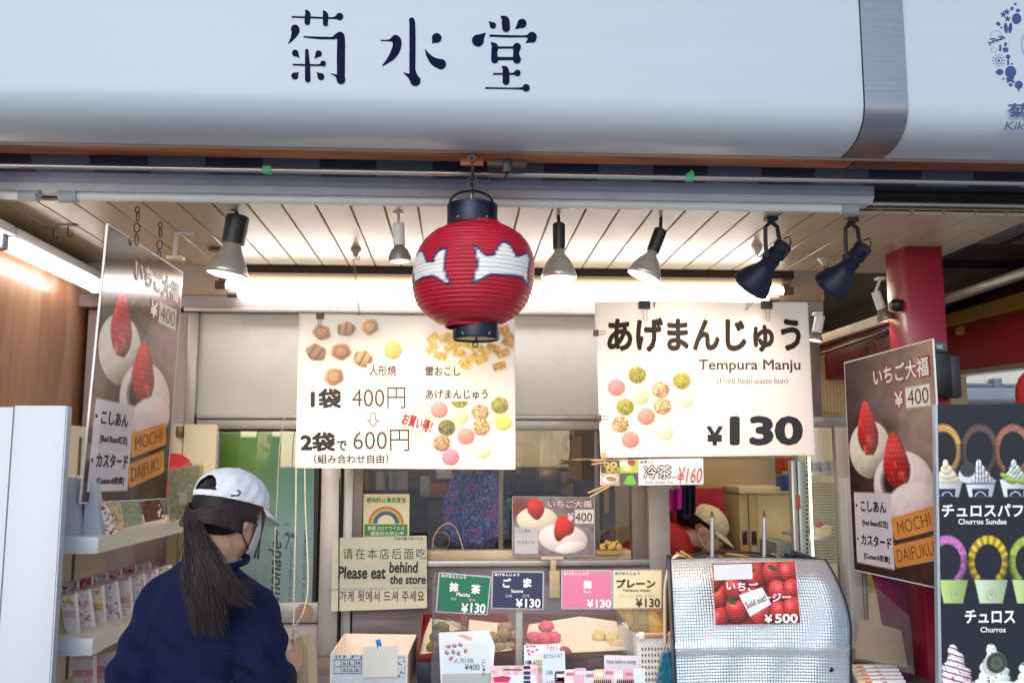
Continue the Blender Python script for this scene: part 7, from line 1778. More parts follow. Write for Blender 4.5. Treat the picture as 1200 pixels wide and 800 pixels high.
Bn.patch('label', [(210, 577), (219, 576), (219, 590), (210, 591)], mat('card_e4dccb', 'e4dccb', rough=0.5), 0.002)
r = thing('round_fan', 'bright red round fan behind the far end of the left poster', 'fan', at(205, 560, 3.6))
b = MB(); c_ = at(202, 556, 3.6); b.tube([c_, c_ + Vector((0, 0.008, 0))], 0.052 * 1.55, 32); b.build('disc', mat('lacquer_red', 'c2161c', rough=0.3, var=0.05, coat=0.3), r)
b = MB(); b.tube([c_ + Vector((0, 0.004, -0.06)), c_ + Vector((0.01, 0.004, -0.17))], 0.006, 8); b.build('handle', mat('stick_wood', 'a9804c'), r)
r = thing('cream_cabinet', 'cream cabinet door with a hinge, standing behind the shelf beside the window', 'cabinet', at(228, 700, 3.95))
b = MB(); pbox(b, 210, 497, 249, 760, 3.93, 0.03, 0.003); b.build('door', mat('cream_door', 'd8c9a4', rough=0.4, var=0.03), r)
b = MB(); pbox(b, 196, 497, 209, 760, 3.95, 0.1, 0.003); b.build('side', mat('cream_side', 'c8b894', rough=0.4, var=0.04), r)
b = MB(); pbox(b, 206, 499, 214, 512, 3.92, 0.02, 0.002); b.build('hinge', mat('bronze', '6a5638', rough=0.4, metal=0.6), r)
# lower shelf: bagged sweets
rng = random.Random(21)
cols = [('ece6ea', 'd8b4bf', 'd9b45a'), ('efe9e9', 'e6a9b4', 'c86a80'), ('f0e6d8', 'e0b04c', 'd98a9a'), ('ede4ea', 'd9c0cc', 'b86a84'), ('efe2dc', 'dca0a8', 'e0b860')]
for i in range(8):
    x = 68 + i * 16.0; yb = 747 - i * 3.6; yt = 699 - i * 4.6; lean = 4 + 3 * (i % 2); c_ = cols[i % 5]
    lab = ('white', 'pink', 'yellow banded', 'pale lilac', 'rose')[i % 5] + ' sweet packet in clear film, ' + ('nearest', 'second', 'third', 'fourth', 'fifth', 'sixth', 'seventh', 'farthest')[i] + ' in the row on the lower shelf'
    r, Bn = leaning('sweet_packet', lab, 'sweet packet', [(x - 1, yt), (x + 19, yt - 3), (x + 19 + lean, yb - 2), (x + 3 + lean, yb)], 2.82 + 0.085 * i, c_[0], pat('band' if i % 2 == 0 else 'blob', c_[0], c_[1], c_[2], 0.2, 30 + i), 'sweet packets on the lower shelf', 0.022, (40, 70), 0.2)
    Bn.slab('seal_strip', [(x - 1, yt - 5), (x + 19, yt - 8.5), (x + 19, yt - 2.5), (x - 1, yt + 0.5)], clear_bag, 0.002)
    Bn.patch('gold_stripe', [(x, yt + 2), (x + 2, yt + 2), (x + 5 + lean, yb - 3), (x + 3.5 + lean, yb - 2.5)], mat('gold_stripe', 'c39a44' if 1 else '', rough=0.3), 0.0012)
for i in range(6):
    x = 73 + i * 17; y0 = 684 - i * 4.2
    leaning('sweet_packet', ('pink topped', 'crimson topped', 'grey topped')[i % 3] + ' sweet packet in the back row of the lower shelf, ' + ('nearest', 'second', 'third', 'fourth', 'fifth', 'farthest')[i], 'sweet packet', [(x, y0), (x + 17, y0 - 4), (x + 18, y0 + 40), (x + 1, y0 + 42)], 2.98 + 0.09 * i, 'd9b8c0', pat('blob', ('d9a8b4', 'b85a74', 'c9c2c6')[i % 3], 'f0e4e6', '8a3a50' if i % 2 else '2a2a30', 0.22, 50 + i), 'sweet packets on the lower shelf', 0.02, (30, 30), 0.15)
for i in range(3):
    x = 85 + i * 26
    leaning('sweet_box', 'pink and clear sweet box low under the lower shelf, ' + ('nearest', 'middle', 'farthest')[i] + ' one', 'box', [(x, 772 - i * 5), (x + 24, 768 - i * 5), (x + 24, 830), (x, 830)], 2.95 + 0.12 * i, 'e2cfd0', pat('band', 'e4d6d4', 'd98aa0', 'e8a8b8', 0.1, 70 + i), 'sweet boxes on the bottom shelf', 0.03, (30, 50), 0.0)
# green poster behind the left window pane
def paint_green(X, Y):
    u, v = (X - 252) / 116, (Y - 505) / 200
    n = fbm(u * 3, v * 3, 2)
    a = K('8fb83a')[None, :] * np.ones((len(X), 1)); 
    t1 = np.clip(u * 1.5 - 0.15 + v * 0.9 + (n - 0.47) * 0.6, 0, 1)[:, None]; t2 = np.clip((v - 0.18) * 2.2 + (n - 0.47) * 0.5, 0, 1)[:, None]
    img = a * (1 - t1) + K('4f9a72')[None, :] * t1; img = img * (1 - t2) + K('b5d0ca')[None, :] * t2
    img = over(img, np.clip(1 - np.hypot((u - 0.33) / 0.35, (v - 0.12) / 0.3), 0, 1) * 0.7, '6fae2e')
    P = lambda x, y: (200 + x / 2.96, 530 + y / 2.96)                     # palm
    cx, cy = P(412, 290)
    for ang in (-170, -140, -110, -70, -35, -5, 25): 
        ex, ey = cx + 9 * math.cos(rad(ang)), cy + 8 * math.sin(rad(ang)) + 2.5
        d = polysd(X, Y, [(cx, cy), ((cx + ex) / 2 + 0.6, (cy + ey) / 2 - 3.2), (ex, ey), ((cx + ex) / 2, (cy + ey) / 2 - 1.4)]); img = over(img, np.clip(d * 1.6 + 0.6, 0, 1), '1d2b2e')
    img = over(img, np.clip(polysd(X, Y, [(cx - 0.6, cy), (cx + 0.8, cy), (cx - 3.5, cy + 15), (cx - 5.2, cy + 15)]) + 0.5, 0, 1), '1d2b2e')
    for x in range(4): img = over(img, ell(X, Y, 333 + x * 1.5, 613 + (x % 2) * 1.5, 1.2, 0.6, 20, 0.4)[0] * 0.8, '1d2b2e')
    return img
r, Bn = flat_card('window_poster', 'green to pale blue summer drink poster with a palm tree behind the left window', 'poster', [(251.5, 506), (367.5, 506), (367.5, 704), (251.5, 704)], YB + 0.034, 'b5d0ca', 0.002, paint=paint_green, n=(120, 200))
pi_ = mat('poster_ink', '1d2b2e', rough=0.5, var=0)
Bn.text('title_lettering', 'Lemonade~', (270, 664, 372, 680), pi_, 0.015, 0.002, shear=0.3, rot=-90)
Bn.text('lettering', 'SUMMER HAS COME AT LAST.', (297, 680.5, 383, 683.5), pi_, 0.008, 0.002, rot=-90); Bn.text('lettering', 'MAKE A LOT OF GOOD MEMORIES!', (300, 675.5, 412, 678.7), pi_, 0.008, 0.002, rot=-90)
b = MB(); Pz = at(357, 717, YB - 0.002); b.lathe([(0.0005, 0.004), (0.035, 0.004), (0.036, 0)], Matrix.Translation(Pz + Vector((0, 0.004, 0))) @ Matrix.Rotation(rad(90), 4, 'X'), 28)
tag(b.build('round_sticker', mat('worn_sticker', 'a98a7c', rough=0.5, var=0.35, scale=60)), 'worn round sticker on the rail under the left window', 'sticker')
cord('long pale cord hanging in front of the left window from the upper panel', [at(334, 487, 4.0), at(328, 520, 3.99), at(325, 580, 3.98), at(322, 640, 3.98), at(321, 700, 3.98)], 0.0022)
cord('white cord loop hanging from the bags price sign beside the left window', [at(347, 547, 3.66), at(346.5, 600, 3.62), at(344.5, 700, 3.6), at(344, 733, 3.6)], 0.0028)
cord('thin pale cord hanging from the bags price sign down to the paper carrier bag', [at(357, 548, 3.66), at(358, 600, 3.6), at(361, 680, 3.45), at(356, 715, 3.2), at(346, 733, 2.95), at(343, 742, 2.85)], 0.0022)
cord('grey cable on the wall behind the window posts', [at(398, 560, 4.06), at(397.5, 620, 4.07), at(397, 720, 4.07), at(396.5, 800, 4.06)], 0.003, black_pl, 'cable', 'cable')

# ================================================================== PEOPLE
def remesh(prims, name, m, parent, vox=0.008, smooth=4, disp=None, cut=None):
    """one continuous surface grown round ellipsoids and tapered limbs"""
    b = MB()
    for p in prims:
        if p[0] == 'e':
            _, c, rr, M = p; b.ball(c, rr, 3, M)
        else:
            _, a, c, r0, r1 = p; a, c = Vector(a), Vector(c); n = 7; pts = [a.lerp(c, i / n) for i in range(n + 1)]; rs = [r0 + (r1 - r0) * i / n for i in range(n + 1)]
            b.tube(pts, rs, 16); b.ball(a, r0, 2); b.ball(c, r1, 2)
    me = bpy.data.meshes.new('t'); bmesh.ops.recalc_face_normals(b.bm, faces=b.bm.faces); b.bm.to_mesh(me); b.bm.free()
    o = bpy.data.objects.new('t', me); COL.objects.link(o)
    md = o.modifiers.new('r', 'REMESH'); md.mode = 'VOXEL'; md.voxel_size = vox
    ms = o.modifiers.new('s', 'SMOOTH'); ms.iterations = smooth; ms.factor = 0.5
    me2 = bpy.data.meshes.new_from_object(o.evaluated_get(bpy.context.evaluated_depsgraph_get()))
    bpy.data.objects.remove(o); bpy.data.meshes.remove(me)
    q = MB(); q.bm.from_mesh(me2); bpy.data.meshes.remove(me2)
    if disp:
        q.bm.normal_update()
        mv = [(v, disp(v.co, v.normal)) for v in q.bm.verts]
        for v, d in mv: v.co += v.normal * d
    if cut: bmesh.ops.delete(q.bm, geom=[v for v in q.bm.verts if cut(v.co)], context='VERTS')
    for f in q.bm.faces: f.smooth = True
    return q.build(name, m, parent, sharp=0, recalc=False)
skin = mat('skin', 'd3a184', rough=0.5, var=0.06, scale=30, sss=0.1)
hair_m = mat('dark_hair', '181011', rough=0.5, spec=0.3, var=0.5, scale=6, stretch=(30, 30, 1.5))
def head_prims(H):
    R = H.to_3x3(); e = lambda c, r: ('e', H @ Vector(c), r, R)
    return [e((0, 0, 0.02), (0.096, 0.075, 0.098)), e((0.028, 0, -0.045), (0.066, 0.056, 0.072)), e((0.05, 0, -0.088), (0.034, 0.034, 0.026)), e((0.098, 0, -0.022), (0.016, 0.011, 0.018)), e((0.093, 0, -0.002), (0.012, 0.009, 0.02)),
            e((0.085, 0, -0.062), (0.014, 0.024, 0.007)), e((-0.008, 0.075, -0.02), (0.02, 0.009, 0.03)), e((-0.008, -0.075, -0.02), (0.02, 0.009, 0.03)), e((0.075, 0.0, 0.02), (0.02, 0.055, 0.016))]
def hand_prims(Wp, d, n, side=1, curl=0.5, s=1.0):
    """palm at Wp, fingers along d, palm faces n; thumb on the side"""
    d = Vector(d).normalized(); n = Vector(n); n = (n - d * n.dot(d)).normalized(); t = d.cross(n) * side
    P = Vector(Wp); out = [('c', P, P + d * 0.03 * s, 0.024 * s, 0.026 * s)]
    R = Matrix((d, t, n)).transposed()
    out.append(('e', P + d * 0.05 * s, (0.045 * s, 0.038 * s, 0.014 * s), R))
    for k_, (off, ln_) in enumerate(((-0.029, 0.066), (-0.010, 0.076), (0.010, 0.071), (0.028, 0.056))):
        a = P + d * (0.085 - abs(off) * 0.25) * s + t * off * s; dirn = d.copy()
        for seg, fr_ in enumerate((0.45, 0.3, 0.25)):
            ang = curl * (0.5 + 0.6 * seg); dd = (d * math.cos(ang) + n * math.sin(ang)).normalized(); c = a + dd * ln_ * fr_ * s
            out.append(('c', a, c, (0.0088 - 0.0009 * seg) * s, (0.0082 - 0.0010 * seg) * s)); a = c
    a = P + d * 0.02 * s - t * 0.03 * s; c = a + (d * 0.7 - t * 0.75 + n * 0.35).normalized() * 0.036 * s; out.append(('c', a, c, 0.0115 * s, 0.0095 * s)); out.append(('c', c, c + (d * 0.95 - t * 0.1 + n * 0.45).normalized() * 0.028 * s, 0.0095 * s, 0.0078 * s))
    return out
def cap_parts(H, root, m, buckle=True):
    c0 = Vector((-0.002, 0, 0.03)); rx, ry, rz = 0.114, 0.092, 0.098
    def D(th, ph, k=1.0):
        bul = 1 + 0.05 * math.sin(ph * 2) * 1.0
        wr = 0.0015 * math.sin(th * 9 + ph * 5) + 0.0012 * math.sin(th * 17 - ph * 9)
        return H @ (c0 + Vector(((rx * bul + wr) * math.cos(th) * math.cos(ph), (ry * bul + wr) * math.sin(th) * math.cos(ph), rz * math.sin(ph))) * k)
    NT, NP = 168, 50; b = MB()
    V = [[b.bm.verts.new(D(2 * math.pi * i / NT, math.pi / 2 * j / (NP - 0.2))) for j in range(NP)] for i in range(NT)]
    for i in range(NT):
        for j in range(NP - 1):
            th = 2 * math.pi * (i + 0.5) / NT; ph = math.pi / 2 * (j + 0.5) / NP; dt = abs(th - math.pi)
            if ph > 0.17 and (dt / 0.47) ** 2 + ((ph - 0.17) / 0.50) ** 2 < 1: continue
            f = b.bm.faces.new((V[i][j], V[(i + 1) % NT][j], V[(i + 1) % NT][j + 1], V[i][j + 1])); f.smooth = True
    b.bm.faces.new([V[i][NP - 1] for i in range(NT)])
    cp = b.build('cap', m, root, sharp=0, solid=0.0025)
    def Br(u, v):
        th = (u - 0.5) * 2.3; base = c0 + Vector((rx * math.cos(th), ry * math.sin(th), -0.002))
        out = max(0.0, math.cos(th * 1.25)) ** 0.7
        return H @ (base + Vector((0.078 * v * out, math.sin(th) * 0.004 * v, -0.026 * v * out - 0.018 * v * abs(th) ** 1.5 * 0.6)))
    b = MB(); b.grid(Br, 32, 8); b.build('brim', m, cp, sharp=0, solid=0.003)
    b = MB()
    for k_ in range(6): b.tube([D(k_ * math.pi / 3 + math.pi / 6 * 0, math.pi / 2 * j / 14, 1.004) for j in range(7 if k_ == 3 else 0, 15)], 0.0011, 5)
    b.tube([Br(i / 30, 0.9) for i in range(31)], 0.001, 5)
    b.build('seam', m, cp)
    b = MB(); b.ball(D(0, math.pi / 2), (0.008, 0.008, 0.005), 1); b.build('button', m, cp)
    if buckle:
        p = D(math.pi - 0.62, 0.08, 1.02); b = MB(); b.box((-0.008, -0.003, -0.009), (0.008, 0.003, 0.009), 0.002, Matrix.Translation(p) @ Matrix.Rotation(math.atan2((p - H.translation).y, (p - H.translation).x) + 1.57, 4, 'Z')); b.build('buckle', mat('brass_buckle', '8d8068', rough=0.35, metal=0.8), cp)
        b = MB(); p2 = D(math.pi + 1.0, 0.10, 1.02); rr = (p2 - (H @ c0)).normalized(); tt = Vector((-rr.y, rr.x, 0)).normalized()
        b.tube([p2 - tt * 0.012, p2 + tt * 0.006, p2 + tt * 0.012 + Vector((0, 0, 0.008)), p2 + tt * 0.004 + Vector((0, 0, 0.014))], 0.0022, 6); b.build('clasp', black_pl, cp)
    return D
def mask_part(H, root, m, strap):
    b = MB()
    def Mf(u, v):
        a = (u - 0.5) * 2.5; z = -0.012 - 0.088 * v
        r_ = 1.04; x = 0.030 + 0.083 * math.cos(a) * (1 - 0.30 * max(0, v - 0.35) ** 2 * 2) * r_ + 0.014 * math.exp(-(a / 0.35) ** 2) * (1 - v); y = 0.064 * math.sin(a) * (1 - 0.25 * v) * r_
        return H @ Vector((x, y, z))
    b.grid(Mf, 24, 12); mk = b.build('face_mask', m, root, sharp=0, solid=0.002)
    for s_ in (0, 1):
        b = MB(); y = (s_ * 2 - 1); A_, B_ = Mf(s_, 0.1), Mf(s_, 0.85)
        b.tube([A_, H @ Vector((0.0, y * 0.082, 0.005)), H @ Vector((-0.026, y * 0.084, -0.015)), H @ Vector((-0.012, y * 0.080, -0.055)), B_], 0.0024, 6); b.build('strap', strap, mk)
def eyes(H, root):
    for s_ in (-1, 1):
        b = MB(); b.ball(H @ Vector((0.083, s_ * 0.031, -0.002)), 0.0115, 2); e = b.build('eye', mat('eye_white', 'e6e0da', rough=0.2, var=0), root)
        b = MB(); b.ball(H @ Vector((0.0915, s_ * 0.031, -0.003)), (0.005, 0.0055, 0.0055), 2); b.build('iris', mat('eye_dark', '1a100c', rough=0.1, var=0), e)
def headM(c, yaw, pitch, roll=0.0):
    return Matrix.Translation(Vector(c)) @ Matrix.Rotation(rad(yaw), 4, 'Z') @ Matrix.Rotation(rad(pitch), 4, 'Y') @ Matrix.Rotation(rad(roll), 4, 'X')

# --- customer seen from behind
YP1 = 2.5
H1 = headM(at(268, 602, YP1), 57, 14) @ Matrix.Scale(0.92, 4)
p1 = thing('person', 'person with white cap and long dark ponytail in navy jacket, seen from behind', 'person', (at(245, 800, YP1).x, YP1, 0.12))
fb = Vector((0.42, 0.91, 0)); rbv = Vector((0.91, -0.42, 0))
Sc = at(242, 700, 2.50); Sl, Sr = Sc - rbv * 0.130, Sc + rbv * 0.135; Sl.z = 1.245; Sr.z = 1.235
hipc = Vector((Sc.x - 0.02, 2.46, 0.92)); 
El, Er = at(152, 812, 2.36), at(311, 812, 2.40); Wl, Wr = at(160, 900, 2.50), at(335, 786, 2.66)
nb = H1 @ Vector((-0.03, 0, -0.09)); nbase = Vector((Sc.x + 0.02, 2.50, 1.36))
RB = Matrix((rbv, fb, Vector((0, 0, 1)))).transposed()
hl = hand_prims(Wl + Vector((0, 0, -0.01)), Vector((0.1, 0.2, -1)), rbv, 1, 0.5, 0.92)
hr_dir = Vector((0.25, 0.8, 0.35)); hr = hand_prims(Wr, hr_dir, Vector((-0.9, 0.3, -0.2)), -1, 0.7, 0.92)
body = head_prims(H1) + [('c', nb, nbase, 0.05, 0.054), ('c', nbase, Sc - Vector((0, 0, 0.1)), 0.06, 0.10), ('c', Sl, Sr, 0.058, 0.058), ('e', Vector((Sc.x, 2.49, 1.16)), (0.155, 0.10, 0.19), RB), ('e', hipc, (0.16, 0.115, 0.14), RB),
    ('c', Sl, El, 0.05, 0.04), ('c', El, Wl, 0.039, 0.026), ('c', Sr, Er, 0.05, 0.04), ('c', Er, Wr, 0.039, 0.026)]
for s_ in (-1, 1):
    hp = hipc + rbv * 0.085 * s_ - Vector((0, 0, 0.05)); kn = hp + Vector((0, 0.02, -0.39)); an = kn + Vector((0, -0.03, -0.36)); body += [('c', hp, kn, 0.082, 0.056), ('c', kn, an, 0.054, 0.036), ('c', an - Vector((0, 0, 0.03)), an - Vector((0, 0, 0.03)) + fb * 0.13, 0.038, 0.03)]
remesh(body + hl + hr, 'body', skin, p1, 0.006, 3)
navy = mat('navy_jersey', '0a133a', rough=0.85, spec=0.25, var=0.16, scale=220, bump=0.25, bscale=500)
def folds(co, n):
    d = 0.016 * mnoise.noise(Vector((co.x * 7, co.y * 7, co.z * 4))) + 0.006 * mnoise.noise(Vector((co.x * 16, co.y * 16, co.z * 9)))
    for E_ in (Er, El):
        q = math.exp(-((co - E_).length / 0.16) ** 2); d += 0.009 * q * math.sin((co.z + 0.35 * co.x) * 95)
    d += 0.004 * math.exp(-((co.z - 1.20) / 0.06) ** 2) * math.sin(co.x * 60 + co.z * 30)
    diag = abs(math.sin((co.x * 0.8 + co.z * 0.6) * 24 + 2 * mnoise.noise(co * 6))) ** 6
    return d - 0.013 * diag * max(0.0, min(1.0, (1.28 - co.z) * 8))
jk = [('c', nbase - Vector((0.0, 0, 0.035)), Sc - Vector((0, 0, 0.06)), 0.066, 0.10), ('c', Sl + Vector((0, 0, 0.002)), Sr + Vector((0, 0, 0.002)), 0.07, 0.07), ('c', nbase - Vector((0, 0, 0.04)), Sl, 0.056, 0.068), ('c', nbase - Vector((0, 0, 0.04)), Sr, 0.056, 0.068),
      ('e', Vector((Sc.x - 0.005, 2.48, 1.13)), (0.175, 0.135, 0.20), RB), ('e', hipc + Vector((0, 0, 0.05)), (0.19, 0.145, 0.24), RB), ('c', Sl, El, 0.07, 0.066), ('c', El, Wl + Vector((0, 0, 0.02)), 0.068, 0.046), ('c', Sr, Er, 0.07, 0.066), ('c', Er, Wr - hr_dir * 0.03, 0.068, 0.046)]
jo = remesh(jk, 'jacket', navy, p1, 0.008, 5, folds)
b = MB(); b.tube([nbase + Vector((0.074 * math.cos(t) + 0.004, 0.072 * math.sin(t), -0.012 + 0.012 * math.sin(t))) for t in (2 * math.pi * q / 24 for q in range(25))], 0.009, 8, cap=False); b.build('collar', navy, jo)
from mathutils.bvhtree import BVHTree
jo_v = [v.co + p1.location for v in jo.data.vertices]; jt = BVHTree.FromPolygons(jo_v, [tuple(p.vertices) for p in jo.data.polygons])
def seam(pts):
    out = []
    for q in pts:
        l_, n_, _, _ = jt.find_nearest(q)
        if l_ is not None: out.append(l_ + n_ * 0.0004)
    b = MB(); b.tube(out, 0.0016, 5, cap=False); b.build('seam', mat('navy_thread', '070d2a', rough=0.9, var=0.1), jo)
for S_, s_ in ((Sl, -1), (Sr, 1)):
    seam([S_ - rbv * s_ * (0.02 - 0.03 * t) + Vector((0, -0.16, 0.085 - 0.26 * t)) for t in (q / 24 for q in range(25))])
tr = []
for s_ in (-1, 1):
    hp = hipc + rbv * 0.085 * s_ - Vector((0, 0, 0.03)); kn = hp + Vector((0, 0.02, -0.40)); an = kn + Vector((0, -0.03, -0.30)); tr += [('c', hp, kn, 0.105, 0.082), ('c', kn, an, 0.080, 0.075)]
remesh(tr + [('e', hipc - Vector((0, 0, 0.02)), (0.175, 0.13, 0.13), RB)], 'trousers', mat('dark_trousers', '22242c', rough=0.8, var=0.1), p1, 0.012, 3)
mask_part(H1, p1, mat('mask_cloth', 'c9c6c9', rough=0.7, var=0.03), black_pl); eyes(H1, p1)
cap_parts(H1, p1, mat('white_cotton', 'e4e4e6', rough=0.85, var=0.04, scale=120, bump=0.15, bscale=400))
# hair: scalp shell, gathered sides and ponytail
b = MB(); R1_ = H1.to_3x3()
q_ = bmesh.ops.create_icosphere(b.bm, subdivisions=4, radius=1.0)
for v in q_['verts']:
    c = v.co; strand = 0.02 * math.sin(math.atan2(c.z + 0.35, c.x + 1.3) * 60)
    v.co = Vector((-0.008 + c.x * (0.107 + 0.0), c.y * 0.087 * (1 + strand * 0.3), 0.012 + c.z * 0.108))
rm_ = [v for v in b.bm.verts if (v.co.x > 0.028 + 0.25 * max(0, v.co.z) and v.co.z < 0.05) or v.co.z < -0.062 - 0.25 * max(0, -v.co.x - 0.02) or (v.co.x > -0.005 and v.co.z < -0.028) or v.co.x > 0.085]
bmesh.ops.delete(b.bm, geom=rm_, context='VERTS')
for v in b.bm.verts: v.co = H1 @ v.co
for f in b.bm.faces: f.smooth = True
hairo = b.build('hair', hair_m, p1, sharp=0, solid=0.004)
rng = random.Random(11); tie = H1 @ Vector((-0.128, 0.0, -0.035))
b = MB()
def bez(P, n): 
    out = []
    for i in range(n + 1):
        t = i / n; Q = [Vector(p) for p in P]
        while len(Q) > 1: Q = [Q[k_].lerp(Q[k_ + 1], t) for k_ in range(len(Q) - 1)]
        out.append(Q[0])
    return out
for i in range(1300):
    u = rng.random(); g = rng.gauss(0, 1); dY = rng.uniform(-0.03, 0.02)
    if u < 0.68:
        ex, ey = 226 + 36 * rng.random() + g * 4, 712 + 38 * rng.random() ** 0.8 - 0.2 * abs(g) * 20; mx_ = 207 + 44 * rng.random() + g * 3
    else:
        ex, ey = 262 + 38 * rng.random(), 676 + 38 * rng.random(); mx_ = 234 + 36 * rng.random()
    st = tie + Vector((rng.uniform(-0.018, 0.018), rng.uniform(-0.014, 0.014), rng.uniform(-0.018, 0.012)))
    P = [st, at(214 + 38 * rng.random(), 632, 2.37 + dY), at(mx_ + rng.gauss(0, 6), 668, 2.34 + dY), at((mx_ + ex) / 2, 700, 2.325 + dY), at(ex, ey, 2.32 + dY)]
    pts = bez(P, 11); w_ = 0.0007 + 0.0007 * rng.random(); b.tube(pts, [w_ * (1 - 0.75 * (k_ / 11) ** 2) for k_ in range(12)], 5, cap=False)
for i in range(520):                                                     # sides swept back to the tie
    s_ = -1 if i % 4 else 1; z = -0.025 + 0.055 * rng.random(); z = -0.05 + 0.085 * rng.random(); xa = 0.05 * rng.random() * (1 if z > -0.02 else 0) - 0.02; a = H1 @ Vector((xa, s_ * (0.087 - 0.012 * max(0, -z) / 0.05), z)); m_ = H1 @ Vector((-0.075, s_ * 0.094, z * 0.9 - 0.005)); 
    b.tube(bez([a, m_, H1 @ Vector((-0.125, s_ * 0.055, z * 0.5 - 0.02)), tie + Vector((rng.uniform(-0.01, 0.01), rng.uniform(-0.01, 0.01), rng.uniform(-0.012, 0.012)))], 9), 0.0014 + 0.0008 * rng.random(), 5, cap=False)
for i in range(16):                                                     # loose strand by the cheek
    o2 = rng.uniform(-0.004, 0.004); b.tube(bez([H1 @ Vector((0.055, -0.077 + o2, 0.02)), H1 @ Vector((0.066, -0.080 + o2, -0.03)), H1 @ Vector((0.062 + o2, -0.076, -0.085)), H1 @ Vector((0.07 + 3 * o2, -0.07, -0.11))], 8), [0.002 - 0.0002 * k_ for k_ in range(9)], 4, cap=False)
b.build('ponytail', mat('brown_black_hair', '38282a', rough=0.5, var=0.8, scale=9, stretch=(24, 24, 1.2), spec=0.35), hairo, sharp=0)
b = MB()
for k_ in range(14):
    t = 2 * math.pi * k_ / 14; b.ball(tie + Vector((0.024 * math.cos(t), 0.014 * math.sin(t), 0.016 * math.sin(t + 0.8))), 0.0075, 1)
b.build('hair_tie', mat('braided_tie', '4a2f2a', rough=0.5, var=0.3), hairo)
# the paper carrier bag in the right hand
r = thing('carrier_bag', 'beige paper carrier bag with white edge held in front of the customer', 'paper bag', at(352, 800, 2.80))
Bb = Board(r, at(350, 770, 2.80), (0.8, -0.3, 0), (0, 0, -1)); Bb.slab('bag_side', [(344, 748), (353, 744), (361, 764), (362, 830), (346, 830)], mat('beige_bag', 'cdb691', rough=0.7, var=0.06), 0.05)
b = MB(); b.tube([Bb.P(345, 746, 0.004), Bb.P(345.5, 780, 0.004), Bb.P(346, 830, 0.004)], 0.0045, 6); b.build('white_edge', white_pl, r)
b = MB(); b.tube(bez([at(344, 748, 2.79), at(341, 738, 2.77), at(347, 733, 2.77), at(353, 745, 2.79)], 8), 0.003, 6); b.build('handle', mat('cotton_cord', 'd8cdb4'), r)

# --- stall worker bending over
YW = 4.95
H2 = headM(at(827, 618, YW), -16, 36) @ Matrix.Scale(0.93, 4)
p2 = thing('person', 'person in red shirt, beige cap and face mask bending forward behind the counter', 'person', (at(770, 700, YW).x, YW + 0.05, 0.14))
hip = Vector((at(738, 700, YW).x - 0.10, YW + 0.06, 0.92)); sC = at(781, 642, YW + 0.02); nb2 = H2 @ Vector((-0.03, 0, -0.08))
ax = Vector((0, 1, 0)); s1_, s2_ = sC - ax * 0.16, sC + ax * 0.16
e1, e2 = at(788, 690, YW - 0.16), at(790, 690, YW + 0.16); w1, w2 = at(812, 662, YW - 0.13), at(824, 664, YW + 0.12)
g1 = hand_prims(w1, Vector((0.9, 0.1, -0.2)), Vector((0.1, 0.4, -1)), 1, 0.5); g2 = hand_prims(w2, Vector((0.9, -0.1, -0.2)), Vector((0.1, -0.4, -1)), -1, 0.5)
bd = head_prims(H2) + [('c', nb2, sC + Vector((0.06, 0, 0.02)), 0.05, 0.055), ('c', sC + Vector((0.06, 0, 0.02)), sC, 0.055, 0.09), ('c', s1_, s2_, 0.055, 0.055), ('c', sC, hip, 0.12, 0.14), ('c', s1_, e1, 0.048, 0.04), ('c', e1, w1, 0.038, 0.027), ('c', s2_, e2, 0.048, 0.04), ('c', e2, w2, 0.038, 0.027)]
for s_ in (-1, 1):
    hp = hip + ax * 0.09 * s_; kn = hp + Vector((0.03, 0, -0.40)); an = kn + Vector((-0.03, 0, -0.32)); bd += [('c', hp, kn, 0.09, 0.058), ('c', kn, an, 0.055, 0.038), ('c', an - Vector((0, 0, 0.025)), an + Vector((0.13, 0, -0.03)), 0.038, 0.03)]
remesh(bd + g1 + g2, 'body', skin, p2, 0.007, 3)
redj = mat('red_shirt', 'a8141c', rough=0.8, var=0.12, scale=60)
so = remesh([('c', s1_, s2_, 0.078, 0.078), ('c', sC + Vector((0.05, 0, 0.01)), sC, 0.068, 0.105), ('c', sC, hip, 0.145, 0.165), ('c', s1_, e1, 0.07, 0.06), ('c', s2_, e2, 0.07, 0.06), ('c', e1, e1.lerp(w1, 0.6), 0.055, 0.045), ('c', e2, e2.lerp(w2, 0.6), 0.055, 0.045)], 'shirt', redj, p2, 0.012, 4, lambda c, n: 0.006 * mnoise.noise(c * 9))
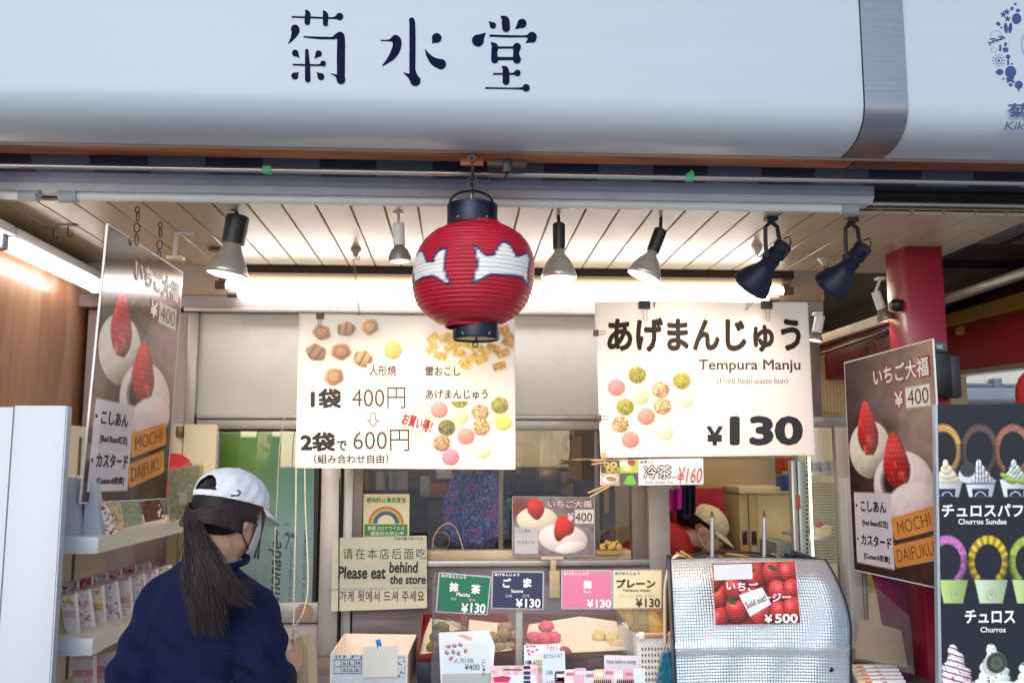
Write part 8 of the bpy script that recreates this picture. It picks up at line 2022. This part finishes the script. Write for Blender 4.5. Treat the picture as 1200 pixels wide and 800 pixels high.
b = MB(); b.tube(bez([sC + Vector((-0.14, -0.13, -0.10)), sC + Vector((-0.05, -0.165, 0.06)), sC + Vector((0.05, -0.17, 0.02)), sC + Vector((0.06, -0.13, -0.12))], 12), 0.012, 6); b.build('apron_strap', black_pl, so)
gl = mat('blue_glove', '6fa9dc', rough=0.4, var=0.1)
def grow(pr): return [(p[0], p[1], tuple(x + 0.002 for x in p[2]), p[3]) if p[0] == 'e' else (p[0], p[1], p[2], p[3] + 0.002, p[4] + 0.002) for p in pr]
remesh(grow(g1), 'glove', gl, p2, 0.005, 2); remesh(grow(g2), 'glove', gl, p2, 0.005, 2)
remesh([('e', hip - Vector((0, 0, 0.03)), (0.17, 0.19, 0.14), Matrix.Identity(3))] + [('c', hip + ax * 0.09 * s_, hip + ax * 0.09 * s_ + Vector((0.02, 0, -0.68)), 0.11, 0.08) for s_ in (-1, 1)], 'trousers', mat('dark_trousers', '22242c'), p2, 0.015, 3)
mask_part(H2, p2, mat('beige_mask', 'cfae94', rough=0.7, var=0.03), white_pl); eyes(H2, p2)
cap_parts(H2, p2, mat('beige_cotton', 'd9c7a2', rough=0.85, var=0.08, scale=80, bump=0.15, bscale=300), buckle=False)
b = MB(); q_ = bmesh.ops.create_icosphere(b.bm, subdivisions=3, radius=1.0)
for v in q_['verts']: c = v.co; v.co = Vector((-0.012 + c.x * 0.106, c.y * 0.086, 0.008 + c.z * 0.106))
bmesh.ops.delete(b.bm, geom=[v for v in b.bm.verts if (v.co.x > 0.03 and v.co.z < 0.05) or v.co.z < -0.06 or (v.co.x > -0.03 and v.co.z < 0.0) or v.co.x > 0.08], context='VERTS')
for v in b.bm.verts: v.co = H2 @ v.co
for f in b.bm.faces: f.smooth = True
h2o = b.build('hair', hair_m, p2, sharp=0, solid=0.004)
b = MB(); b.ball(H2 @ Vector((-0.125, 0, -0.02)), (0.045, 0.045, 0.045), 3, None, 0.2, 3); b.ball(H2 @ Vector((-0.155, -0.01, 0.0)), (0.034, 0.034, 0.034), 3, None, 0.3, 5); b.build('bun', hair_m, h2o, sharp=0)
